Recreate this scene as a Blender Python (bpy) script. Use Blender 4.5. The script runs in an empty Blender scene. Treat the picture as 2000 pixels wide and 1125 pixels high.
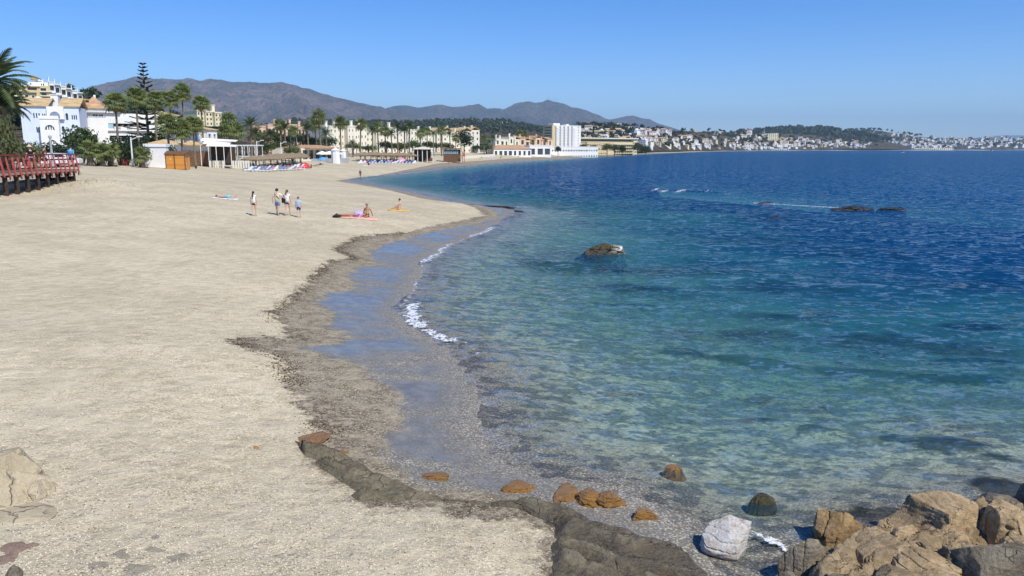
import bpy, bmesh, math, random
import numpy as np
from mathutils import Vector, Matrix, Euler
from mathutils.geometry import tessellate_polygon

scene = bpy.context.scene
COL = scene.collection
R = math.radians
random.seed(7)
rng = np.random.default_rng(11)

# ------------------------------------------------------------------ camera
CAM_Z = 5.6
FPX = 1500.0
HORIZON = 291.5
TH = math.atan((562.5 - HORIZON) / FPX)
CT, ST = math.cos(TH), math.sin(TH)
cam_data = bpy.data.cameras.new('camera')
cam_data.sensor_width = 36.0
cam_data.lens = 36.0 * FPX / 2000.0
cam_data.clip_start = 0.1
cam_data.clip_end = 80000.0
cam = bpy.data.objects.new('camera', cam_data)
COL.objects.link(cam)
cam.location = (0, 0, CAM_Z)
cam.rotation_euler = (math.pi / 2 - TH, 0, 0)
scene.camera = cam

# ------------------------------------------------------------------ sky and sun
SUN_EL = 50.0
SH = Vector((-0.66, 0.75, 0)).normalized()          # direction in which shadows fall
sun_dir = Vector((-SH.x * math.cos(R(SUN_EL)), -SH.y * math.cos(R(SUN_EL)), math.sin(R(SUN_EL))))
world = bpy.data.worlds.new('World')
scene.world = world
world.use_nodes = True
wn = world.node_tree.nodes
wl = world.node_tree.links
wn.clear()
w_out = wn.new('ShaderNodeOutputWorld')
w_bg = wn.new('ShaderNodeBackground')
w_sky = wn.new('ShaderNodeTexSky')
w_sky.sky_type = 'NISHITA'
w_sky.sun_disc = False
w_sky.sun_elevation = R(SUN_EL)
w_sky.sun_rotation = math.atan2(sun_dir.x, sun_dir.y)
w_sky.altitude = 0.0
w_sky.air_density = 0.72
w_sky.dust_density = 0.0
w_sky.ozone_density = 3.0
w_hsv = wn.new('ShaderNodeHueSaturation')
w_hsv.inputs['Saturation'].default_value = 1.4
w_hsv.inputs['Hue'].default_value = 0.512
w_bg.inputs['Strength'].default_value = 0.148
wl.new(w_sky.outputs[0], w_hsv.inputs['Color'])
wl.new(w_hsv.outputs[0], w_bg.inputs['Color'])
wl.new(w_bg.outputs[0], w_out.inputs['Surface'])
sun_data = bpy.data.lights.new('sun', 'SUN')
sun_data.energy = 4.3
sun_data.angle = R(0.53)
sun_data.color = (1.0, 0.955, 0.87)
sun = bpy.data.objects.new('sun', sun_data)
COL.objects.link(sun)
sun.rotation_euler = sun_dir.to_track_quat('Z', 'Y').to_euler()
scene.view_settings.view_transform = 'Standard'
scene.view_settings.look = 'None'
scene.view_settings.exposure = 0.25
scene.view_settings.gamma = 1.0
scene.render.engine = 'CYCLES'
scene.cycles.use_denoising = True
scene.cycles.max_bounces = 8
scene.cycles.transparent_max_bounces = 12
scene.cycles.volume_bounces = 0
scene.cycles.caustics_reflective = False
scene.cycles.caustics_refractive = False
scene.cycles.sample_clamp_indirect = 4.0

# ------------------------------------------------------------------ projection helpers
def ray(px, py):
    u = (px - 1000.0) / FPX
    v = (562.5 - py) / FPX
    return u, CT + v * ST, -ST + v * CT

def P(px, py, z=0.0):
    a, b, c = ray(px, py)
    t = (z - CAM_Z) / c
    return (a * t, b * t, z)

def at(px, py, Y):
    a, b, c = ray(px, py)
    t = Y / b
    return Vector((a * t, Y, CAM_Z + c * t))

def xat(px, Y, z=4.0):
    return (px - 1000.0) / FPX * (Y * CT + (CAM_Z - z) * ST)

# ------------------------------------------------------------------ numpy noise
def _hash(ix, iy, seed):
    h = (ix.astype(np.int64) * 374761393 + iy.astype(np.int64) * 668265263 + seed * 974711) & 0xffffffff
    h = ((h ^ (h >> 13)) * 1274126177) & 0xffffffff
    h = (h ^ (h >> 16)) & 0xffffffff
    return h.astype(np.float64) / 4294967295.0

def vnoise(x, y, seed=0):
    x = np.asarray(x, float); y = np.asarray(y, float)
    ix = np.floor(x); iy = np.floor(y)
    fx = x - ix; fy = y - iy
    fx = fx * fx * (3 - 2 * fx); fy = fy * fy * (3 - 2 * fy)
    a = _hash(ix, iy, seed); b = _hash(ix + 1, iy, seed)
    c = _hash(ix, iy + 1, seed); d = _hash(ix + 1, iy + 1, seed)
    return (a * (1 - fx) + b * fx) * (1 - fy) + (c * (1 - fx) + d * fx) * fy

def fbm(x, y, octaves=4, seed=0, gain=0.5):
    s = 0.0; amp = 1.0; tot = 0.0; f = 1.0
    for k in range(octaves):
        s = s + amp * (vnoise(np.asarray(x) * f + 17.3 * k, np.asarray(y) * f + 5.1 * k, seed + k) * 2 - 1)
        tot += amp; amp *= gain; f *= 2.03
    return s / tot

def ridged(x, y, octaves=4, seed=0):
    s = 0.0; amp = 1.0; tot = 0.0; f = 1.0
    for k in range(octaves):
        n = 1 - np.abs(vnoise(np.asarray(x) * f + 11.1 * k, np.asarray(y) * f + 3.7 * k, seed + k) * 2 - 1)
        s = s + amp * n * n
        tot += amp; amp *= 0.5; f *= 2.1
    return s / tot

def sstep(a, b, x):
    t = np.clip((x - a) / (b - a), 0, 1)
    return t * t * (3 - 2 * t)

def poly_dist(x, y, poly):
    best = np.full(x.shape, 1e18)
    for (x0, y0), (x1, y1) in zip(poly[:-1], poly[1:]):
        dx, dy = x1 - x0, y1 - y0
        L = dx * dx + dy * dy + 1e-12
        t = np.clip(((x - x0) * dx + (y - y0) * dy) / L, 0, 1)
        d = (x - x0 - t * dx) ** 2 + (y - y0 - t * dy) ** 2
        best = np.minimum(best, d)
    return np.sqrt(best)

def inside(x, y, poly):
    r = np.zeros(x.shape, bool)
    n = len(poly)
    for i in range(n):
        x0, y0 = poly[i]; x1, y1 = poly[(i + 1) % n]
        if y0 == y1:
            continue
        c = ((y0 > y) != (y1 > y)) & (x < (x1 - x0) * (y - y0) / (y1 - y0) + x0)
        r ^= c
    return r

# ------------------------------------------------------------------ scene helpers
def tag(o, label=None, cat=None, group=None, kind=None):
    if label: o['label'] = label
    if cat: o['category'] = cat
    if group: o['group'] = group
    if kind: o['kind'] = kind
    return o

def link(name, data, parent=None, loc=None, rot=None, scale=None):
    o = bpy.data.objects.new(name, data)
    COL.objects.link(o)
    if parent is not None: o.parent = parent
    if loc is not None: o.location = loc
    if rot is not None: o.rotation_euler = rot
    if scale is not None: o.scale = scale if hasattr(scale, '__len__') else (scale,) * 3
    return o

def thing(name, label, cat, loc=(0, 0, 0), rz=0.0, group=None):
    o = link(name, None, None, loc, (0, 0, rz))
    o.empty_display_size = 0.2
    return tag(o, label, cat, group)

def copy_tree(o, parent=None):
    c = o.copy()
    COL.objects.link(c)
    c.parent = parent
    for ch in list(o.children):
        copy_tree(ch, c)
    return c

class MB:
    """collects geometry for ONE mesh"""
    def __init__(self):
        self.v = []; self.f = []; self.m = []
    def add(self, verts, faces, mi=0, M=None):
        b = len(self.v)
        if M is not None:
            verts = [M @ Vector(p) for p in verts]
        self.v.extend([tuple(p) for p in verts])
        self.f.extend([tuple(i + b for i in f) for f in faces])
        self.m.extend([mi] * len(faces))
        return self
    def box(self, x0, x1, y0, y1, z0, z1, mi=0, M=None):
        v = [(x0, y0, z0), (x1, y0, z0), (x1, y1, z0), (x0, y1, z0), (x0, y0, z1), (x1, y0, z1), (x1, y1, z1), (x0, y1, z1)]
        f = [(0, 3, 2, 1), (4, 5, 6, 7), (0, 1, 5, 4), (1, 2, 6, 5), (2, 3, 7, 6), (3, 0, 4, 7)]
        return self.add(v, f, mi, M)
    def tube(self, pts, radii, seg=8, mi=0, cap=True):
        pts = [Vector(p) for p in pts]
        if not hasattr(radii, '__len__'): radii = [radii] * len(pts)
        v = []; n = len(pts)
        for i, p in enumerate(pts):
            d = (pts[min(i + 1, n - 1)] - pts[max(i - 1, 0)])
            d = d.normalized() if d.length > 1e-9 else Vector((0, 0, 1))
            a = Vector((1, 0, 0)) if abs(d.x) < 0.9 else Vector((0, 1, 0))
            s = d.cross(a).normalized(); t = d.cross(s)
            for k in range(seg):
                q = 2 * math.pi * k / seg
                v.append(p + (s * math.cos(q) + t * math.sin(q)) * radii[i])
        f = []
        for i in range(n - 1):
            for k in range(seg):
                k2 = (k + 1) % seg
                f.append((i * seg + k, i * seg + k2, (i + 1) * seg + k2, (i + 1) * seg + k))
        if cap:
            f.append(tuple(range(seg - 1, -1, -1)))
            f.append(tuple((n - 1) * seg + k for k in range(seg)))
        return self.add(v, f, mi)
    def lathe(self, prof, seg=16, mi=0, c=(0, 0, 0)):
        v = []; f = []
        for r, z in prof:
            for k in range(seg):
                q = 2 * math.pi * k / seg
                v.append((c[0] + r * math.cos(q), c[1] + r * math.sin(q), c[2] + z))
        for i in range(len(prof) - 1):
            for k in range(seg):
                k2 = (k + 1) % seg
                f.append((i * seg + k, i * seg + k2, (i + 1) * seg + k2, (i + 1) * seg + k))
        return self.add(v, f, mi)
    def mesh(self, name, mats, smooth=False):
        me = bpy.data.meshes.new(name)
        me.from_pydata(self.v, [], self.f)
        for m in (mats if isinstance(mats, (list, tuple)) else [mats]):
            me.materials.append(m)
        if any(self.m):
            me.polygons.foreach_set('material_index', self.m)
        if smooth:
            me.polygons.foreach_set('use_smooth', [True] * len(self.f))
        me.update()
        return me
    def build(self, name, mats, parent=None, smooth=False, loc=None, rot=None):
        return link(name, self.mesh(name, mats, smooth), parent, loc, rot)

def grid_mesh(name, X, Y, Z, mat, keep=None, attrs=None, smooth=True):
    nr, nc = X.shape
    idx = np.arange(nr * nc).reshape(nr, nc)
    q = np.stack([idx[:-1, :-1], idx[:-1, 1:], idx[1:, 1:], idx[1:, :-1]], -1).reshape(-1, 4)
    if keep is not None:
        k = keep
        kq = (k[:-1, :-1] | k[:-1, 1:] | k[1:, 1:] | k[1:, :-1]).reshape(-1)
        q = q[kq]
    used = np.zeros(nr * nc, bool); used[q.ravel()] = True
    remap = np.cumsum(used) - 1
    q = remap[q]
    co = np.stack([X, Y, Z], -1).reshape(-1, 3)[used]
    me = bpy.data.meshes.new(name)
    me.vertices.add(len(co)); me.vertices.foreach_set('co', co.ravel().astype(np.float32))
    nq = len(q)
    me.loops.add(nq * 4); me.loops.foreach_set('vertex_index', q.ravel().astype(np.int32))
    me.polygons.add(nq)
    me.polygons.foreach_set('loop_start', np.arange(0, nq * 4, 4, dtype=np.int32))
    me.update(calc_edges=True)
    me.polygons.foreach_set('use_smooth', np.full(nq, smooth))
    for an, av in (attrs or {}).items():
        a = me.attributes.new(an, 'FLOAT', 'POINT')
        a.data.foreach_set('value', av.reshape(-1)[used].astype(np.float32))
    me.materials.append(mat)
    me.validate()
    return me

# ------------------------------------------------------------------ material helpers
class NT:
    def __init__(self, name):
        self.mat = bpy.data.materials.new(name)
        self.mat.use_nodes = True
        self.t = self.mat.node_tree
        self.t.nodes.clear()
        self.out = self.t.nodes.new('ShaderNodeOutputMaterial')
        self._pos = None
        self.dim = '3D'
    def n(self, typ, **kw):
        nd = self.t.nodes.new(typ)
        for k, v in kw.items(): setattr(nd, k, v)
        return nd
    def set(self, sock, v):
        if isinstance(v, bpy.types.NodeSocket): self.t.links.new(v, sock)
        elif v is not None:
            if hasattr(v, '__len__') and len(v) == 3 and sock.type == 'RGBA': v = (*v, 1)
            sock.default_value = v
    @property
    def pos(self):
        if self._pos is None:
            self._pos = self.n('ShaderNodeTexCoord').outputs['Object']
        return self._pos
    def attr(self, name):
        return self.n('ShaderNodeAttribute', attribute_name=name).outputs['Fac']
    def noise(self, scale, detail=4, rough=0.5, vec=None, out='Fac', dist=0.0):
        nd = self.n('ShaderNodeTexNoise', noise_dimensions=self.dim)
        self.set(nd.inputs['Vector'], vec or self.pos)
        nd.inputs['Scale'].default_value = scale; nd.inputs['Detail'].default_value = detail
        nd.inputs['Roughness'].default_value = rough; nd.inputs['Distortion'].default_value = dist
        return nd.outputs[out]
    def voronoi(self, scale, feature='F1', vec=None, out='Distance', rand=1.0):
        nd = self.n('ShaderNodeTexVoronoi', feature=feature, voronoi_dimensions=self.dim)
        self.set(nd.inputs['Vector'], vec or self.pos)
        nd.inputs['Scale'].default_value = scale
        nd.inputs['Randomness'].default_value = rand
        return nd.outputs[out]
    def math(self, op, a, b=None, c=None, clamp=False):
        nd = self.n('ShaderNodeMath', operation=op, use_clamp=clamp)
        self.set(nd.inputs[0], a)
        if b is not None: self.set(nd.inputs[1], b)
        if c is not None: self.set(nd.inputs[2], c)
        return nd.outputs[0]
    def vmath(self, op, a, b=None):
        nd = self.n('ShaderNodeVectorMath', operation=op)
        self.set(nd.inputs[0], a)
        if b is not None:
            if op == 'SCALE': self.set(nd.inputs['Scale'], b)
            else: self.set(nd.inputs[1], b)
        return nd.outputs[0]
    def mapr(self, v, a, b, c=0.0, d=1.0, smooth=True):
        nd = self.n('ShaderNodeMapRange', interpolation_type='SMOOTHSTEP' if smooth else 'LINEAR')
        for k, x in zip(('Value', 'From Min', 'From Max', 'To Min', 'To Max'), (v, a, b, c, d)):
            self.set(nd.inputs[k], x)
        return nd.outputs[0]
    def mix(self, f, a, b, mode='MIX'):
        nd = self.n('ShaderNodeMix', data_type='RGBA', blend_type=mode)
        self.set(nd.inputs['Factor'], f); self.set(nd.inputs['A'], a); self.set(nd.inputs['B'], b)
        return nd.outputs['Result']
    def mixf(self, f, a, b):
        nd = self.n('ShaderNodeMix', data_type='FLOAT')
        self.set(nd.inputs['Factor'], f); self.set(nd.inputs['A'], a); self.set(nd.inputs['B'], b)
        return nd.outputs['Result']
    def ramp(self, f, stops):
        nd = self.n('ShaderNodeValToRGB')
        e = nd.color_ramp.elements
        while len(e) < len(stops): e.new(0.5)
        for el, (p, c) in zip(e, stops):
            el.position = p
            el.color = (*c, 1) if len(c) == 3 else c
        self.set(nd.inputs[0], f)
        return nd.outputs[0]
    def bump(self, h, strength=0.5, dist=0.05, normal=None):
        nd = self.n('ShaderNodeBump')
        nd.inputs['Strength'].default_value = strength
        nd.inputs['Distance'].default_value = dist
        self.set(nd.inputs['Height'], h)
        if normal is not None: self.set(nd.inputs['Normal'], normal)
        return nd.outputs[0]
    def principled(self, color, rough=0.8, normal=None, spec=0.3, **kw):
        b = self.n('ShaderNodeBsdfPrincipled')
        self.set(b.inputs['Base Color'], color); self.set(b.inputs['Roughness'], rough)
        self.set(b.inputs['Specular IOR Level'], spec)
        if normal is not None: self.set(b.inputs['Normal'], normal)
        for k, v in kw.items(): self.set(b.inputs[k], v)
        return b.outputs[0]
    def done(self, shader):
        self.t.links.new(shader, self.out.inputs['Surface'])
        return self.mat

_mc = {}
def mat(name, color, rough=0.7, var=0.12, scale=3.0, bump=0.0, bscale=20.0, spec=0.3, metallic=0.0):
    """plain procedural material: base colour broken up by two noises, light relief"""
    if name in _mc: return _mc[name]
    m = NT(name)
    n1 = m.noise(scale, 5, 0.6)
    n2 = m.noise(scale * 7, 3, 0.6)
    f = m.math('ADD', m.math('MULTIPLY', n1, 0.65), m.math('MULTIPLY', n2, 0.35))
    lo = tuple(c * (1 - var * 1.6) for c in color); hi = tuple(min(1, c * (1 + var * 1.3)) for c in color)
    col = m.mix(m.mapr(f, 0.3, 0.7), lo, hi)
    nor = m.bump(m.noise(bscale, 4, 0.6), 0.6, bump) if bump else None
    _mc[name] = m.done(m.principled(col, rough, nor, spec, Metallic=metallic))
    return _mc[name]
# ------------------------------------------------------------------ shoreline (plan view, metres)
WATER_PX = [(2900, 985), (2300, 1000), (2000, 1000), (1900, 1012), (1760, 1030), (1640, 1062), (1570, 1100), (1530, 1170), (1440, 1160), (1360, 1085),
            (1290, 1015), (1200, 960), (1080, 930), (1000, 900), (945, 850), (935, 790), (925, 735), (895, 690), (845, 660), (800, 635),
            (785, 600), (805, 570), (822, 530), (825, 508), (880, 480), (955, 447), (985, 427), (1003, 413), (990, 405), (940, 400),
            (880, 392), (830, 381), (770, 368), (720, 360), (690, 354), (676, 350), (700, 346), (745, 342), (800, 336), (860, 329), (920, 322.5),
            (1000, 316.8), (1080, 311.6), (1150, 306.8), (1250, 301.4), (1330, 298), (1400, 296.0), (1500, 294.8), (1650, 294.4),
            (1800, 294.2), (2000, 293.8), (2600, 293.4)]
water_poly = [P(x, y, 0)[:2] for x, y in WATER_PX]
land_poly = water_poly + [(9000, 60000), (-60000, 60000), (-60000, -300), (300, -300), (300, 6)]
DRY_PX = [(1030, 1300), (1050, 1100), (1062, 1015), (1000, 985), (860, 980), (720, 990), (650, 950), (610, 905), (575, 870), (622, 838), (612, 800),
          (575, 775), (558, 735), (538, 708), (478, 696), (455, 680), (500, 662), (556, 664), (548, 640), (530, 614), (556, 592), (574, 575),
          (612, 538), (645, 510), (690, 500), (652, 490), (700, 466), (800, 451), (880, 431), (945, 414), (930, 404), (860, 393), (760, 369),
          (690, 359), (655, 353), (670, 347), (740, 338.5), (860, 321.5), (1000, 312.2), (1100, 307), (1250, 300), (1400, 295.2)]
dry_poly = [P(x, y, 0.42)[:2] for x, y in DRY_PX]
dry_area = dry_poly + [(3000, 9000), (-60000, 60000), (-60000, -300), (3, -300)]
WET_PX = [(1100, 1300), (1130, 1100), (1120, 985), (900, 952), (800, 945), (745, 898), (752, 862), (792, 828), (790, 790), (760, 752), (690, 716), (585, 696),
          (650, 680), (684, 660), (640, 640), (652, 612), (612, 594), (630, 580), (694, 560), (680, 545), (690, 525), (735, 514), (720, 495),
          (760, 476), (830, 457), (900, 441), (965, 424), (975, 412), (940, 403), (870, 392.5), (770, 369), (700, 358.5), (668, 352.5), (690, 347), (745, 340.5),
          (860, 326), (1000, 315), (1100, 309.5), (1250, 301)]
wet_poly = [P(x, y, 0.2)[:2] for x, y in WET_PX]
wet_area = wet_poly + [(3000, 9000), (-60000, 60000), (-60000, -300), (4, -300)]

PROF_S = [0, 1.0, 2.5, 4.0, 6.0, 9.0, 13, 20, 27, 40, 55, 80, 200, 1000, 100000]
PROF_Z = [0, 0.07, 0.2, 0.42, 0.72, 1.0, 1.3, 2.0, 2.7, 3.7, 4.2, 4.4, 4.6, 6.0, 6.0]

def shore_s(x, y):
    d = poly_dist(x, y, water_poly)
    return np.where(inside(x, y, land_poly), d, -d)

def terrain(x, y, s=None):
    x = np.atleast_1d(np.asarray(x, float)); y = np.atleast_1d(np.asarray(y, float))
    if s is None: s = shore_s(x, y)
    z = np.interp(s, PROF_S, PROF_Z)
    dep = 5.0 * (1 - np.exp(-np.maximum(-s, 0) * 0.115 / 5.0))
    z = np.where(s < 0, -dep, z)
    nearw = sstep(0.0, 5.0, np.abs(s))
    z = z + nearw * (0.10 * fbm(x / 9, y / 9, 3, 3) + 0.035 * fbm(x / 1.3, y / 1.3, 3, 5)) * np.where(s > 0, 1, 0.6)
    z = z + (0.012 + 0.032 * np.exp(-(s / 1.6) ** 2)) * fbm(x / 1.4, y / 1.4, 4, 9)
    # a low sand bank at the foot of the boardwalk
    bx, by, _ = at(165, 345, 58)
    z = z + 0.45 * np.exp(-(((x - bx) / 2.2) ** 2 + ((y - by) / 3.5) ** 2))
    b0 = at(-95, 336, 43.5); b1 = at(128, 331, 58.0)
    z = z - 0.2 * np.exp(-(poly_dist(x, y, [(b0.x, b0.y), (b1.x, b1.y)]) / 2.0) ** 2)
    return z

def tz(x, y):
    return float(terrain(x, y)[0])

def on_sand(px, py, iters=12):
    """ground point seen at a pixel"""
    z = 1.0
    for _ in range(iters):
        x, y, _z = P(px, py, z)
        z = 0.5 * z + 0.5 * tz(x, y)
    x, y, _z = P(px, py, z)
    return Vector((x, y, tz(x, y)))

# ------------------------------------------------------------------ sea-bed patches: dark weed-covered rock between pale sand
REEF = [(1330, 650, 60, 12, .9), (1480, 655, 110, 14, 1), (1680, 665, 130, 14, 1), (1860, 680, 120, 16, 1), (1570, 620, 120, 12, .6), (1900, 640, 120, 10, .8),
        (1860, 840, 90, 26, 1), (1760, 825, 70, 14, .7), (1480, 780, 60, 10, .6), (1600, 800, 60, 12, .6), (1960, 940, 70, 30, 1), (1720, 1000, 120, 25, .8), (1950, 870, 60, 20, .6),
        (1100, 500, 130, 18, .7), (1300, 530, 200, 16, .8), (1240, 560, 160, 12, .6), (1500, 560, 200, 14, .7), (1000, 470, 60, 12, .5), (1150, 590, 120, 10, .3),
        (1440, 470, 200, 14, .6), (1700, 500, 200, 14, .5), (1500, 425, 120, 6, .8), (1700, 412, 130, 5, .9), (1150, 420, 80, 6, .5), (1900, 560, 160, 16, .6),
        (1320, 375, 120, 4, .6), (960, 400, 90, 4, .8), (1750, 720, 120, 10, .4), (1380, 700, 60, 8, .4)]
def reef_mask(x, y):
    m = np.zeros(x.shape)
    jx = 1 + 0.5 * fbm(x / 3, y / 6, 3, 41)
    for px, py, sx, sy, w in REEF:
        a = P(px, py); b = P(px + sx, py); c = P(px, py - sy); d = P(px, py + sy)
        rx = abs(b[0] - a[0]); ry = max(0.5 * abs(c[1] - d[1]), 0.4)
        m = np.maximum(m, w * np.exp(-((((x - a[0]) / rx) ** 2 + ((y - a[1]) / ry) ** 2) * jx)))
    return m

# ------------------------------------------------------------------ the sand and pebble material of the beach and the sea bed
def make_beach_mat():
    m = NT('beach_sand'); m.dim = '2D'
    sd, sw, sh, reef = m.attr('s_dry'), m.attr('s_wet'), m.attr('s_shore'), m.attr('reef')
    n_big = m.noise(0.35, 4, 0.6); n_mid = m.noise(2.2, 5, 0.62); n_fine = m.noise(11.0, 4, 0.6)
    peb = m.voronoi(42.0, out='Color'); pebd = m.voronoi(42.0)
    peb2 = m.voronoi(15.0, out='Color'); peb2d = m.voronoi(15.0)
    sep = m.n('ShaderNodeSeparateColor'); m.set(sep.inputs[0], peb)
    sep2 = m.n('ShaderNodeSeparateColor'); m.set(sep2.inputs[0], peb2)
    # dry shingle sand
    f = m.math('ADD', m.math('MULTIPLY', n_big, 0.5), m.math('MULTIPLY', n_mid, 0.5))
    dry = m.mix(m.mapr(f, 0.34, 0.66), (0.475, 0.408, 0.272), (0.610, 0.530, 0.370))
    grain = m.ramp(sep.outputs[0], [(0.0, (0.55, 0.53, 0.50)), (0.35, (0.92, 0.91, 0.90)), (0.72, (1.05, 1.04, 1.02)), (0.9, (1.45, 1.42, 1.36))])
    shing = m.mapr(m.noise(0.9, 4, 0.65), 0.38, 0.62)
    near_edge = m.mapr(sd, 9.0, 0.5)
    dry = m.mix(m.math('MULTIPLY', m.math('ADD', m.math('MULTIPLY', shing, 0.55), m.math('MULTIPLY', near_edge, 0.45)), 0.85), dry, m.mix(1.0, dry, grain, 'MULTIPLY'))
    foot = m.voronoi(1.9, 'F1', vec=m.vmath('ADD', m.pos, m.vmath('SCALE', m.noise(2.5, 2, 0.5, out='Color'), 0.5)))
    dry = m.mix(m.math('MULTIPLY', m.mapr(foot, 0.40, 0.10), 0.12), dry, (0.30, 0.255, 0.165))
    patch = m.mapr(m.noise(0.085, 5, 0.62), 0.42, 0.62)
    dry = m.mix(m.math('MULTIPLY', patch, 0.25), dry, (0.335, 0.285, 0.190))
    # scuffed footprints and darker litter
    dark = m.mapr(m.noise(0.55, 6, 0.7), 0.60, 0.72)
    dry = m.mix(m.math('MULTIPLY', dark, 0.35), dry, (0.25, 0.215, 0.155))
    # damp gravel
    grav = m.mix(sep.outputs[1], (0.115, 0.090, 0.056), (0.28, 0.23, 0.155))
    grav = m.mix(m.math('GREATER_THAN', sep.outputs[2], 0.86), grav, (0.48, 0.43, 0.34))
    grav = m.mix(m.mapr(n_mid, 0.40, 0.62), grav, m.mix(sep.outputs[0], (0.24, 0.20, 0.13), (0.42, 0.36, 0.255)))
    # wet gravel, smoothed over by a film of water where the backwash runs
    mpw = m.n('ShaderNodeMapping'); mpw.inputs['Rotation'].default_value = (0, 0, R(25)); mpw.inputs['Scale'].default_value = (0.55, 1.5, 1)
    m.set(mpw.inputs['Vector'], m.vmath('ADD', m.pos, (3.0, 17.0, 0)))
    film = m.mapr(m.noise(0.42, 5, 0.58, vec=mpw.outputs[0]), 0.30, 0.60)
    film = m.math('MULTIPLY', film, m.mapr(m.math('ADD', sh, m.math('MULTIPLY', m.math('SUBTRACT', n_mid, 0.5), 1.2)), -0.1, 1.3))
    wet = m.mix(m.mapr(n_mid, 0.35, 0.7), (0.150, 0.137, 0.112), (0.215, 0.196, 0.160))
    wgr = m.mix(sep.outputs[0], (0.105, 0.092, 0.068), (0.31, 0.28, 0.22))
    wgr = m.mix(m.math('GREATER_THAN', sep.outputs[2], 0.86), wgr, (0.50, 0.46, 0.38))
    wet = m.mix(m.math('MULTIPLY', m.math('SUBTRACT', 1.0, film), 0.9), wet, wgr)
    wpeb = m.math('SUBTRACT', 1.0, film)
    # sea bed
    bed = m.mix(m.mapr(n_mid, 0.35, 0.65), (0.32, 0.305, 0.22), (0.54, 0.51, 0.375))
    bed = m.mix(0.6, bed, m.mix(sep2.outputs[0], (0.18, 0.17, 0.115), (0.74, 0.70, 0.54)))
    bed = m.mix(m.mapr(sh, -3.2, -0.2), bed, wgr)
    rk = m.mapr(m.math('ADD', reef, m.math('MULTIPLY', m.math('MULTIPLY', m.math('SUBTRACT', n_mid, 0.5), 0.8), m.mapr(reef, 0.05, 0.5))), 0.35, 0.62)
    bed = m.mix(m.math('MULTIPLY', rk, 0.92), bed, m.mix(n_fine, (0.015, 0.02, 0.012), (0.07, 0.058, 0.030)))
    # zones
    wob = m.math('MULTIPLY', m.math('SUBTRACT', m.noise(1.1, 5, 0.62), 0.5), 1.5)
    z_gr = m.mapr(m.math('ADD', sd, wob), 0.06, -0.10)
    z_wet = m.mapr(m.math('ADD', sw, m.math('MULTIPLY', wob, 0.7)), 0.20, -0.25)
    z_bed = m.mapr(sh, 0.1, -0.9)
    col = m.mix(z_gr, dry, grav)
    col = m.mix(z_wet, col, wet)
    col = m.mix(z_bed, col, bed)
    # weed stain along the upper edge of the gravel
    weed = m.math('MULTIPLY', m.mapr(m.math('ABSOLUTE', m.math('ADD', m.math('ADD', sd, 0.35), m.math('MULTIPLY', wob, 0.5))), 0.75, 0.1), m.mapr(m.noise(6, 5, 0.7), 0.46, 0.6))
    weed = m.math('MULTIPLY', weed, m.mapr(m.noise(0.25, 2, 0.5), 0.40, 0.58))
    col = m.mix(m.math('MULTIPLY', weed, 0.6), col, (0.06, 0.036, 0.018))
    # inland: dry earth and grass
    inl = m.mapr(m.math('ADD', sh, m.math('MULTIPLY', n_big, 10)), 52, 62)
    earth = m.mix(n_mid, (0.10, 0.095, 0.045), (0.24, 0.20, 0.13))
    col = m.mix(inl, col, earth)
    onlywet = m.math('MULTIPLY', z_wet, m.math('SUBTRACT', 1.0, z_bed))
    rough = m.mixf(onlywet, 0.9, m.mixf(wpeb, 0.17, 0.6))
    spec = m.mixf(onlywet, 0.12, m.mixf(film, 0.2, 0.4))
    h = m.math('ADD', m.math('MULTIPLY', m.noise(3.2, 4, 0.6), 1.0), m.math('MULTIPLY', m.noise(17, 3, 0.6), 0.22))
    h = m.math('SUBTRACT', h, m.math('MULTIPLY', m.math('ADD', pebd, peb2d), 0.16))
    h = m.math('ADD', h, m.math('MULTIPLY', m.mapr(foot, 0.05, 0.5), 0.5))
    hstr = m.mixf(onlywet, 1.0, m.mixf(wpeb, 0.04, 0.5))
    nor = m.bump(m.math('MULTIPLY', h, hstr), 0.8, 0.062)
    return m.done(m.principled(col, rough, nor, spec))
BEACH_MAT = make_beach_mat()

# ------------------------------------------------------------------ grids: close rows where the ground is close
rows = list(np.arange(1330, 420, -2.3)) + list(np.arange(420, 306, -1.3)) + list(np.arange(306, 294.6, -0.55))
Ys = np.array([P(1000, r, 0)[1] for r in rows])
Ys = np.concatenate([Ys, np.geomspace(Ys[-1] * 1.03, 30000, 30)])
pxs = np.arange(-520, 2560, 4.4)
U, YY = np.meshgrid((pxs - 1000) / FPX, Ys)
XX = U * (YY * CT + CAM_Z * ST)
S = shore_s(XX, YY)
ZT = terrain(XX.ravel(), YY.ravel(), S.ravel()).reshape(XX.shape)
D_DRY = poly_dist(XX, YY, dry_poly); D_DRY = np.where(inside(XX, YY, dry_area), D_DRY, -D_DRY)
D_WET = poly_dist(XX, YY, wet_poly); D_WET = np.where(inside(XX, YY, wet_area), D_WET, -D_WET)
REEFM = reef_mask(XX, YY)
ZT = np.where(S < -1.0, ZT + 0.35 * REEFM * (0.6 + 0.6 * fbm(XX / 0.8, YY / 0.8, 3, 77)) * sstep(0, 6, -S), ZT)
ZT = np.where(S < -0.6, np.minimum(ZT, -0.06), ZT)
keep = (S > -60) | (REEFM > 0.1)
beach = link('beach', grid_mesh('beach', XX, YY, ZT, BEACH_MAT, keep,
             {'s_dry': np.clip(D_DRY, -50, 200), 's_wet': np.clip(D_WET, -50, 200), 's_shore': np.clip(S, -200, 400), 'reef': REEFM}))
tag(beach, 'pale sand and shingle beach sloping to the sea', kind='structure')

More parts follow.
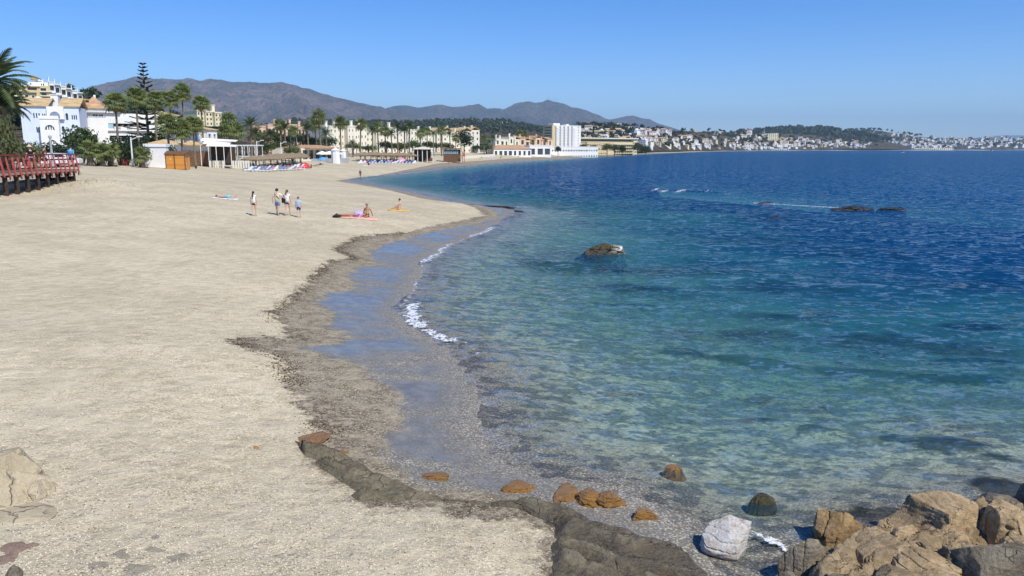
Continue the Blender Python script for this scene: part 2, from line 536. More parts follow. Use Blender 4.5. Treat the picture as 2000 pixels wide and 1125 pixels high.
# ------------------------------------------------------------------ water
FOAM_LINES = [  # (pixel polyline, half width in m, strength)
    ([(962, 444), (950, 452), (905, 466), (880, 474), (862, 487), (848, 500), (826, 512)], 0.34, 0.78),
    ([(806, 597), (803, 612), (808, 628), (822, 640)], 0.34, 1.0), ([(836, 648), (850, 656), (868, 663), (882, 667)], 0.2, 1.0), ([(905, 672), (930, 690), (950, 712)], 0.06, 0.55),
    ([(990, 404), (1010, 404), (1040, 405)], 0.5, 0.8), ([(690, 346), (740, 343), (800, 338), (860, 330.5), (930, 323.5), (1010, 317.5), (1100, 312)], 0.8, 0.8),
    ([(850, 381), (790, 372), (745, 365)], 0.35, 0.5), ([(790, 339.5), (803, 340)], 0.7, 1.0), ([(1280, 374.5), (1300, 376), (1340, 377.5), (1378, 378)], 0.6, 1.0), ([(1378, 378), (1430, 380)], 0.4, 0.45),
    ([(1478, 396), (1520, 399), (1560, 402), (1640, 406)], 0.8, 0.85), ([(1690, 408), (1720, 409), (1770, 411)], 0.45, 0.5),
    ([(1476, 1043), (1500, 1052), (1525, 1068)], 0.13, 0.8), ([(975, 942), (990, 950)], 0.05, 0.7),
    ([(785, 600), (805, 570), (822, 530), (825, 508)], 0.12, 0.6),
    ([(1260, 870), (1310, 890), (1335, 910)], 0.03, 0.35), ([(1050, 795), (1120, 815), (1200, 840), (1260, 868)], 0.03, 0.4)]
FO = np.zeros(XX.shape)
for pl, hw, st in FOAM_LINES:
    d = poly_dist(XX, YY, [P(x, y)[:2] for x, y in pl])
    FO = np.maximum(FO, st * 0.70 * np.clip(1.35 - d / hw, 0, 1))
DEP = np.clip(-ZT, 0, 6)
amp = sstep(0.05, 1.2, DEP) * np.clip(60 / (YY + 10), 0, 1)
WZ = amp * (0.05 * fbm(XX / 2.2 + 0.5 * YY / 2.2, YY / 1.0, 3, 21) + 0.06 * np.sin((0.45 * XX + YY) / 1.15 + 2.5 * fbm(XX / 6, YY / 6, 2, 31)))
# small breaker curling along the edge and the wavelet behind it
for pl, hw, hh in (([(830, 588), (826, 612), (838, 632), (870, 650), (905, 664), (950, 686), (975, 712)], 0.42, 0.10),
                   ([(975, 770), (1050, 795), (1120, 815), (1200, 840), (1270, 870), (1335, 905)], 0.25, 0.04),
                   ([(1280, 374), (1340, 377), (1400, 379)], 1.0, 0.45), ([(1005, 430), (1080, 440), (1120, 460)], 0.8, 0.10),
                   ([(860, 372), (920, 378), (1000, 384)], 1.2, 0.22)):
    d = poly_dist(XX, YY, [P(x, y)[:2] for x, y in pl])
    WZ = WZ + hh * np.exp(-(d / hw) ** 2) * (0.75 + 0.5 * vnoise(XX * 2, YY * 2, 5))
WZ = WZ + 0.03 * np.clip(FO, 0, 1) * vnoise(XX * 6, YY * 6, 8)

def make_water_mat():
    m = NT('sea_water'); m.dim = '2D'
    dep, foam, reef = m.attr('depth'), m.attr('foam'), m.attr('reef')
    pos = m.pos
    # slopes of the wavelets, taken straight from noise so that they hold at any distance
    def slope(scale, sx, sy, ang, k, det=2.0):
        mp = m.n('ShaderNodeMapping')
        mp.inputs['Rotation'].default_value = (0, 0, R(ang)); mp.inputs['Scale'].default_value = (sx, sy, 1)
        m.set(mp.inputs['Vector'], pos)
        c = m.noise(scale, det, 0.55, vec=mp.outputs[0], out='Color')
        return m.vmath('MULTIPLY', m.vmath('SUBTRACT', c, (0.5, 0.5, 0.5)), (k * 0.6, k, 0))
    sl = m.vmath('ADD', slope(1.05, 0.6, 1.0, 12, 1.05, 1.0), slope(2.9, 0.62, 1.0, -13, 1.45, 1.0))
    sl = m.vmath('ADD', sl, slope(7.0, 0.7, 1.0, 8, 0.7, 1.0))
    sl = m.vmath('ADD', sl, slope(0.2, 0.5, 1.0, 5, 0.22, 1.0))
    sl = m.vmath('ADD', sl, (0.03, -0.21, 0.0))           # steeper faces look towards the shore
    calm = m.mixf(m.mapr(dep, 0.02, 0.7), 0.45, 1.0)
    sl = m.vmath('SCALE', sl, calm)
    geo = m.n('ShaderNodeNewGeometry')
    nor = m.vmath('NORMALIZE', m.vmath('ADD', geo.outputs['Normal'], sl))
    # body colour of the water from its depth; paler over sand, darker over weed
    d2 = m.math('ADD', dep, m.math('MULTIPLY', m.math('SUBTRACT', m.noise(0.10, 3, 0.55, vec=pos), 0.5), 2.2))
    dp = m.mapr(d2, 0.4, 4.2, smooth=False)
    body = m.ramp(dp, [(0.0, (0.045, 0.155, 0.175)), (0.16, (0.020, 0.118, 0.165)), (0.36, (0.004, 0.050, 0.125)), (0.65, (0.002, 0.040, 0.118)), (1.0, (0.002, 0.050, 0.132))])
    rk = m.mapr(m.math('ADD', reef, m.math('MULTIPLY', m.math('SUBTRACT', m.noise(0.5, 4, 0.6, vec=pos), 0.5), 0.8)), 0.25, 0.7)
    body = m.mix(m.math('MULTIPLY', rk, 0.72), body, (0.004, 0.030, 0.085))
    op = m.math('MULTIPLY', m.math('SUBTRACT', 1.0, m.math('POWER', 2.718, m.math('MULTIPLY', dep, -0.62))), 1.12, clamp=True)
    tr = m.n('ShaderNodeBsdfTransparent')
    tcol = m.n('ShaderNodeCombineColor')
    for i, k in enumerate((-0.50, -0.10, -0.045)):
        m.set(tcol.inputs[i], m.math('POWER', 2.718, m.math('MULTIPLY', dep, k)))
    m.set(tr.inputs['Color'], tcol.outputs[0])
    df = m.n('ShaderNodeBsdfDiffuse'); m.set(df.inputs['Color'], body)
    soft = m.vmath('NORMALIZE', m.vmath('ADD', geo.outputs['Normal'], m.vmath('SCALE', sl, 1.5)))
    m.set(df.inputs['Normal'], soft)
    b1 = m.n('ShaderNodeMixShader'); m.set(b1.inputs[0], op)
    m.t.links.new(tr.outputs[0], b1.inputs[1]); m.t.links.new(df.outputs[0], b1.inputs[2])
    gl = m.n('ShaderNodeBsdfGlossy'); gl.inputs['Roughness'].default_value = 0.09
    m.set(gl.inputs['Normal'], nor)
    fr = m.n('ShaderNodeFresnel'); fr.inputs['IOR'].default_value = 1.33; m.set(fr.inputs['Normal'], nor)
    b2 = m.n('ShaderNodeMixShader'); m.set(b2.inputs[0], m.math('MINIMUM', fr.outputs[0], 0.55))
    m.t.links.new(b1.outputs[0], b2.inputs[1]); m.t.links.new(gl.outputs[0], b2.inputs[2])
    fm = m.mapr(m.math('ADD', foam, m.math('MULTIPLY', m.math('SUBTRACT', m.noise(4.5, 9, 0.78, vec=pos), 0.5), 3.4)), 0.46, 0.72)
    fm = m.math('MULTIPLY', fm, m.mapr(foam, 0.02, 0.2))
    fs = m.principled((0.80, 0.82, 0.83), 0.8, m.bump(m.noise(14, 4, 0.7, vec=pos), 0.7, 0.05), 0.2)
    b3 = m.n('ShaderNodeMixShader'); m.set(b3.inputs[0], fm)
    m.t.links.new(b2.outputs[0], b3.inputs[1]); m.t.links.new(fs, b3.inputs[2])
    return m.done(b3.outputs[0])
WATER_MAT = make_water_mat()
keepw = (S < 1.6)
sea = link('sea', grid_mesh('sea', XX, YY, WZ, WATER_MAT, keepw, {'depth': np.clip(np.where(S < -60, 6, DEP), 0, 6), 'foam': FO, 'reef': REEFM}))
tag(sea, 'clear blue sea with small waves', kind='structure')
# ------------------------------------------------------------------ hills and mountains
_shore_px = np.array([w[0] for w in WATER_PX if w[0] >= 1000 and w[1] < 330], float)
_shore_Y = np.array([P(w[0], w[1], 0)[1] for w in WATER_PX if w[0] >= 1000 and w[1] < 330], float)
class Hill:
    def __init__(self, crest, Yc, Yb, zb, rough=0.0, rs=(60, 120), seed=1, gully=0.0, wall=0.55, crest_n=0.0):
        self.cx = np.array([c[0] for c in crest], float)
        self.cy = np.array([c[1] for c in crest], float)
        self.Yc, self.Yb, self.zb = Yc, Yb, zb
        self.rough, self.rs, self.seed, self.gully, self.wall, self.crest_n = rough, rs, seed, gully, wall, crest_n
        self.gc = 0.45 if gully < 100 else 0.85
    def pts(self, px, t):
        px = np.asarray(px, float); t = np.asarray(t, float)
        front = np.where(px > 1000, np.interp(px, _shore_px, _shore_Y) * 1.035 + 12, 0)
        Yb = np.maximum(self.Yb, front); Yc = np.maximum(self.Yc, Yb + 0.45 * (self.Yc - self.Yb))
        Y = Yb + (Yc - Yb) * t
        py = np.interp(px, self.cx, self.cy)
        v = (562.5 - py) / FPX
        zc = CAM_Z + Yc * (-ST + v * CT) / (CT + v * ST)
        zc = zc + self.crest_n * fbm(px / 14.0, px * 0 + self.seed, 4, self.seed + 50)
        tt = np.clip(t, 0, 1)
        shp = self.wall * tt + (1 - self.wall) * tt ** 1.8
        z = self.zb + (zc - self.zb) * shp
        z = np.where(t > 1, self.zb + (zc - self.zb) * np.clip(1 - (t - 1) * 1.6, 0, 1), z)
        x = (px - 1000) / FPX * (Y * CT + (CAM_Z - z) * ST)
        env = np.clip(1.03 - tt, 0, 1) * np.clip(tt * 5, 0, 1)
        if self.rough:
            z = z + self.rough * env * fbm(x / self.rs[0], Y / self.rs[1], 5, self.seed)
        if self.gully:
            z = z + self.gully * env * (ridged((x + 0.5 * Y) / self.rs[0], Y / self.rs[1], 4, self.seed + 9) - self.gc)
            z = np.minimum(z, self.zb + (zc - self.zb) * np.maximum(shp, 0.02) * 1.02) if self.gully > 100 else z
        return x, Y, z
    def at(self, px, t):
        x, y, z = self.pts(np.array([px]), np.array([t]))
        return Vector((float(x[0]), float(y[0]), float(z[0])))
    def seen(self, px, py):
        ts = np.linspace(0.02, 1.0, 120)
        x, y, z = self.pts(np.full(120, px), ts)
        v = z - CAM_Z
        yy = 562.5 - FPX * (y * ST + v * CT) / (y * CT - v * ST)
        k = int(np.argmin(np.abs(yy - py)))
        return Vector((float(x[k]), float(y[k]), float(z[k])))
    def mesh(self, name, m, n=300, rows=70, label=None):
        px = np.linspace(self.cx[0], self.cx[-1], n)
        t = np.concatenate([np.linspace(0, 1, rows), np.linspace(1.03, 1.7, 12)])
        PX, T = np.meshgrid(px, t)
        x, y, z = self.pts(PX, T)
        o = link(name, grid_mesh(name, x, y, z, m))
        return tag(o, label, kind='structure')

def make_mountain_mat(name, rock, scrub, green, s):
    m = NT(name)
    n1 = m.noise(0.0016 * s, 8, 0.62); n2 = m.noise(0.008 * s, 6, 0.65); n3 = m.noise(0.05 * s, 4, 0.6)
    geo = m.n('ShaderNodeNewGeometry')
    col = m.mix(m.mapr(n1, 0.43, 0.57), rock, scrub)
    col = m.mix(m.math('MULTIPLY', m.mapr(n2, 0.44, 0.60), 0.75), col, green)
    col = m.mix(m.math('MULTIPLY', m.mapr(n3, 0.50, 0.68), 0.5), col, tuple(c * 0.45 for c in green))
    # pale bare scree and a few cut tracks
    sc = m.math('MULTIPLY', m.mapr(n2, 0.60, 0.68), m.mapr(n1, 0.46, 0.58))
    col = m.mix(m.math('MULTIPLY', sc, 0.8), col, (0.50, 0.44, 0.40))
    nor = m.bump(m.math('ADD', m.math('MULTIPLY', n1, 2.5), m.math('ADD', n2, m.math('MULTIPLY', n3, 0.35))), 1.0, 230.0 / s)
    return m.done(m.principled(col, 0.95, nor, 0.1))
MT_A = make_mountain_mat('mountain_rock', (0.46, 0.31, 0.235), (0.27, 0.19, 0.15), (0.115, 0.12, 0.08), 1.0)
MT_B = make_mountain_mat('far_mountain_rock', (0.27, 0.20, 0.17), (0.18, 0.155, 0.125), (0.095, 0.11, 0.08), 1.0)
HILL_M = make_mountain_mat('hill_scrub', (0.27, 0.205, 0.135), (0.17, 0.145, 0.09), (0.070, 0.074, 0.038), 9.0)

Hill([(-300, 262), (0, 232), (100, 196), (150, 178), (170, 169), (200, 160), (235, 153), (262, 148.5), (290, 149), (312, 151), (340, 152.5), (365, 151), (385, 153), (410, 152), (432, 150), (455, 155), (475, 157), (490, 155),
      (515, 158.5), (545, 159), (575, 165), (605, 170), (640, 181), (665, 189), (700, 196), (735, 205), (770, 213), (815, 222), (880, 233), (960, 246), (1040, 262)],
     9000, 4800, 90, 90, (520, 2200), 3, 1250, 0.42, 14).mesh('mountain', MT_A, 520, 150, 'broad brown-grey mountain ridge behind the town')
Hill([(640, 250), (700, 232), (745, 213), (768, 206), (790, 204.5), (815, 208), (835, 205), (852, 202.5), (864, 202), (882, 206.5), (905, 206), (922, 205), (934, 202.5), (944, 208), (952, 212.5), (966, 210.5), (984, 212), (998, 205), (1012, 199), (1027, 196.5), (1042, 200),
      (1060, 198), (1072, 193.8), (1084, 197), (1098, 200), (1118, 207), (1134, 209.5), (1160, 219), (1185, 229), (1215, 238), (1250, 247), (1300, 258)],
     11500, 8300, 120, 80, (520, 2200), 13, 1100, 0.5, 10).mesh('mountain', MT_B, 460, 120, 'blue-grey pointed peaks with masts on the highest one')
Hill([(1150, 250), (1190, 234), (1206, 231), (1222, 226.5), (1238, 226), (1252, 230), (1268, 232), (1285, 241), (1305, 247), (1330, 255), (1360, 268)],
     12800, 11000, 150, 140, (700, 1300), 23, 260, 0.5, 8).mesh('mountain', MT_B, 200, 60, 'low blue mountain tail ending above the white hillside town')
Hill([(1840, 284), (1880, 273), (1920, 267), (1960, 264), (2000, 264.5), (2060, 262), (2140, 266), (2260, 280)],
     26000, 24000, 60, 60, (900, 1500), 33, 120, 0.5, 0).mesh('mountain', MT_B, 120, 30, 'faint far mountain on the right of the horizon')

# low scrub hill with the white sign, and hill behind the near villas
hill_scrub = Hill([(420, 262), (500, 250), (560, 243), (585, 233), (606, 231), (640, 240), (700, 243), (745, 241), (800, 243), (830, 240), (870, 237.5), (920, 235.5), (955, 237), (990, 240), (1015, 246), (1045, 252), (1090, 256), (1130, 262), (1180, 275)],
                  2100, 1250, 14, 14, (90, 160), 43, 22, 0.6, 1.0)
hill_scrub.mesh('hill', HILL_M, 400, 90, 'low scrub-covered hill behind the palms')
hill_villas = Hill([(-500, 190), (-60, 192), (20, 194), (70, 190), (110, 184), (150, 190), (180, 200), (230, 216), (300, 232), (380, 250), (450, 266), (520, 280)], 400, 205, 4.3, 2.0, (30, 40), 53, 0, 0.8)
hill_villas.mesh('hill', HILL_M, 160, 40, 'green slope behind the white villas')
hill_town = Hill([(1080, 282), (1105, 262), (1130, 249), (1160, 246), (1200, 245), (1240, 249), (1280, 254), (1320, 257), (1370, 260), (1420, 266), (1470, 280)], 1500, 900, 2.5, 3, (60, 100), 63, 6, 0.7)
hill_town.mesh('hill', HILL_M, 200, 60, 'hillside carrying the white terraced town')
hill_mid = Hill([(1250, 276), (1290, 258), (1330, 256), (1400, 258), (1440, 259), (1500, 260), (1560, 262), (1620, 266), (1700, 276), (1760, 288)], 2900, 2050, 2.5, 4, (90, 140), 73, 8, 0.6)
hill_mid.mesh('hill', HILL_M, 200, 60, 'low wooded coast hill with scattered white houses')
hill_wood = Hill([(1400, 276), (1450, 263), (1500, 259), (1540, 256), (1580, 254.5), (1620, 257), (1660, 263), (1720, 274), (1780, 286)], 3700, 3000, 6, 4, (90, 140), 83, 6, 0.6)
hill_wood.mesh('hill', HILL_M, 160, 50, 'hill topped with a dark pine wood')
hill_cape = Hill([(1560, 284), (1610, 268), (1640, 262), (1665, 256), (1690, 253.5), (1712, 255), (1740, 259), (1765, 263), (1790, 267), (1830, 269), (1880, 270), (1940, 271), (2000, 272), (2100, 273), (2300, 276), (2600, 284)], 4900, 3350, 2.5, 6, (140, 200), 93, 16, 0.6)
hill_cape.mesh('hill', HILL_M, 300, 60, 'long low cape with white houses at the far end of the bay')
# ------------------------------------------------------------------ shared materials
WHITE = mat('white_wall', (0.78, 0.77, 0.74), 0.8, 0.06, 0.6)
CREAM = mat('cream_wall', (0.74, 0.66, 0.45), 0.8, 0.07, 0.6)
PALE = mat('pale_cream_wall', (0.76, 0.71, 0.56), 0.8, 0.06, 0.6)
YELLOW = mat('yellow_wall', (0.62, 0.51, 0.30), 0.8, 0.08, 0.6)
PEACH = mat('peach_wall', (0.70, 0.50, 0.34), 0.8, 0.08, 0.6)
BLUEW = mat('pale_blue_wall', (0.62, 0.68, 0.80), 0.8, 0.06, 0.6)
GREYW = mat('grey_wall', (0.42, 0.40, 0.38), 0.85, 0.15, 0.8)
TILE = mat('terracotta_tiles', (0.47, 0.29, 0.165), 0.85, 0.25, 1.2, 0.05, 9)
OCHRE = mat('ochre_tiles', (0.55, 0.39, 0.20), 0.85, 0.2, 1.2, 0.05, 9)
GLASS = mat('dark_window_glass', (0.035, 0.042, 0.05), 0.15, 0.3, 1.0, spec=0.6)
GLASSB = mat('balcony_glass', (0.30, 0.48, 0.55), 0.1, 0.1, 1.0, spec=0.6)
FRAMEW = mat('white_paint', (0.78, 0.78, 0.76), 0.6, 0.05, 2.0)
DARKW = mat('dark_wood', (0.060, 0.040, 0.026), 0.8, 0.3, 4.0, 0.01, 30)
BROWNW = mat('brown_wood', (0.16, 0.085, 0.045), 0.75, 0.25, 4.0, 0.01, 30)
REDP = mat('red_painted_wood', (0.46, 0.085, 0.075), 0.55, 0.15, 4.0)
ORANGEW = mat('orange_varnished_wood', (0.62, 0.27, 0.055), 0.5, 0.25, 2.5, 0.01, 25)
METAL = mat('grey_metal', (0.45, 0.46, 0.47), 0.45, 0.1, 3.0, metallic=0.3)
CONC = mat('concrete', (0.34, 0.32, 0.29), 0.9, 0.2, 1.5, 0.03, 12)
BARK = mat('palm_bark', (0.20, 0.155, 0.11), 0.95, 0.3, 3.0, 0.06, 14)
BARKD = mat('dark_bark', (0.09, 0.065, 0.045), 0.95, 0.3, 3.0, 0.06, 14)
THATCH = mat('dry_thatch', (0.27, 0.20, 0.125), 0.95, 0.3, 6.0, 0.08, 16)
DRYF = mat('dry_frond', (0.30, 0.22, 0.12), 0.9, 0.3, 4.0)

def leafmat(name, c, var=0.35, scale=1.2):
    m = NT(name)
    n = m.noise(scale, 3, 0.7); n2 = m.noise(scale * 9, 2, 0.6)
    oi = m.n('ShaderNodeObjectInfo')
    f = m.math('ADD', m.math('MULTIPLY', n, 0.6), m.math('MULTIPLY', n2, 0.4))
    col = m.mix(m.mapr(f, 0.3, 0.7), tuple(x * (1 - var) for x in c), tuple(min(1, x * (1 + var * 1.4)) for x in c))
    hs = m.n('ShaderNodeHueSaturation')
    m.set(hs.inputs['Color'], col)
    m.set(hs.inputs['Value'], m.mapr(oi.outputs['Random'], 0, 1, 0.8, 1.2, False))
    m.set(hs.inputs['Hue'], m.mapr(oi.outputs['Random'], 0, 1, 0.49, 0.51, False))
    p = m.principled(hs.outputs[0], 0.55, None, 0.35)
    t = m.n('ShaderNodeBsdfTranslucent'); m.set(t.inputs['Color'], hs.outputs[0])
    mx = m.n('ShaderNodeMixShader'); mx.inputs[0].default_value = 0.28
    m.t.links.new(p, mx.inputs[1]); m.t.links.new(t.outputs[0], mx.inputs[2])
    return m.done(mx.outputs[0])
PALML = leafmat('fan_palm_leaf', (0.175, 0.205, 0.062))
DATEL = leafmat('date_palm_leaf', (0.085, 0.115, 0.045))
LEAF = leafmat('broad_leaf', (0.065, 0.105, 0.028))
LEAFD = leafmat('dark_leaf', (0.035, 0.060, 0.022))
LEAFO = leafmat('olive_leaf', (0.105, 0.115, 0.045))
LEAFY = leafmat('yellow_green_leaf', (0.20, 0.20, 0.045))
PINEL = leafmat('pine_needles', (0.040, 0.055, 0.026))
FARL = leafmat('far_leaf', (0.060, 0.078, 0.038), 0.4, 0.15)

# ------------------------------------------------------------------ palms
def fan_frond(rad=1.0, stalk=1.0, n=13, seed=0):
    """one fan-shaped leaf: stalk along +X, then pleated blades with hanging tips"""
    r = random.Random(seed); mb = MB()
    mb.tube([(0, 0, 0), (stalk * 0.5, 0, 0.06), (stalk, 0, 0)], [0.035, 0.028, 0.02], 4)
    for i in range(n):
        a = R(-105 + 210 * i / (n - 1)); L = rad * (0.8 + 0.3 * math.cos(a * 0.8)) * r.uniform(0.88, 1.1)
        d = Vector((math.cos(a), math.sin(a), 0)); s = Vector((-d.y, d.x, 0))
        w = 0.105 * rad
        p0 = Vector((stalk, 0, 0)); p1 = p0 + d * L * 0.55 + Vector((0, 0, 0.03)); p2 = p0 + d * L * 0.92 + Vector((0, 0, -0.22 * rad)); 
        p3 = p0 + d * L * 1.0 + Vector((0, 0, -0.5 * rad * r.uniform(0.7, 1.2)))
        mb.add([p0, p1 - s * w, p1 + s * w, p2 - s * w * 0.6, p2 + s * w * 0.6, p3], [(0, 1, 2), (1, 3, 4, 2), (3, 5, 4)])
    return mb

def date_frond(L=2.8, n=17, droop=1.0, seed=0):
    r = random.Random(seed); mb = MB(); pts = []
    for i in range(9):
        t = i / 8
        pts.append(Vector((L * (t - 0.16 * droop * t ** 3), 0, -0.62 * droop * L * t ** 2.3 * 0.6)))
    mb.tube(pts, [0.04 - 0.033 * i / 8 for i in range(9)], 4)
    for i in range(1, n):
        t = 0.1 + 0.9 * i / n
        k = t * 8; j = min(int(k), 7); p = pts[j].lerp(pts[j + 1], k - j)
        tan = (pts[j + 1] - pts[j]).normalized()
        ln = L * 0.23 * math.sin(math.pi * min(1, 0.22 + 0.78 * t)) ** 0.7 + 0.05
        for sg in (-1, 1):
            d = (tan * 0.75 + Vector((0, sg, 0.15 - 0.5 * t * droop))).normalized() * ln * r.uniform(0.85, 1.1)
            w = tan * 0.045 * L / 2.8 * 1.6
            mb.add([p - w, p + w, p + d * 0.6 + w * 0.7, p + d + Vector((0, 0, -0.1 * ln))], [(0, 1, 2), (0, 2, 3)])
    return mb

def spread_fronds(n, kind, seed, wind=0.0):
    """orientations of fronds round the crown"""
    r = random.Random(seed); out = []
    for i in range(n):
        t = (i + 0.5) / n
        el = (82 - 125 * t) if kind == 'fan' else (78 - 100 * t)
        az = i * 137.5 + r.uniform(-15, 15)
        el += r.uniform(-8, 8)
        q = Euler((r.uniform(-0.3, 0.3), -R(el), R(az))).to_quaternion()
        d = q @ Vector((1, 0, 0))
        if wind:
            d2 = (d + Vector((wind, 0, 0))).normalized()
            q = d.rotation_difference(d2) @ q
        out.append((q, r.uniform(0.88, 1.12)))
    return out

FROND_F = [fan_frond(1.0, 1.0, 13, s).mesh('frond', PALML) for s in range(3)]
FROND_D = [date_frond(2.8, 17, d, s).mesh('frond', DATEL) for s, d in enumerate((0.8, 1.0, 1.25))]
DEAD_F = fan_frond(0.9, 0.7, 9, 9).mesh('dead_frond', DRYF)

def trunk_mesh(h, r0, r1, bend=0.0, seed=0, m=None, seg=8):
    r = random.Random(seed); mb = MB(); n = 14; pts = []; rad = []
    a = r.uniform(0, 6.28)
    for i in range(n + 1):
        t = i / n
        b = bend * h * t * t
        pts.append((b * math.cos(a), b * math.sin(a), h * t - 0.3 * (i == 0)))
        rad.append((r0 + (r1 - r0) * t) * (1 + 0.25 * max(0, 0.12 - t) / 0.12) * r.uniform(0.94, 1.06))
    mb.tube(pts, rad, seg)
    return mb.mesh('trunk', m or BARK, True), Vector(pts[-1])

_crowns = {}
def joined_crown(kind, variant):
    key = (kind, variant)
    if key in _crowns: return _crowns[key]
    mb = MB()
    r = random.Random(variant * 7 + 3)
    n = 26 if kind == 'fan' else 34
    for i, (q, s) in enumerate(spread_fronds(n, kind, variant * 5 + 1, 0.10 if kind == 'fan' else 0.05)):
        src = fan_frond(1.0, 0.95, 9, i % 4) if kind == 'fan' else date_frond(2.8, 12, (0.8, 1.0, 1.25)[i % 3], i % 4)
        mb.add([(q @ Vector(p)) * s for p in src.v], src.f, 0)
    if kind == 'fan':
        for i in range(8):
            q = Euler((0, R(60 + 20 * r.random()), R(45 * i))).to_quaternion()
            src = fan_frond(0.7, 0.5, 7, 2)
            mb.add([(q @ Vector(p)) for p in src.v], src.f, 1)
    _crowns[key] = mb.mesh('crown', [PALML if kind == 'fan' else DATEL, DRYF])
    return _crowns[key]

def palm(label, px, py_crown, Y, kind='fan', size=1.0, seed=0, near=False, bend=0.02, group=None, name=None, zb=None):
    c = at(px, py_crown, Y)
    z0 = tz(c.x, c.y) if zb is None else zb
    h = max(1.0, c.z - z0)
    t = thing(name or ('fan_palm' if kind == 'fan' else 'date_palm'), label, 'palm tree', (c.x, c.y, z0), 0, group)
    tm, top = trunk_mesh(h, 0.22 * size if kind == 'fan' else 0.27 * size, 0.14 * size if kind == 'fan' else 0.2 * size, bend, seed)
    t.location.x -= top.x
    link('trunk', tm, t)
    if near:
        n = 30 if kind == 'fan' else 40
        for i, (q, s) in enumerate(spread_fronds(n, kind, seed, 0.22 if kind == 'fan' else 0.1)):
            o = link('frond', (FROND_F if kind == 'fan' else FROND_D)[i % 3], t, top)
            o.rotation_mode = 'QUATERNION'; o.rotation_quaternion = q; o.scale = (s * size,) * 3
        if kind == 'fan':
            for i in range(7):
                o = link('dead_frond', DEAD_F, t, top - Vector((0, 0, 0.1)), (0, R(65 + 3 * (i % 3)), R(51 * i)))
                o.scale = (0.8 * size,) * 3
    else:
        link('crown', joined_crown(kind, seed % 3), t, top, (0, 0, seed * 1.3), size)
    return t

# ------------------------------------------------------------------ broadleaf trees and shrubs
def leaf_cloud(rx, ry, rz, clumps, per, leaf, seed, cz=0.0, flat=0.0):
    r = np.random.default_rng(seed); mb = MB()
    V = []; F = []
    for c in range(clumps):
        d = r.normal(size=3); d /= np.linalg.norm(d)
        if d[2] < -0.35: d[2] *= -0.6
        k = r.uniform(0.35, 0.98) ** 0.6
        cen = d * k * np.array([rx, ry, rz]) + np.array([0, 0, cz])
        cr = r.uniform(0.22, 0.42) * min(rx, ry, rz) + 0.1
        for l in range(per):
            e = r.normal(size=3); e /= np.linalg.norm(e)
            p = cen + e * cr * r.uniform(0.5, 1.05) * np.array([1.15, 1.15, 0.8])
            a = e + r.normal(size=3) * 0.55; a /= np.linalg.norm(a)
            s = np.cross(a, r.normal(size=3)); s /= np.linalg.norm(s) + 1e-9
            t = np.cross(a, s)
            L = leaf * r.uniform(0.7, 1.35)
            b = len(V)
            V += [p - s * L * 0.5, p + t * L * 0.34, p + s * L * 0.62, p - t * L * 0.34]
            F.append((b, b + 1, b + 2, b + 3))
    mb.v = [tuple(x) for x in V]; mb.f = F; mb.m = [0] * len(F)
    return mb

_trees = {}
def tree_parts(kind, variant):
    key = (kind, variant)
    if key in _trees: return _trees[key]
    r = random.Random(hash(kind) % 1 + variant * 13 + 5)
    if kind == 'broad':      # unit height 1
        cr = leaf_cloud(0.36, 0.36, 0.30, 34, 46, 0.055, variant + 10, 0.64).mesh('crown', [(LEAF, LEAFD, LEAFO)[variant % 3]])
        mb = MB(); mb.tube([(0, 0, -0.05), (0.01, 0, 0.2), (0.02, 0.01, 0.4), (0.0, 0.0, 0.7)], [0.035, 0.028, 0.022, 0.008], 7)
        for k in range(6):
            a = k * 1.05 + r.random(); mb.tube([(0.015, 0, 0.3 + 0.04 * k), (0.12 * math.cos(a), 0.12 * math.sin(a), 0.5 + 0.03 * k), (0.26 * math.cos(a), 0.26 * math.sin(a), 0.66 + 0.03 * k)], [0.014, 0.009, 0.004], 5)
    elif kind == 'pine':     # umbrella-ish / conical conifer
        cr = leaf_cloud(0.25, 0.25, 0.36, 30, 34, 0.06, variant + 30, 0.58).mesh('crown', [PINEL])
        mb = MB(); mb.tube([(0, 0, -0.05), (0, 0, 0.4), (0, 0, 0.85)], [0.025, 0.018, 0.006], 6)
        for k in range(5):
            a = k * 1.3; mb.tube([(0, 0, 0.35 + 0.08 * k), (0.18 * math.cos(a), 0.18 * math.sin(a), 0.42 + 0.08 * k)], [0.010, 0.004], 4)
    elif kind == 'bush':
        cr = leaf_cloud(0.55, 0.5, 0.46, 30, 46, 0.085, variant + 50, 0.44).mesh('crown', [(LEAF, LEAFO, LEAFD)[variant % 3]])
        mb = MB()
        for k in range(5):
            a = k * 1.3; mb.tube([(0, 0, -0.05), (0.12 * math.cos(a), 0.12 * math.sin(a), 0.2), (0.25 * math.cos(a), 0.25 * math.sin(a), 0.5)], [0.03, 0.02, 0.008], 5)
    else:                    # 'far': cheap crown for trees a few pixels high
        cr = leaf_cloud(0.42, 0.42, 0.34, 12, 12, 0.20, variant + 70, 0.6).mesh('crown', [FARL])
        mb = MB(); mb.tube([(0, 0, -0.1), (0, 0, 0.6)], [0.04, 0.02], 5)
    _trees[key] = (cr, mb.mesh('trunk', BARKD, True))
    return _trees[key]

def tree(label, loc, h, w=None, kind='broad', variant=0, name=None, group=None, cat='tree', rz=None):
    cr, tr = tree_parts(kind, variant)
    t = thing(name or {'broad': 'broadleaf_tree', 'pine': 'pine_tree', 'bush': 'shrub', 'far': 'distant_tree'}[kind], label, cat, loc, rz if rz is not None else random.uniform(0, 6.28), group)
    w = w or h
    link('trunk' if kind != 'bush' else 'stems', tr, t).scale = (w, w, h)
    link('crown', cr, t).scale = (w, w, h)
    return t

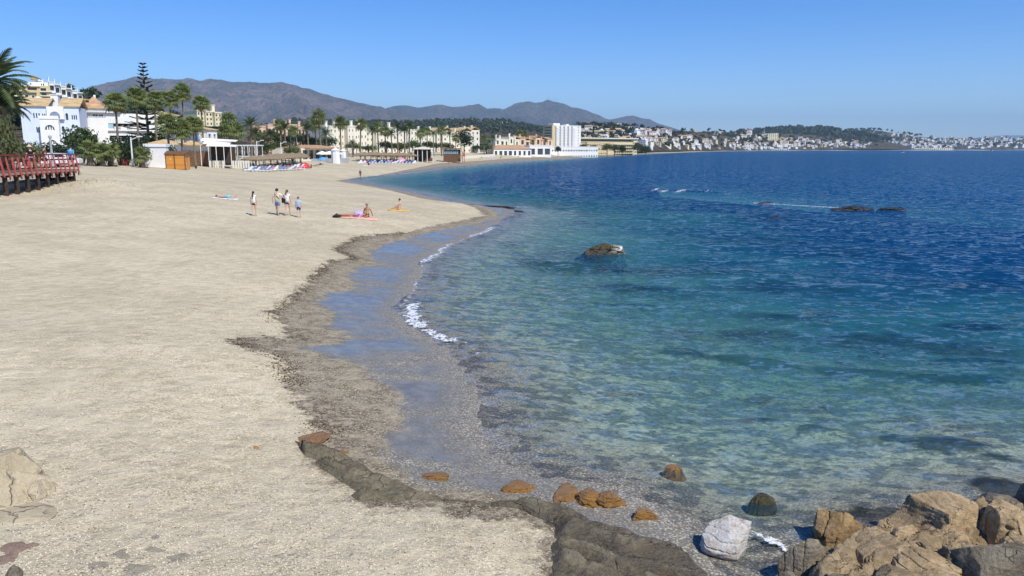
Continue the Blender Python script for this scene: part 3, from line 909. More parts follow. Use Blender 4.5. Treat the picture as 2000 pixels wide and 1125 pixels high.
def tree_px(label, px, py_top, Y, w_px, kind='broad', variant=0, zb=None, **kw):
    p = at(px, py_top, Y)
    z0 = tz(p.x, p.y) if zb is None else zb
    k = {'broad': 0.86, 'bush': 1.15, 'pine': 0.62, 'far': 0.95}[kind]
    return tree(label, (p.x, p.y, z0), (p.z - z0) / (0.97 if kind != 'bush' else 0.95), w_px * Y / FPX / k, kind, variant, **kw)

# ------------------------------------------------------------------ tall star pine with tiers of level branches
def star_pine(label, px, py_top, py_base, Y):
    top = at(px, py_top, Y); z0 = tz(top.x, top.y); h = top.z - z0
    t = thing('norfolk_pine', label, 'pine tree', (top.x, top.y, z0))
    mb = MB(); mb.tube([(0, 0, -0.3), (0, 0, h * 0.5), (0, 0, h)], [0.32, 0.2, 0.03], 8)
    mb.build('trunk', BARK, t, True)
    k = 0; z = h * 0.18
    while z < h * 0.985:
        u = (z - h * 0.18) / (h * 0.82)
        L = 4.3 * (1 - u) ** 1.15 + 0.5
        if 0.40 < u < 0.5: L *= 0.9
        n = 7 if u < 0.7 else 5
        mb = MB(); r = random.Random(k)
        for i in range(n):
            a = 6.283 * i / n + k * 0.4 + r.uniform(-.1, .1)
            d = Vector((math.cos(a), math.sin(a), 0)); s = Vector((-d.y, d.x, 0))
            up = 0.12 + 0.45 * u; LL = L * r.uniform(0.85, 1.08)
            pts = [d * LL * q + Vector((0, 0, z + up * LL * q ** 1.6 - 0.10 * LL * q)) for q in (0, .33, .66, 1)]
            mb.tube(pts, [0.06, 0.045, 0.03, 0.012], 4, 1)
            m = max(7, int(LL * 5))
            for j in range(1, m):
                q = 0.12 + 0.88 * j / m; kk = q * 3; jj = min(int(kk), 2); p = pts[jj].lerp(pts[jj + 1], kk - jj)
                w = (0.20 + 0.32 * math.sin(math.pi * min(q, .95))) * (0.55 + 0.08 * LL)
                for sg in (-1, 1):
                    e = (s * sg + d * 0.8 + Vector((0, 0, 0.30))).normalized() * w * r.uniform(.8, 1.2)
                    th = Vector((0, 0, 0.075))
                    mb.add([p - th - d * .03, p + th + d * .10, p + e * .8 + th, p + e - th * .5], [(0, 1, 2, 3)], 0)
                    mb.add([p - d * .08, p + d * .09, p + e + d * .06, p + e - d * .05], [(0, 1, 2, 3)], 0)
        mb.build('branch_tier', [PINEL, BARKD], t)
        z += h * 0.048 * (1.15 - 0.45 * u); k += 1
    return t
# ------------------------------------------------------------------ buildings
def rect(x, z, w, h): return [(x, z), (x + w, z), (x + w, z + h), (x, z + h)]
def arch(x, z, w, h, n=10):
    r = w / 2; zc = z + h - r
    return [(x, z), (x + w, z)] + [(x + r + r * math.cos(math.pi * i / n), zc + r * math.sin(math.pi * i / n)) for i in range(n + 1)]

def holed_wall(mb, outline, holes, y=0.0, thick=0.25, mi=0, M=None):
    loops = [[Vector((a, b, 0)) for a, b in outline]] + [[Vector((a, b, 0)) for a, b in h] for h in holes]
    flat = [p for l in loops for p in l]
    tris = tessellate_polygon(loops)
    v = [(p.x, y, p.y) for p in flat]
    f = []
    for a, b, c in tris:
        n = (flat[b] - flat[a]).cross(flat[c] - flat[a]).z
        f.append((a, b, c) if n > 0 else (a, c, b))
    mb.add(v, f, mi, M)
    for h in holes:
        n = len(h)
        vv = [(a, y, b) for a, b in h] + [(a, y + thick, b) for a, b in h]
        mb.add(vv, [(i, i + n, (i + 1) % n + n, (i + 1) % n) for i in range(n)], mi, M)

def grid_wall(mb, W, H, rects, y=0.0, thick=0.25, mi=0, z0=0.0, M=None):
    xs = sorted({0.0, W} | {round(a, 4) for x, z, w, h in rects for a in (x, x + w)})
    zs = sorted({z0, H} | {round(a, 4) for x, z, w, h in rects for a in (z, z + h)})
    for i in range(len(xs) - 1):
        for j in range(len(zs) - 1):
            cx, cz = (xs[i] + xs[i + 1]) / 2, (zs[j] + zs[j + 1]) / 2
            if any(x < cx < x + w and z < cz < z + h for x, z, w, h in rects): continue
            mb.add([(xs[i], y, zs[j]), (xs[i + 1], y, zs[j]), (xs[i + 1], y, zs[j + 1]), (xs[i], y, zs[j + 1])], [(0, 1, 2, 3)], mi, M)
    for x, z, w, h in rects:
        v = [(x, y, z), (x + w, y, z), (x + w, y, z + h), (x, y, z + h)]
        mb.add(v + [(a, y + thick, c) for a, _, c in v], [(i, i + 4, (i + 1) % 4 + 4, (i + 1) % 4) for i in range(4)], mi, M)

def hip_roof(mb, x0, x1, y0, y1, z, h, over=0.5, mi=0, ridge=0.5, th=0.18):
    x0 -= over; x1 += over; y0 -= over; y1 += over
    w, d = x1 - x0, y1 - y0
    if w >= d:
        k = d * ridge; r0 = (x0 + k, (y0 + y1) / 2, z + h); r1 = (x1 - k, (y0 + y1) / 2, z + h)
        f = [(4, 5, 9, 8), (5, 6, 9), (6, 7, 8, 9), (7, 4, 8)]
    else:
        k = w * ridge; r0 = ((x0 + x1) / 2, y0 + k, z + h); r1 = ((x0 + x1) / 2, y1 - k, z + h)
        f = [(4, 5, 8), (5, 6, 9, 8), (6, 7, 9), (7, 4, 8, 9)]
    b = [(x0, y0, z), (x1, y0, z), (x1, y1, z), (x0, y1, z)]
    t = [(a, c, z + th) for a, c, _ in b]
    mb.add(b + t + [r0, r1], [(0, 3, 2, 1), (0, 1, 5, 4), (1, 2, 6, 5), (2, 3, 7, 6), (3, 0, 4, 7)] + f, mi)

def gable_roof(mb, x0, x1, y0, y1, z, h, over=0.4, mi=0, axis='x', th=0.15):
    x0 -= over; x1 += over; y0 -= over; y1 += over
    if axis == 'x':
        ym = (y0 + y1) / 2
        v = [(x0, y0, z), (x1, y0, z), (x1, ym, z + h), (x0, ym, z + h), (x0, y1, z), (x1, y1, z)]
    else:
        xm = (x0 + x1) / 2
        v = [(x0, y0, z), (x0, y1, z), (xm, y1, z + h), (xm, y0, z + h), (x1, y0, z), (x1, y1, z)]
    v2 = [(a, b, c + th) for a, b, c in v]
    f = [(0, 1, 2, 3), (3, 2, 5, 4), (6, 9, 8, 7), (9, 10, 11, 8), (0, 6, 7, 1), (4, 5, 11, 10), (0, 3, 9, 6), (3, 4, 10, 9), (1, 7, 8, 2), (2, 8, 11, 5)]
    mb.add(v + v2, f, mi)

class Bld:
    """an upright building set out from the two ends of its front; local x along the front, y into depth"""
    def __init__(self, name, label, cat, px0, Y0, px1, Y1, zb=None, group=None):
        xa, xb = xat(px0, Y0), xat(px1, Y1)
        if zb is None: zb = min(tz(xa, Y0), tz(xb, Y1)) - 0.2
        self.W = math.hypot(xb - xa, Y1 - Y0)
        self.t = thing(name, label, cat, (xa, Y0, zb), math.atan2(Y1 - Y0, xb - xa), group)
        self.zb, self.Y0 = zb, Y0
        self.mid = (Y0 + Y1) / 2
    def h(self, py): return at(1000, py, self.mid).z - self.zb
    def xs(self, px, px0, px1): return self.W * (px - px0) / (px1 - px0)
    def shell(self, H, D, rects, m, thick=0.3, x0=0.0, W=None, y=0.0, name='wall', z0=0.0, pane=True, side=None, mull=False):
        W = W or self.W; mb = MB(); M = Matrix.Translation((x0, y, 0))
        grid_wall(mb, W, H, rects, 0, thick, 0, z0, M)
        mb.add([(0, 0, z0), (0, D, z0), (0, D, H), (0, 0, H), (W, 0, z0), (W, D, z0), (W, D, H), (W, 0, H)], [(1, 0, 3, 2), (4, 5, 6, 7), (5, 1, 2, 6), (3, 7, 6, 2)], 0, M)
        mb.build(name, m, self.t)
        if pane:
            for (x, z, w, h) in rects: self.window(x0 + x, z, w, h, y + thick - 0.03, mull)
        return self
    def window(self, x, z, w, h, y, mull=False, fm=None):
        mb = MB(); mb.box(x - .01, x + w + .01, y, y + .06, z - .01, z + h + .01, 0)
        if mull:
            b = 0.06
            mb.box(x + w / 2 - b / 2, x + w / 2 + b / 2, y - .04, y - .004, z, z + h, 1)
            mb.box(x, x + w, y - .035, y - .006, z, z + b, 1); mb.box(x, x + w, y - .035, y - .006, z + h - b, z + h, 1)
        mb.build('window', [GLASS, fm or FRAMEW], self.t)
    def part(self, name, mb, m): return mb.build(name, m, self.t)

# ---- white and pale blue villa with arches (left edge)
def villa():
    b = Bld('villa', 'white and pale blue villa with arched balconies and tiled roof', 'house', 50, 126, 163, 129)
    W = b.W; H1 = b.h(208); k = W / 113.0      # metres per pixel of front
    X = lambda px: (px - 50) * k
    Z = lambda py: b.h(py)
    blue_holes = []
    for px in (75, 80, 85): blue_holes.append(arch(X(px - 1.3), Z(231), 2.6 * k, 11 * k))
    for px in (92, 96): blue_holes.append(arch(X(px - 1.2), Z(231), 2.4 * k, 10 * k))
    for px in (78, 82, 86): blue_holes.append(arch(X(px - 1.2), Z(259), 2.4 * k, 12 * k))
    for px in (149, 153, 157): blue_holes.append(arch(X(px - 1.2), Z(233), 2.4 * k, 10 * k))
    blue_holes.append(arch(X(136), Z(234), 5 * k, 15 * k)); blue_holes.append(arch(X(126), Z(257), 5.5 * k, 12 * k))
    mb = MB()
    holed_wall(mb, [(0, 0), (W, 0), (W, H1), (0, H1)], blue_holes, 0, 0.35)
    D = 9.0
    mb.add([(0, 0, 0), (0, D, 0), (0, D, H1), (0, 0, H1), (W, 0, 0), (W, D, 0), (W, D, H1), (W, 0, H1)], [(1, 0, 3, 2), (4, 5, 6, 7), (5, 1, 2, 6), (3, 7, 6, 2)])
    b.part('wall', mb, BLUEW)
    # projecting white block with a large loggia over an arched window
    wx0, wx1 = X(88), X(124); Wb = wx1 - wx0; Hb = Z(233)
    holes = [arch(X(97) - wx0, Z(257), 18.5 * k, 14 * k, 14), arch(X(100) - wx0, Z(284), 17 * k, 12 * k, 14)]
    mb = MB(); M = Matrix.Translation((wx0, -1.6, 0))
    holed_wall(mb, [(0, 0), (Wb, 0), (Wb, Hb), (0, Hb)], holes, 0, 0.4, 0, M)
    mb.add([(0, 0, 0), (0, 1.59, 0), (0, 1.59, Hb), (0, 0, Hb), (Wb, 0, 0), (Wb, 1.59, 0), (Wb, 1.59, Hb), (Wb, 0, Hb)], [(1, 0, 3, 2), (4, 5, 6, 7), (3, 7, 6, 2)], 0, M)
    b.part('front_block', mb, WHITE)
    # upper white gable with loggia, stepping back
    gx0, gx1 = X(101), X(134); zg = Z(233); Wg = gx1 - gx0
    mb = MB(); M = Matrix.Translation((gx0, -0.5, 0)); Hg = Z(208)
    holed_wall(mb, [(0, zg + .01), (Wg, zg + .01), (Wg, Hg), (0, Hg)], [arch(X(106) - gx0, zg + .05, 20 * k, 16 * k, 14)], 0, 0.5, 0, M)
    mb.add([(0, 0, zg), (0, 5, zg), (0, 5, Hg), (0, 0, Hg), (Wg, 0, zg), (Wg, 5, zg), (Wg, 5, Hg), (Wg, 0, Hg)], [(1, 0, 3, 2), (4, 5, 6, 7), (3, 7, 6, 2)], 0, M)
    b.part('loggia_wall', mb, WHITE)
    outl = [(X(60), Z(214)), (X(134), Z(214)), (X(134), Z(206)), (X(73), Z(184)), (X(60), Z(191))]
    n = len(outl); mb = MB(); mb.add([(a_, 5.2, c_) for a_, c_ in outl] + [(a_, 5.6, c_) for a_, c_ in outl], [tuple(range(n)), tuple(range(2 * n - 1, n - 1, -1))] + [(i, i + n, (i + 1) % n + n, (i + 1) % n) for i in range(n)])
    b.part('sloping_parapet', mb, WHITE)
    for hl, y, dx in [(h, 0.33, 0) for h in blue_holes] + [(h, -1.6 + 0.37, wx0) for h in holes] + [(arch(X(106), zg + .05, 20 * k, 16 * k, 14), 0.6, 0)]:
        m2 = MB(); xs = [p[0] + dx for p in hl]; zs = [p[1] for p in hl]
        m2.add([(p[0] + dx, y, p[1]) for p in hl], [tuple(range(len(hl)))])
        w = max(xs) - min(xs)
        if w > 1.0:
            for q in (0.25, 0.5, 0.75):
                xq = min(xs) + w * q; m2.box(xq - .09, xq + .09, y - .12, y - .02, min(zs), max(zs) - w * .12, 1)
            m2.box(min(xs), max(xs), y - .13, y - .03, min(zs), min(zs) + (max(zs) - min(zs)) * .22, 1)
        m2.build('window', [GLASS, FRAMEW], b.t)
    m2 = MB(); gable_roof(m2, X(53), X(100), 0.1, D, H1, 1.45, 0.4, 0); b.part('roof', m2, OCHRE)
    m2 = MB(); gable_roof(m2, X(128), X(162), 0.1, D, H1, 1.5, 0.35, 0); b.part('roof', m2, OCHRE)
    m2 = MB(); m2.box(X(97), X(112), 6, 8, Z(205), Z(181)); m2.box(X(96), X(113), 5.9, 8.1, Z(181), Z(179.6)); b.part('chimney', m2, WHITE)
    m2 = MB(); m2.box(wx0 - .05, wx1 + .05, -1.7, -1.45, Hb, Hb + .5); b.part('balcony_wall', m2, WHITE)
    m2 = MB()
    for i in range(9): m2.box(X(55 + 1.5 * i), X(56 + 1.5 * i), -.8, -.7, 0, 2.2)
    m2.box(X(54), X(72), -.85, -.65, 2.2, 2.35); b.part('fence', m2, FRAMEW)
villa()

# ---- big white house with long balconies beside the villa
def white_house():
    b = Bld('white_house', 'large white house with hipped roof and long balconies behind fan palms', 'house', 162, 138, 345, 146)
    W = b.W; k = W / 183.0; X = lambda px: (px - 162) * k; Z = b.h
    H = Z(222)
    b.shell(H, 12, [(X(188), Z(228.5), 9 * k, 5 * k), (X(199), Z(228.5), 8 * k, 5 * k), (X(215), Z(251.5), 76 * k, 11 * k), (X(216), Z(276), 72 * k, 12 * k)], WHITE, 1.2, pane=False)
    for x, z, w, h in [(X(188), Z(228.5), 9 * k, 5 * k), (X(199), Z(228.5), 8 * k, 5 * k)]: b.window(x, z, w, h, 0.15, True)
    for i in range(5): b.window(X(228 + 12 * i), Z(251.4), 6 * k, 8 * k, 1.1, True)
    for i in range(5): b.window(X(222 + 13 * i), Z(276), 6 * k, 9 * k, 1.1, True)
    m = MB(); m.box(X(214), X(225), .1, .16, Z(251.4), Z(239)); b.part('glass_screen', m, GLASSB)
    m = MB()
    m.box(X(226), X(292), -.35, -.2, Z(254.5), Z(247.6)); m.box(X(214), X(300), -.4, 0, Z(255.5), Z(254.5))
    m.box(X(226), X(300), -.35, -.2, Z(279), Z(273)); b.part('balcony', m, WHITE)
    for i in range(8):
        for x in (229, 250):
            m = MB(); m.box(X(x + 1.2 * i), X(x + .6 + 1.2 * i), -.37, -.355, Z(253), Z(249)); b.part('baluster_gap', m, GLASS)
    m = MB(); m.box(-.3, X(240), -.5, 1.5, H + .05, Z(214)); b.part('eaves_band', m, WHITE)
    for i in range(13): m = MB(); m.box(X(163 + 4 * i), X(164.6 + 4 * i), -.9, -.52, Z(219.5), Z(217.6)); b.part('rafter_end', m, WHITE)
    m = MB(); hip_roof(m, 0, X(238), -.4, 11.5, Z(213.8), Z(207) - Z(213.8), .4, 0); b.part('roof', m, OCHRE)
    m = MB(); m.box(X(150), X(180), 4, 9, Z(213), Z(196)); b.part('dormer', m, WHITE)
    for px in (156, 163): b.window(X(px), Z(201.5), 3 * k, 4 * k, 3.95)
    m = MB(); hip_roof(m, X(178), X(212), 3.5, 11, Z(208), Z(187) - Z(208), .5, 0, .45); b.part('roof', m, TILE)
    m = MB(); hip_roof(m, X(148), X(181), 3.6, 10, Z(196), Z(191.5) - Z(196), .4, 0, .45); b.part('roof', m, TILE)
    m = MB(); m.box(X(196), X(200), 5, 6, Z(192), Z(184)); b.part('chimney', m, WHITE)
    c = Bld('white_villa', 'low white villa with ochre hipped roof behind the star pine', 'house', 292, 176, 352, 179)
    k2 = c.W / 60; X2 = lambda px: (px - 292) * k2
    c.shell(c.h(226), 9, [(X2(335), c.h(236), 9 * k2, 6 * k2), (X2(312), c.h(238), 8 * k2, 7 * k2), (X2(346), c.h(262), 4 * k2, 8 * k2)], WHITE, .4)
    m = MB(); hip_roof(m, 0, c.W, 0, 9, c.h(226), c.h(215.5) - c.h(226), .5, 0, .5); c.part('roof', m, OCHRE)
white_house()

# ---- stepped apartments on the hill top left
def hill_apartments():
    Yf = 300
    b = Bld('apartment_block', 'stepped yellow and white apartment block on the hill top', 'apartments', 33, 300, 112, 306, zb=at(40, 197, 300).z)
    k = b.W / 79.0; X = lambda px: (px - 33) * k; Z = b.h
    b.shell(Z(181), 14, [(X(48), Z(189), 5 * k, 4.5 * k), (X(61), Z(190), 6 * k, 5 * k), (X(74), Z(191), 5 * k, 5 * k)], CREAM, .5, W=X(80), z0=-6)
    m = MB(); hip_roof(m, 0, X(78), 0, 13, Z(181), Z(171) - Z(181), .8, 0, .5); b.part('roof', m, OCHRE)
    b.shell(Z(166), 14, [(4 * k, Z(175), 18 * k, 6 * k), (29 * k, Z(176), 11 * k, 6 * k), (30 * k, Z(185), 10 * k, 6 * k), (31 * k, Z(193), 9 * k, 5 * k)], YELLOW, 1.5, x0=X(62), W=48 * k, y=2.2, z0=-6)
    b.shell(Z(158.5), 12, [(6 * k, Z(164), 2.4 * k, 4 * k), (27 * k, Z(164.5), 2.2 * k, 3.6 * k), (31 * k, Z(165), 2.5 * k, 4.5 * k)], WHITE, .5, x0=X(65), W=45 * k, y=4, z0=Z(166) + .02)
    b.shell(Z(152), 8, [(7 * k, Z(156.5), 12 * k, 1.8 * k)], WHITE, .5, x0=X(74), W=22 * k, y=6, z0=Z(158.5) + .02)
    m = MB(); hip_roof(m, X(74), X(84), 5.5, 13, Z(152), 1.6, .5, 0); b.part('roof', m, TILE)
    for px in (82, 94, 104): 
        m = MB(); m.box(X(px), X(px + 2.2), 7, 8.2, Z(158), Z(149.5 + (px - 82) * .12)); b.part('chimney', m, WHITE)
    m = MB(); m.box(X(62) - .4, X(91), 1.6, 2.15, Z(168), Z(166.4)); m.box(X(90), X(113), 1.4, 2.15, Z(178.3), Z(176.4)); m.box(X(90), X(113), 1.4, 2.15, Z(187), Z(185)); b.part('balcony', m, PALE)
    # the long white terrace descending to the right
    c = Bld('terraced_block', 'long white terrace of stepped flats running down the hill', 'apartments', 110, 308, 174, 316, zb=at(140, 200, 350).z)
    for i in range(6):
        x0 = c.W * i / 6; w = c.W / 6 - .15
        top = c.h(163 + 3.6 * i); Hs = top
        r = [(w * .1, Hs - 3.0, w * .8, 2.0), (w * .1, Hs - 6.4, w * .8, 2.2), (w * .15, Hs - 9.6, w * .7, 2.0)]
        c.shell(Hs, 11, r, (WHITE, WHITE, PALE)[i % 3], 1.2, x0=x0, W=w, y=.6 * (i % 2), z0=-8)
        m = MB(); m.box(x0 + w * .3, x0 + w * .42, 3, 4, Hs, Hs + 2.2); m.box(x0 + w * .28, x0 + w * .44, 2.9, 4.1, Hs + 2.2, Hs + 2.4); c.part('chimney', m, WHITE)
        m = MB(); m.box(x0, x0 + w, -.5, .6 * (i % 2) - .01, Hs - 4.0, Hs - 3.1); c.part('balcony', m, WHITE)
        m = MB(); m.box(x0 - .05, x0 + w + .05, -.2, 11.2, Hs + .02, Hs + .35); c.part('parapet', m, WHITE)
hill_apartments()

# ---- generic houses with windows, for the blocks along the beach
def block(name, label, px0, px1, Y0, Y1, py_top, m, floors, bays, roof='flat', D=10, roofm=None, wfrac=(.45, .5), py_base=None, group=None, seed=0, chim=0, cat='house', steps=None, zb=None):
    b = Bld(name, label, cat, px0, Y0, px1, Y1, zb=zb if zb is not None else (None if py_base is None else at(px0, py_base, Y0).z), group=group)
    r = random.Random(seed); H = b.h(py_top)
    n = steps or 1; w = b.W / n
    for s in range(n):
        Hs = H * (1 if n == 1 else r.uniform(.82, 1.0)); y = 0 if n == 1 else r.uniform(0, 2.5)
        rects = []
        fh = Hs / floors
        nb = max(1, bays // n)
        for f in range(floors):
            for i in range(nb):
                ww = w / nb * wfrac[0] * r.uniform(.7, 1.2); hh = fh * wfrac[1]
                rects.append((w * (i + .5) / nb - ww / 2, f * fh + fh * .28, ww, hh))
        b.shell(Hs, D, rects, m, .45, x0=w * s + .02, W=w - .04, y=y)
        mb = MB()
        if roof == 'flat':
            mb.box(w * s - .08, w * (s + 1) + .08, y - .15, y + D + .15, Hs + .01, Hs + .45); b.part('parapet', mb, m)
        elif roof == 'hip':
            hip_roof(mb, w * s, w * (s + 1), y, y + D, Hs, min(w, D) * .22, .4, 0); b.part('roof', mb, roofm or TILE)
        else:
            gable_roof(mb, w * s, w * (s + 1), y, y + D, Hs, min(w, D) * .24, .3, 0, 'y' if r.random() < .5 else 'x'); b.part('roof', mb, roofm or TILE)
        if r.random() < chim:
            mb = MB(); cx = w * (s + r.uniform(.2, .8)); mb.box(cx - .45, cx + .45, y + 2, y + 2.9, Hs, Hs + 2.4); mb.box(cx - .6, cx + .6, y + 1.85, y + 3.05, Hs + 2.4, Hs + 2.6); b.part('chimney', mb, m)
    return b
# ------------------------------------------------------------------ blocks along the beach
block('apartment_block', 'cream apartment block on the slope behind the white canopy restaurant', 398, 438, 235, 240, 217, CREAM, 3, 6, D=9, steps=3, seed=2, chim=.6, cat='apartments', py_base=246)
block('white_house', 'white house with stepped roof behind the white canopies', 393, 432, 150, 156, 243, WHITE, 2, 4, 'gable', 9, OCHRE, steps=2, seed=3)
block('white_bungalow', 'low white bungalow with ochre hipped roof behind the wooden kiosk', 290, 345, 126, 127, 283, WHITE, 1, 4, 'hip', 7, OCHRE, seed=4)
block('garden_wall_house', 'plain white walled outbuilding beside the wooden kiosk', 283, 326, 112.5, 113, 287, WHITE, 1, 1, 'flat', 4, wfrac=(.0001, .0001), seed=5)
block('terraced_houses', 'orange flat-roofed terrace seen over the dark trees', 496, 600, 330, 350, 243, PEACH, 2, 14, D=9, steps=7, seed=6, chim=.5)
block('apartment_block', 'pale cream stepped apartments behind the slender palms', 640, 720, 300, 315, 243, PALE, 4, 12, D=12, steps=4, seed=7, chim=.9, cat='apartments', wfrac=(.3, .4))
block('apartment_block', 'pale cream apartments with terraces behind the thatched shades', 716, 800, 325, 345, 249, PALE, 4, 12, D=12, steps=4, seed=8, chim=.9, cat='apartments', wfrac=(.35, .4))
block('apartment_block', 'pale cream apartments with tall chimneys behind the palm clump', 798, 872, 400, 415, 250, PALE, 4, 12, D=12, steps=4, seed=9, chim=1, cat='apartments', wfrac=(.3, .4))
block('apartment_block', 'pale cream gabled apartments beside the beach norfolk pine', 868, 938, 410, 430, 252, PALE, 4, 10, 'gable', 12, OCHRE, steps=4, seed=10, chim=1, cat='apartments', wfrac=(.3, .4))
block('terraced_houses', 'cream stepped terrace above the brown-roofed beach restaurant', 970, 1015, 480, 490, 268, PALE, 2, 8, D=9, steps=5, seed=11, chim=.8)
block('terraced_houses', 'peach stepped terrace with tiled roofs left of the hotel tower', 1008, 1082, 500, 530, 269, PEACH, 2, 12, 'gable', 9, TILE, steps=7, seed=12, chim=.7)
block('beach_restaurant', 'white beach restaurant with long brown tiled roof', 964, 1038, 420, 430, 291, WHITE, 1, 8, 'hip', 10, TILE, seed=13, cat='restaurant', wfrac=(.6, .5))
block('beach_house', 'small white modern beach house with wide windows', 1034, 1076, 455, 460, 285, WHITE, 1, 3, 'flat', 8, seed=14, wfrac=(.7, .5))
block('beach_club', 'long low white beach club below the hotel tower', 1066, 1168, 520, 555, 287.5, WHITE, 2, 20, 'flat', 12, seed=15, wfrac=(.55, .3), cat='building')

# ---- hotel tower
def hotel_tower():
    b = Bld('hotel_tower', 'tall white hotel tower with dark vertical balcony bays', 'hotel', 1086, 640, 1134, 652)
    H = b.h(246.5); W = b.W; fl = 10; fh = H / fl
    rects = []
    for c in (.13, .29, .45, .60):
        for f in range(fl): rects.append((W * c, f * fh + .35, W * .055, fh - .75))
    for f in range(fl): rects.append((W * .88, f * fh + 1.0, W * .035, fh * .4))
    b.shell(H, 16, rects, WHITE, 1.0)
    m = MB()
    for c in (.0, .165, .325, .485, .66):
        for f in range(fl): m.box(W * c + .1, W * (c + .11), -.5, -.01, f * fh + .1, f * fh + 1.1)
    b.part('balcony', m, WHITE)
    m = MB(); m.box(-3.2, -.02, 1, 15, 0, H + .8); b.part('stair_wing', m, YELLOW)
    m = MB()
    for f in range(fl): m.box(-3.26, -3.21, 3, 13, f * fh + .5, f * fh + fh - .6)
    b.part('side_windows', m, GLASS)
    m = MB(); m.box(-.3, W * .25, 4, 12, H + .01, H + 2.4); m.box(W * .5, W * .62, 4, 10, H + .01, H + 1.8); b.part('roof_house', m, WHITE)
    m = MB(); m.box(-.1, W + .1, -.12, -.02, H - .1, H + .6); b.part('parapet', m, WHITE)
hotel_tower()
# ---- long hotel with overhanging roof slab
def long_hotel():
    b = Bld('hotel_block', 'long yellow hotel with overhanging roof slab and dark balconies', 'hotel', 1132, 700, 1243, 760)
    H = b.h(270); W = b.W; fh = H / 6
    b.shell(H - .6, 14, [(W * .005, H - fh * 1.0, W * .9, fh * .55)] + [(W * (.60 + .036 * i), fh * j + .3, W * .024, fh * .72) for i in range(9) for j in range(4)], YELLOW, 1.4)
    m = MB(); m.box(-.5, W + .5, -2.2, 15, H - .58, H + .35); b.part('roof', m, PALE)
    m = MB(); m.box(W * .93, W + .2, -1.0, -.02, 0, H - .6); b.part('end_wall', m, CREAM)
    for j in range(5):
        m = MB(); m.box(W * .945, W * .985, -1.05, -1.005, fh * j + .8, fh * j + 1.9); b.part('window', m, GLASS)
        m = MB(); m.box(W * .58, W * .925, -1.3, -.02, fh * j - .1, fh * j + .15); b.part('balcony', m, PALE)
    block('hotel_annexe', 'low yellow terraced annexe in front of the long hotel', 1133, 1186, 660, 680, 276, YELLOW, 3, 14, D=12, steps=4, seed=21, cat='hotel', wfrac=(.5, .35))
long_hotel()
# ---- landmark blocks farther round the bay
def on_hill(hill, name, label, px0, px1, py_top, py_base, m, floors, bays, **kw):
    p = hill.seen((px0 + px1) / 2, py_base)
    return block(name, label, px0, px1, p.y, p.y + kw.pop('skew', 6), py_top, m, floors, bays, zb=p.z - 2, **kw)
on_hill(hill_mid, 'apartment_block', 'cream slab of flats standing out of the far wood', 1481, 1519, 260, 273, CREAM, 5, 14, D=14, steps=5, seed=31, cat='apartments')
on_hill(hill_mid, 'white_tower', 'small square white tower block on the coast hill', 1402, 1411, 257, 267, WHITE, 4, 3, D=10, seed=32, cat='tower block')
on_hill(hill_cape, 'hotel_block', 'wide white hotel at the water on the far shore', 1646, 1683, 281, 292, WHITE, 4, 16, D=14, steps=5, seed=33, cat='hotel')
on_hill(hill_cape, 'sea_wall', 'long low white building at the far waterline', 1785, 1862, 289, 292.5, PALE, 1, 20, D=10, seed=34, cat='building')
on_hill(hill_mid, 'long_shed', 'long white low building on the far beach', 1487, 1540, 290.5, 294, WHITE, 1, 12, D=10, seed=35, cat='building')
on_hill(hill_town, 'white_villa', 'long white terrace of gabled houses halfway up the town slope', 1300, 1326, 268, 275, WHITE, 2, 12, D=10, steps=8, seed=36, roof='gable', roofm=OCHRE)
on_hill(hill_town, 'white_villa', 'large white villa on top of the town hill', 1190, 1213, 240, 248, WHITE, 2, 6, D=14, steps=2, seed=37)

# ------------------------------------------------------------------ small houses of the hillside towns
def house_mesh(v):
    r = random.Random(v); mb = MB()
    w, d, h = r.uniform(9, 15), r.uniform(8, 11), r.choice((3.4, 6.2, 6.4, 9.0))
    mb.box(-w / 2, w / 2, -d / 2, d / 2, -6, h, 0)
    if v % 3 == 0: gable_roof(mb, -w / 2, w / 2, -d / 2, d / 2, h + .02, 2.0, .4, 1)
    elif v % 3 == 1: hip_roof(mb, -w / 2, w / 2, -d / 2, d / 2, h + .02, 1.9, .5, 1)
    else:
        mb.box(-w / 2 - .1, w / 2 + .1, -d / 2 - .1, d / 2 + .1, h + .02, h + .5, 0); mb.box(-w * .2, w * .3, -d * .2, d * .3, h + .52, h + 3.0, 0)
    fl = max(1, int(h / 3))
    for f in range(fl):
        n = r.randint(2, 4)
        for i in range(n):
            x = -w / 2 + w * (i + .5) / n
            mb.box(x - .8, x + .8, -d / 2 - .06, -d / 2 + .1, f * 3 + .8, f * 3 + 2.3, 2)
    if r.random() < .6: mb.box(w * .2, w * .2 + .9, 0, .9, h, h + 2.8, 0)
    return mb.mesh('house', [(WHITE, WHITE, PALE, WHITE, CREAM)[v % 5], OCHRE if v % 2 else TILE, GLASS])
HOUSES = [house_mesh(v) for v in range(12)]
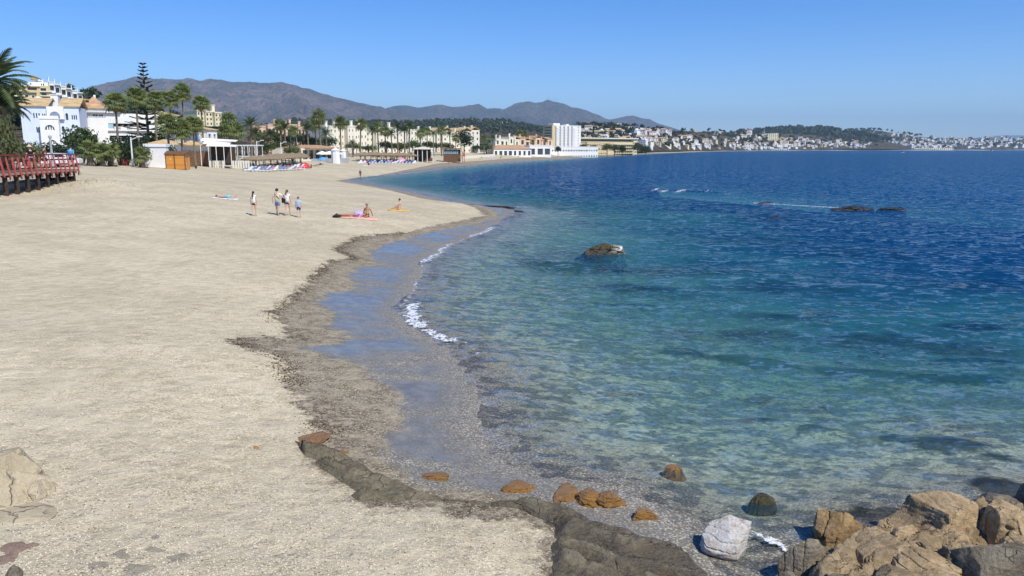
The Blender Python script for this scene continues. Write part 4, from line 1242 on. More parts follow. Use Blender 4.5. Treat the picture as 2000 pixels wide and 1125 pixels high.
def scatter_houses(hill, area, n, label, group, s=1.0, seed=0, mind=9):
    r = random.Random(seed); got = []
    tries = 0
    while len(got) < n and tries < n * 40:
        tries += 1
        px = r.uniform(area[0], area[1]); f = (px - area[0]) / (area[1] - area[0])
        lo = area[2] + (area[4] - area[2]) * f; hi = area[3] + (area[5] - area[3]) * f
        py = r.uniform(lo, hi)
        if any(abs(px - a) < mind * .62 and abs(py - b) < mind * .28 for a, b in got): continue
        got.append((px, py)); p = hill.seen(px, py)
        v = r.randrange(12)
        o = link('hillside_house', HOUSES[v], None, p, (0, 0, r.uniform(-.7, .7)), s * r.uniform(.8, 1.2))
        look = ('white', 'white', 'off-white', 'white', 'cream')[v % 5] + ' ' + ('gabled', 'hip-roofed', 'flat-roofed')[v % 3]
        q = (px - area[0]) / (area[1] - area[0]); g = (py - lo) / (hi - lo + 1e-6)
        where = ('upper ' if g < .5 else 'lower ') + ('left' if q < .34 else 'middle' if q < .67 else 'right')
        tag(o, '%s house, %s of the %s' % (look, where, group), 'house', group)
scatter_houses(hill_town, (1128, 1300, 250, 275, 256, 282), 62, 'small white house among trees on the slope above the long hotel', 'houses on the slope above the hotel', .8, 1, 8)
scatter_houses(hill_town, (1255, 1440, 262, 290, 268, 292), 52, 'small white house on the lower slope right of the long hotel', 'houses right of the hotel', .8, 2, 8)
scatter_houses(hill_mid, (1300, 1480, 260, 288, 262, 291), 50, 'far white house on the coast hill left of the cream flats', 'houses left of the cream flats', 1.3, 3, 7)
scatter_houses(hill_mid, (1480, 1680, 272, 286, 276, 290), 50, 'far white house below the dark pine wood', 'houses below the pine wood', 1.25, 4, 7)
scatter_houses(hill_cape, (1690, 1790, 256, 263, 264, 270), 22, 'tiny white house along the crest of the cape', 'houses on the crest of the cape', 1.3, 5, 6)
scatter_houses(hill_cape, (1690, 1830, 277, 290, 278, 290), 26, 'tiny white house at the foot of the cape', 'houses at the foot of the cape', 1.4, 6, 6)
scatter_houses(hill_cape, (1790, 2040, 270, 282, 271, 284), 80, 'tiny white house in the far town right of the cape', 'houses of the far town', 1.5, 7, 6)
def far_town_rest(name, label, hill, area, n, s, seed):
    r = random.Random(seed); mb = MB()
    for i in range(n):
        px = r.uniform(area[0], area[1]); py = r.uniform(area[2], area[3]); p = hill.seen(px, py)
        w, d, h = r.uniform(8, 15) * s, 9 * s, r.uniform(3, 8) * s; a = r.uniform(-.7, .7)
        M = Matrix.Translation(p) @ Matrix.Rotation(a, 4, 'Z')
        mb.box(-w / 2, w / 2, -d / 2, d / 2, -8, h, 0, M)
    o = mb.build(name, [WHITE]); tag(o, label, 'houses', kind='stuff')
far_town_rest('distant_houses', 'mass of tiny white houses spread over the far shore', hill_cape, (1690, 2300, 271, 290), 520, 1.3, 9)
far_town_rest('distant_houses', 'band of tiny pale houses along the shore under the coast hill', hill_mid, (1320, 1700, 274, 291), 200, 1.0, 12)
far_town_rest('distant_houses', 'speckle of tiny white houses low on the main mountain', hill_scrub, (505, 760, 241, 246), 16, .8, 10)

# ------------------------------------------------------------------ woods and trees on the hills
def wood(name, label, hill, areas, n, size, seed, clumps=5, per=9):
    r = np.random.default_rng(seed)
    base = [leaf_cloud(.42, .42, .5, clumps, per, .42, seed + k, .55) for k in range(5)]
    barr = [np.array(b.v) for b in base]
    V = []; F = []; off = 0
    for i in range(n):
        ar = areas[r.integers(len(areas))]
        px = r.uniform(ar[0], ar[1]); py = r.uniform(ar[2], ar[3])
        p = hill.seen(px, py); k = r.integers(5); s = size * r.uniform(.6, 1.4)
        a = r.uniform(0, 6.28); c, sn = math.cos(a), math.sin(a)
        b = barr[k] * s
        V.append(np.stack([b[:, 0] * c - b[:, 1] * sn + p.x, b[:, 0] * sn + b[:, 1] * c + p.y, b[:, 2] + p.z], 1))
        F += [tuple(q + off for q in f) for f in base[k].f]; off += len(b)
    me = bpy.data.meshes.new(name); me.from_pydata(np.concatenate(V).tolist(), [], F); me.materials.append(FARL)
    tag(link(name, me), label, 'trees', kind='stuff')
wood('woodland', 'dark scrub and pines covering the low hill behind the palms', hill_scrub, [(440, 1120, 240, 262), (560, 1090, 236, 256)], 1500, 9, 1, 4, 8)
wood('woodland', 'dark garden trees between the white hillside houses', hill_town, [(1085, 1300, 246, 284), (1130, 1240, 245, 268), (1300, 1440, 260, 290)], 420, 6.5, 2, 4, 8)
wood('woodland', 'belt of dark trees on the coast hill', hill_mid, [(1290, 1500, 258, 290), (1400, 1720, 262, 288), (1415, 1445, 266, 280)], 480, 12, 3, 4, 8)
wood('woodland', 'pine wood on the rounded hill right of the cream flats', hill_wood, [(1420, 1740, 254, 280), (1500, 1640, 254, 268)], 700, 21, 4, 4, 8)
wood('woodland', 'dark trees over the cape and the far town', hill_cape, [(1600, 1800, 256, 288), (1640, 1720, 254, 275), (1790, 2300, 270, 290)], 380, 16, 5, 4, 8)
wood('woodland', 'green garden shrubs and trees on the slope behind the villas', hill_villas, [(-200, 480, 190, 270), (-100, 60, 190, 240)], 420, 5, 6, 7, 12)
r_ = random.Random(5)
for i in range(14):
    p = hill_town.seen(1096 + i * 8.5 + r_.uniform(-3, 3), 249 + r_.uniform(-2, 6))
    tree('dark ridge tree %s above the hotel tower and annexe' % ('leftmost of the row' if i == 0 else 'rightmost of the row' if i == 13 else '%s from the left' % ('', 'second', 'third', 'fourth', 'fifth', 'sixth', 'seventh', 'eighth', 'ninth', 'tenth', 'eleventh', 'twelfth', 'thirteenth')[i]), p, r_.uniform(8, 14), None, 'far', i % 3, group='trees on the ridge above the hotel tower')
for i, px in enumerate((1700, 1709, 1717, 1733, 1742)):
    p = hill_cape.seen(px, 255.5 + i * .6)
    tree('tiny lone tree standing up from the crest of the cape', p, 22, 14, 'far', i % 3, group='lone trees on the cape')
# white sign letters on the scrub hill (too small to read: short white bars)
sg = hill_scrub.seen(960, 240.5)
st_ = thing('hill_sign', 'row of white letters standing on the scrub hill', 'sign', (sg.x, sg.y, sg.z))
kx = sg.y / FPX
for a, w in ((957, 2), (960, 10.2), (971.5, 3.6), (976, 8.6), (985.6, 5)):
    n = max(1, round(w / 1.75)); ww = w / n
    for j in range(n):
        x0 = (a + ww * j - 960) * kx; z1 = (2.7 - .25 * ((a + j) % 2)) * kx
        m = MB(); m.box(x0, x0 + ww * kx * .3, 0, .4, -.2, z1); m.box(x0, x0 + ww * kx * .82, -.01, .38, z1 * (.4 if j % 2 else .8), z1 * (.6 if j % 2 else 1))
        m.box(x0 + ww * kx * .55, x0 + ww * kx * .85, .01, .41, -.2, z1 * .99)
        m.build('letter', FRAMEW, st_)
# masts on the peak
pk = at(1072, 194.6, 11500)
ms = thing('radio_masts', 'cluster of thin radio masts on the highest blue peak', 'masts', (pk.x, pk.y, pk.z))
for dx, hh in ((-25, 62), (0, 48), (30, 30), (75, 42), (110, 26)):
    m = MB(); m.tube([(dx, 0, -45), (dx, 0, hh)], [4.5, 2.0], 5); m.build('mast', METAL, ms)

# ------------------------------------------------------------------ trees and palms near the beach
palm('big date palm with drooping fronds at the left edge of the picture', -16, 158, 63, 'date', 1.2, 3, True)
palm('shorter date palm below the big one beside the villa', 8, 205, 66, 'date', .85, 5, True)
for i, (px, py, Y, s, lab) in enumerate([(226, 203, 112, 1.15, 'leftmost tall fan palm in front of the large white house'), (264, 192, 122, 1.15, 'fan palm just left of the tall star pine'),
        (300, 197, 130, 1.15, 'fan palm just right of the tall star pine'), (331, 196, 138, 1.15, 'fan palm between the star pine and the tallest fan palm'), (356, 183, 142, 1.2, 'tallest fan palm with wind-blown crown against the mountain'),
        (391, 203, 146, 1.15, 'fan palm right of the tallest one, crown against the mountain')]):
    palm(lab, px, py, Y, 'fan', s * .80, i + 2, True, group='tall fan palms by the white house')
for i, (px, py, Y, s, lab) in enumerate([(326, 244, 119, 1.15, 'low leafy fan palm behind the wooden kiosk'), (354, 255, 119, 1.1, 'smaller fan palm beside the low leafy one behind the kiosk'), (376, 246, 128, 1.1, 'fan palm rising left of the white canopies')]):
    palm(lab, px, py, Y, 'fan', s * .85, i + 5, True)
star_pine('tall star-shaped pine with level branch tiers towering over the houses', 278, 122, 280, 134)
P_ = [(446, 238, 165, 'fan', 1.2), (440, 258, 160, 'fan', 1.0), (463, 258, 165, 'fan', 1.1), (489, 243, 185, 'date', 1.15), (498, 262, 175, 'date', 1.0), (528, 262, 200, 'date', .9), (556, 250, 205, 'date', 1.1), (546, 246, 215, 'fan', 1.1), (574, 258, 215, 'fan', 1.0),
      (600, 252, 225, 'date', 1.2), (622, 230, 230, 'fan', 1.4), (614, 244, 236, 'fan', 1.3), (637, 262, 215, 'date', 1.1), (664, 242, 240, 'fan', 1.35), (688, 280, 250, 'date', .8), (705, 244, 255, 'fan', 1.35), (727, 256, 262, 'date', 1.1), (737, 250, 270, 'fan', 1.25),
      (752, 258, 268, 'fan', 1.2), (764, 262, 265, 'date', 1.0), (776, 250, 285, 'date', 1.2), (790, 255, 275, 'date', 1.25), (800, 248, 290, 'date', 1.25), (822, 262, 320, 'fan', 1.3), (834, 258, 330, 'fan', 1.2), (846, 262, 325, 'date', 1.0), (862, 256, 335, 'fan', 1.35), (878, 262, 340, 'date', 1.1),
      (890, 270, 345, 'fan', 1.1), (945, 272, 400, 'fan', 1.3), (955, 278, 405, 'date', 1.0), (963, 270, 410, 'date', 1.25), (1016, 262, 520, 'fan', 1.5), (1024, 262, 524, 'fan', 1.5), (1040, 278, 500, 'fan', 1.0), (1065, 277, 520, 'date', .9)]
def beside(px):
    for lim, w in ((470, 'above the white canopies'), (520, 'right of the white pergola'), (580, 'behind the nearer thatched shades'), (650, 'behind the tiled-roof restaurant'), (700, 'before the first cream apartments'), (745, 'before the second cream apartments'), (810, 'behind the farther thatched shades'), (870, 'beside the beige canopy bar'), (900, 'behind the wooden beach bar'), (980, 'near the brown-roofed restaurant'), (1100, 'left of the hotel tower'), (1180, 'before the yellow annexe'), (1400, 'before the long hotel')):
        if px < lim: return w
ORD = ('leftmost', 'second', 'third', 'fourth', 'fifth', 'sixth', 'seventh', 'eighth', 'ninth')
def rank(items, me, same):
    row = sorted(x for x, k in items if k == same); n = len(row)
    return '' if n == 1 else ORD[row.index(me)] + (' ' if row.index(me) == 0 else ' from left ')
_pk = [(q[0], (q[3], beside(q[0]))) for q in P_]
for i, (px, py, Y, kd, s) in enumerate(P_):
    palm(rank(_pk, px, (kd, beside(px))) + ('fan palm ' if kd == 'fan' else 'date palm ') + beside(px), px, py, Y, kd, s * (1.0 if kd == 'fan' else .9), i, bend=.015 * (i % 4), group='beach palms ' + beside(px))
B_ = [(1140, 281, 610, 18), (1160, 283, 615, 16), (1186, 280, 620, 20), (1200, 282, 640, 20), (1216, 284, 640, 16), (1245, 278, 690, 20), (1262, 284, 700, 22), (1090, 286, 500, 14), (508, 258, 215, 46), (535, 256, 225, 50), (565, 262, 228, 50), (590, 260, 240, 48), (612, 270, 240, 40), (640, 268, 250, 36), (545, 274, 205, 44), (520, 280, 195, 40), (585, 282, 210, 30), (455, 270, 178, 30), (425, 262, 175, 34), (395, 255, 165, 30),
      (690, 280, 275, 34), (720, 284, 280, 34), (755, 276, 285, 40), (780, 278, 290, 44), (806, 274, 300, 36), (840, 276, 335, 40), (870, 278, 350, 34), (950, 282, 420, 30), (930, 284, 425, 24), (1010, 284, 470, 24), (1050, 284, 480, 20)]
_bk = [(q[0], beside(q[0])) for q in B_]
for i, (px, py, Y, w) in enumerate(B_):
    tree_px(rank(_bk, px, beside(px)) + 'rounded green garden tree ' + beside(px), px, py, Y, w, 'broad', i % 3, group='garden trees ' + beside(px))
tree_px('dark feathery beach pine beside the gabled cream apartments', 906, 256, 360, 34, 'pine', 0)
for px, py, Y, w, v, lab in [(155, 246, 105, 62, 0, 'large shrub with broad leaves in front of the villa'), (20, 262, 60, 70, 1, 'bushy olive green shrub behind the boardwalk, left'), (55, 270, 63, 50, 1, 'bushy olive green shrub behind the boardwalk next to the villa'),
        (0, 214, 61, 40, 1, 'tall clipped green shrub at the left edge'), (230, 270, 108, 50, 2, 'dark shrub below the leftmost tall fan palm'), (262, 275, 112, 46, 2, 'dark shrub beside the street lamp'), (300, 255, 140, 60, 0, 'large green creeper mound beside the white house'), (265, 262, 128, 46, 2, 'dark shrub at the foot of the star pine'),
        (332, 284, 115, 24, 0, 'small bush between the outbuilding and the wooden kiosk'), (185, 278, 100, 60, 1, 'dry olive hedge behind the young palms'), (115, 280, 98, 90, 2, 'dark green hedge behind the parked white cars'), (570, 280, 190, 34, 1, 'round olive bush by the second street lamp')]:
    tree_px(lab, px, py, Y, w, 'bush', v, cat='shrub')
# yellow-green agave-like bush by the fence
def spiky(label, px, py_base, h, n, m, seed):
    p = on_sand(px, py_base); r = random.Random(seed); mb = MB()
    for i in range(n):
        a = r.uniform(0, 6.28); e = r.uniform(.15, 1.4); L = h * r.uniform(.7, 1.1)
        d = Vector((math.cos(a) * math.cos(e), math.sin(a) * math.cos(e), math.sin(e))); s = Vector((-math.sin(a), math.cos(a), 0)) * .07
        mb.add([d * .1 - s * .5, d * .1 + s * .5, d * L * .6 + s, d * L * .6 - s, d * L + Vector((0, 0, -.12 * L))], [(0, 1, 2, 3), (3, 2, 4)])
    t = thing('spiky_bush', label, 'shrub', p); mb.build('leaves', m, t)
    st = MB(); st.tube([(0, 0, -.1), (0, 0, .4)], [.12, .08], 6); st.build('stem', BARK, t)
spiky('round yellow-green spiky bush beside the white fence', 430, 318, 2.0, 150, LEAFY, 3)
# young palms planted in the sand
for i, (px, pb, pt, lab) in enumerate([(176, 320, 283, 'leftmost young palm of the three planted together in the sand'), (200, 322, 285, 'middle young palm of the three planted together in the sand'), (217, 324, 286, 'rightmost young palm of the three planted together in the sand'), (278, 327, 291, 'lone young palm in the sand left of the wooden kiosk')]):
    Y = 96 + 3 * i
    bp = at(px, pb, Y); z0 = tz(bp.x, bp.y)
    t = thing('young_palm', lab, 'palm tree', (bp.x, bp.y, z0), 0, 'young palms in the sand')
    h = at(px, pt + 13, Y).z - z0
    m = MB(); m.tube([(0, 0, -.2), (0, 0, .25), (0.03, 0, h * .6), (0, 0, h)], [.42, .40, .27, .2], 10); m.build('trunk', BARK, t, True)
    m = MB(); m.lathe([(0, -.05), (.75, -.05), (.7, .1), (.45, .16), (0, .18)], 14); m.build('root_mound', DARKW, t, True)
    for j, (q, s) in enumerate(spread_fronds(16, 'fan', i + 20, .15)):
        o = link('frond', FROND_F[j % 3], t, (0, 0, h)); o.rotation_mode = 'QUATERNION'; o.rotation_quaternion = q; o.scale = (s * .72,) * 3
# ------------------------------------------------------------------ boardwalk with red railing
def boardwalk():
    A = at(-95, 336, 43.5); B = at(151, 331, 59.5)
    zd = 4.12
    d = Vector((B.x - A.x, B.y - A.y, 0)); L = d.length
    t = thing('boardwalk', 'raised wooden boardwalk with red slatted railing at the left edge', 'boardwalk', (A.x, A.y, zd), math.atan2(d.y, d.x))
    n = int(L / .3); pl = MB().box(0, .28, 0, 3.2, -.06, 0).mesh('plank', BROWNW)
    for i in range(n): link('plank', pl, t, (i * L / n, 0, 0))
    m = MB(); m.box(0, L, .06, .22, -.30, -.07); m.box(0, L, 2.9, 3.06, -.3, -.07); m.build('beam', DARKW, t)
    m = MB(); m.box(0, L, -.06, -.005, -.16, .0); m.build('edge_board', mat('weathered_board', (.33, .25, .19), .8, .2, 3), t)
    sm = MB(); sm.add([(-.045, -.05, -.28), (.045, -.05, -.28), (.075, -.05, .30), (.08, -.05, .5), (.03, -.05, 1.1), (-.03, -.05, 1.1), (-.08, -.05, .5), (-.075, -.05, .30)], [tuple(range(8))])
    v = list(sm.v); sm2 = MB(); k = 8
    sm2.add(v + [(a, b - .06, c) for a, b, c in v], [tuple(reversed(range(k))), tuple(range(k, 2 * k))] + [(i, (i + 1) % k, (i + 1) % k + k, i + k) for i in range(k)])
    slat = sm2.mesh('railing_slat', REDP)
    npost = 23
    tip = MB(); tip.add([(-.13, -.12, -.5), (.13, -.12, -.5), (.13, .05, -.5), (-.13, .05, -.5), (-.05, -.12, -.2), (.05, -.12, -.2), (.05, .05, -.2), (-.05, .05, -.2)], [(0, 3, 2, 1), (4, 5, 6, 7), (0, 1, 5, 4), (1, 2, 6, 5), (2, 3, 7, 6), (3, 0, 4, 7)])
    tipm = tip.mesh('joist_end', mat('pale_joist_end', (.52, .38, .30), .8, .15, 4))
    for i in range(npost):
        x = .15 + (L - .3) * i / (npost - 1)
        o = link('railing_slat', slat, t, (x, -.07, 0), (R(-6), R(-5), 0))
        if i % 2 == 0: link('joist_end', tipm, t, (x + .25, -.05, 0))
    m = MB(); m.box(0, L, -.12, .06, 1.08, 1.16); m.build('top_rail', mat('dark_red_rail', (.16, .03, .03), .6, .2, 4), t)
    for z in (.22, .75):
        m = MB(); m.box(0, L, .015, .05, z - .05, z + .05); m.build('lower_rail', DARKW, t)
    m = MB(); m.box(0, L, 3.0, 3.1, 1.02, 1.1); m.build('back_rail', REDP, t)
    for i in range(0, npost, 3):
        m = MB(); x = .15 + (L - .3) * i / (npost - 1); m.box(x - .05, x + .05, 3.02, 3.12, 0, 1.02); m.build('back_post', REDP, t)
    for i in range(12):
        x = .3 + (L - .6) * i / 11; m = MB(); m.box(x - .11, x + .11, .1, .32, -2.6, -.3); m.build('support_post', DARKW, t)
    m = MB(); m.box(0, L + .2, 1.6, 1.9, -3, -.85); m.build('retaining_wall', CONC, t)
    m = MB(); m.box(L - .1, L, .4, 3.1, -.9, -.07); m.build('end_board', DARKW, t)
boardwalk()
# bank of earth behind the walk, dry grass at its end
def dry_grass(label, px, py, Y, rx, ry, n, seed):
    r = random.Random(seed); mb = MB(); c = at(px, py, Y)
    for i in range(n):
        x = c.x + r.gauss(0, rx); y = c.y + r.gauss(0, ry); z = tz(x, y); a = r.uniform(0, 6.28); h = r.uniform(.08, .28)
        s = Vector((math.cos(a), math.sin(a), 0)) * .015; l = Vector((r.uniform(-.3, .3), r.uniform(-.3, .3), h))
        mb.add([Vector((x, y, z - .03)) - s, Vector((x, y, z - .03)) + s, Vector((x, y, z)) + l], [(0, 1, 2)])
    tag(mb.build('dry_grass', [mat('straw', (.30, .24, .13), .9, .3, 3)]), label, 'grass', kind='stuff')
dry_grass('dry tufts of grass on the sand bank at the boardwalk end', 158, 350, 57, 1.3, 1.6, 260, 3)

# ------------------------------------------------------------------ wooden kiosk
def kiosk():
    p = at(325, 331, 108); q = at(366, 331, 108.5)
    z0 = tz((p.x + q.x) / 2, 108)
    W = q.x - p.x; H = at(340, 302, 108).z - z0
    t = thing('wooden_kiosk', 'orange wooden beach kiosk with brown sloping roof', 'kiosk', (p.x, 108, z0), R(6))
    W *= .98
    n = 12; pm = MB().box(.01, W * .97 / n - .01, -.03, .0, 0, H).mesh('plank', ORANGEW)
    for i in range(n): link('plank', pm, t, (i * W * .97 / n, 0, 0))
    m = MB(); m.box(0, W * .97, .01, 2.2, 0, H); m.build('wall', ORANGEW, t)
    for x in (-.06, W * .42, W * .97 - .06):
        m = MB(); m.box(x, x + .12, -.08, -.035, 0, H); m.build('corner_post', BROWNW, t)
    m = MB(); m.box(-.15, W + .12, -.16, 2.4, H, H + .1); m.add([(-.15, -.16, H + .1), (W + .12, -.16, H + .1), (W + .12, 1.1, H + .5), (-.15, 1.1, H + .5), (-.15, 2.4, H + .1), (W + .12, 2.4, H + .1)], [(0, 1, 2, 3), (3, 2, 5, 4), (0, 3, 4), (1, 5, 2)]); m.build('roof', BROWNW, t)
    m = MB(); m.box(W * .20, W * .27, -.06, -.032, H * .66, H * .76); m.build('notice', mat('yellow_notice', (.75, .55, .1), .6), t)
    b = on_sand(376, 329)
    bt = thing('sand_bench', 'low wooden bench in the sand right of the kiosk', 'bench', b)
    m = MB(); m.box(-.7, .7, -.2, .2, .38, .45); m.build('seat', BROWNW, bt)
    for x in (-.55, .55): m = MB(); m.box(x - .05, x + .05, -.18, .18, -.1, .38); m.build('leg', DARKW, bt)
kiosk()

# ------------------------------------------------------------------ street lamps
def lamp(label, px, py_top, Y, arm, side=1, m=FRAMEW):
    c = at(px, py_top, Y); z0 = tz(c.x, c.y); h = c.z - z0
    t = thing('street_lamp', label, 'street lamp', (c.x, c.y, z0))
    mb = MB(); mb.tube([(0, 0, -.2), (0, 0, h)], [.13, .08], 10); mb.build('pole', m, t)
    if arm:
        mb = MB(); mb.tube([(0, 0, h - .35), (side * arm, 0, h + .1)], [.07, .05], 6); mb.build('arm', m, t)
        mb = MB(); mb.box(side * arm - .35, side * arm + .35, -.13, .13, h + .02, h + .16); mb.build('lamp_head', m, t)
    else:
        mb = MB(); mb.lathe([(0, 0), (.1, .0), (.14, .2), (.06, .3), (0, .32)], 10, 0, (0, 0, h)); mb.build('lamp_head', METAL, t)
lamp('white street lamp with side arm beside the young palms', 255, 268, 106, 1.2)
lamp('plain grey lamp post behind the boardwalk', 98, 271, 66, 0, 1, METAL)
lamp('white street lamp with side arm at the end of the pergola', 501, 275, 165, 1.2)
lamp('white street lamp with side arm behind the nearer thatched shades', 548, 278, 178, 1.0)
lamp('tall thin lamp post standing left of its twin before dark trees', 567, 254, 215, 1.0, 1, METAL)
lamp('tall thin lamp post standing right of its twin before dark trees', 578, 249, 217, .8, -1, METAL)

# ------------------------------------------------------------------ white canopy restaurant, pergola, fence
CANVAS = mat('white_canvas', (.78, .77, .74), .8, .04, 1.5)
def canopies():
    p = at(372, 300, 138); z0 = tz(p.x, p.y)
    t = thing('canopy_restaurant', 'white canopied restaurant with brown wall in front of low palms', 'restaurant', (p.x, 138, z0), R(12))
    k = 138 / FPX; X = lambda px: (px - 372) * k; Z = lambda py: at(400, py, 140).z - z0
    m = MB(); m.box(X(345), X(400), 4, 9, 0, Z(284)); m.build('wall', WHITE, t)
    m = MB(); m.box(X(345), X(400), 3.7, 3.98, 0, Z(296)); m.build('base_wall', BROWNW, t)
    m = MB(); hip_roof(m, X(340), X(385), 3.6, 9, Z(284), .9, .5, 0); m.build('roof', OCHRE, t)
    for i, (a, b, za, zb_) in enumerate(((382, 450, 268.5, 274), (390, 440, 274, 280), (400, 455, 279, 284.5))):
        m = MB(); y0 = 5 - i * 2.2
        m.add([(X(a), y0, Z(zb_)), (X(b), y0, Z(zb_ + 1)), (X(b), y0 + 2.4, Z(za + 4)), (X(a), y0 + 2.4, Z(za)), (X(a), y0, Z(zb_) - .12), (X(b), y0, Z(zb_ + 1) - .12), (X(b), y0 + 2.4, Z(za + 4) - .12), (X(a), y0 + 2.4, Z(za) - .12)],
              [(0, 1, 2, 3), (7, 6, 5, 4), (0, 4, 5, 1), (1, 5, 6, 2), (2, 6, 7, 3), (3, 7, 4, 0)]); m.build('canopy', CANVAS, t)
    m = MB(); m.box(X(398), X(446), 5.5, 6, 0, Z(285)); m.build('back_wall', DARKW, t)
    for px in (392, 406, 420, 434, 447):
        m = MB(); m.box(X(px) - .05, X(px) + .05, -.6, -.5, 0, Z(284)); m.build('post', FRAMEW, t)
canopies()
def pergola():
    p = at(446, 312, 150); z0 = tz(p.x, p.y)
    t = thing('white_pergola', 'white beach pergola on thin posts with blue chairs under it', 'pergola', (p.x, 150, z0), R(4))
    k = 150 / FPX; X = lambda px: (px - 446) * k; h = at(460, 285, 150).z - z0
    for px in (447, 459, 464, 474, 484, 499):
        for y in (0, 5): m = MB(); m.box(X(px) - .045, X(px) + .045, y - .045, y + .045, -.3, h); m.build('post', FRAMEW, t)
    m = MB(); m.box(X(443), X(502), -.1, .05, h, h + .12); m.box(X(443), X(502), 4.9, 5.05, h, h + .12)
    for i in range(10): x = X(444 + 6.2 * i); m.box(x, x + .08, -.4, 5.4, h + .13, h + .22)
    m.build('roof_frame', FRAMEW, t)
    g = on_sand(430, 316)
    f = thing('white_fence', 'low white picket fence with cream boards before the pergola', 'fence', (xat(408, 140), 140, tz(xat(408, 140), 140)))
    pk_ = MB().box(0, .34, 0, .06, -.2, 1.15).mesh('picket', mat('cream_board', (.74, .70, .58), .7, .08, 3))
    for i in range(16):
        if 5 < i < 9: continue
        link('picket', pk_, f, (i * .46, (i % 3) * .02, 0))
pergola()
# blue and white plastic chairs under the pergola
def chair_mesh(c):
    m = MB()
    m.box(-.24, .24, -.22, .24, .42, .47); m.box(-.24, .24, .20, .25, .47, .92)
    for x in (-.22, .18):
        for y in (-.2, .18): m.box(x, x + .04, y, y + .04, 0, .42)
    return m.mesh('seat', c)
BLUEP = mat('blue_plastic', (.08, .26, .62), .5, .1, 3)
def chair_thing(label, group, loc, rz, m):
    t = thing('beach_chair', label, 'chair', loc, rz, group)
    a = MB(); a.box(-.24, .24, -.22, .24, .42, .47); a.build('seat', m, t)
    a = MB(); a.box(-.24, .24, .20, .25, .471, .95); a.build('backrest', m, t)
    for x in (-.22, .18):
        for y in (-.2, .16): a = MB(); a.box(x, x + .05, y, y + .05, 0, .42); a.build('leg', m, t)
    return t
c0 = None
for i in range(12):
    x = xat(463 + (i % 6) * 4.6, 151); y = 150.6 + 2.6 * (i // 6); z = tz(x, y)
    if c0 is None: c0 = chair_thing('blue plastic chair under the white pergola', 'blue chairs under the pergola', (x, y, z), .3, BLUEP)
    else:
        c = copy_tree(c0); c.location = (x, y, z); c.rotation_euler.z = i * .9

# ------------------------------------------------------------------ thatched shades and loungers
def shade(label, group, loc, h=2.4, r=1.9):
    t = thing('thatched_parasol', label, 'parasol', loc, random.uniform(0, 3), group)
    m = MB(); m.tube([(0, 0, -.3), (0, 0, h)], [.09, .07], 8); m.build('pole', DARKW, t)
    m = MB(); m.lathe([(r, h - .42), (r * .98, h - .3), (r * .55, h + .02), (.1, h + .4), (0, h + .42)], 18); m.lathe([(0, h - .05), (r * .96, h - .4)], 18); m.build('thatch', THATCH, t)
    m = MB(); rr = random.Random(3)
    for i in range(90):
        a = rr.uniform(0, 6.28); d = Vector((math.cos(a), math.sin(a), 0)); s = Vector((-d.y, d.x, 0)) * .06
        p0 = d * r * rr.uniform(.85, 1.0) + Vector((0, 0, h - .33)); p1 = d * r * rr.uniform(1.0, 1.1) + Vector((0, 0, h - .75 - rr.random() * .1))
        m.add([p0 - s, p0 + s, p1], [(0, 1, 2)])
    tag(m.build('fringe', THATCH, t), kind='stuff')
    return t
def lounger(label, group, loc, rz, mm):
    t = thing('sun_lounger', label, 'sun lounger', loc, rz, group)
    m = MB(); m.box(-.33, .33, -.95, .95, .25, .31); m.build('frame', FRAMEW, t)
    for x in (-.3, .24):
        for y in (-.85, .75): m = MB(); m.box(x, x + .06, y, y + .06, -.05, .25); m.build('leg', FRAMEW, t)
    m = MB(); m.box(-.31, .31, -.93, .3, .312, .39); m.build('mattress', mm, t)
    m = MB(); m.add([(-.31, .3, .35), (.31, .3, .35), (.31, .9, .8), (-.31, .9, .8), (-.31, .3, .43), (.31, .3, .43), (.31, .86, .87), (-.31, .86, .87)], [(0, 3, 2, 1), (4, 5, 6, 7), (0, 1, 5, 4), (1, 2, 6, 5), (2, 3, 7, 6), (3, 0, 4, 7)]); m.build('backrest', mm, t)
    return t
TOW = {'blue': mat('blue_towel', (.13, .24, .52), .9, .3, 9), 'white': mat('white_towel', (.75, .74, .72), .9, .08, 5), 'pink': mat('pink_towel', (.72, .22, .36), .9, .2, 9), 'teal': mat('teal_towel', (.12, .50, .52), .9, .2, 9), 'red': mat('red_towel', (.55, .08, .06), .9, .2, 9),
       'yellow': mat('yellow_towel', (.72, .46, .10), .9, .2, 9), 'lilac': mat('lilac_cloth', (.52, .38, .72), .9, .2, 9), 'navy': mat('navy_cloth', (.02, .03, .09), .9, .2, 6), 'black': mat('black_cloth', (.015, .014, .016), .9, .2, 6), 'grey': mat('grey_cloth', (.25, .25, .27), .9, .2, 6), 'turq': mat('turquoise_towel', (.14, .56, .66), .9, .15, 6), 'peach': mat('peach_towel', (.80, .42, .32), .9, .15, 6)}
s0 = None
def ground(px, Y):
    x = xat(px, Y, 3); return Vector((x, Y, tz(x, Y)))
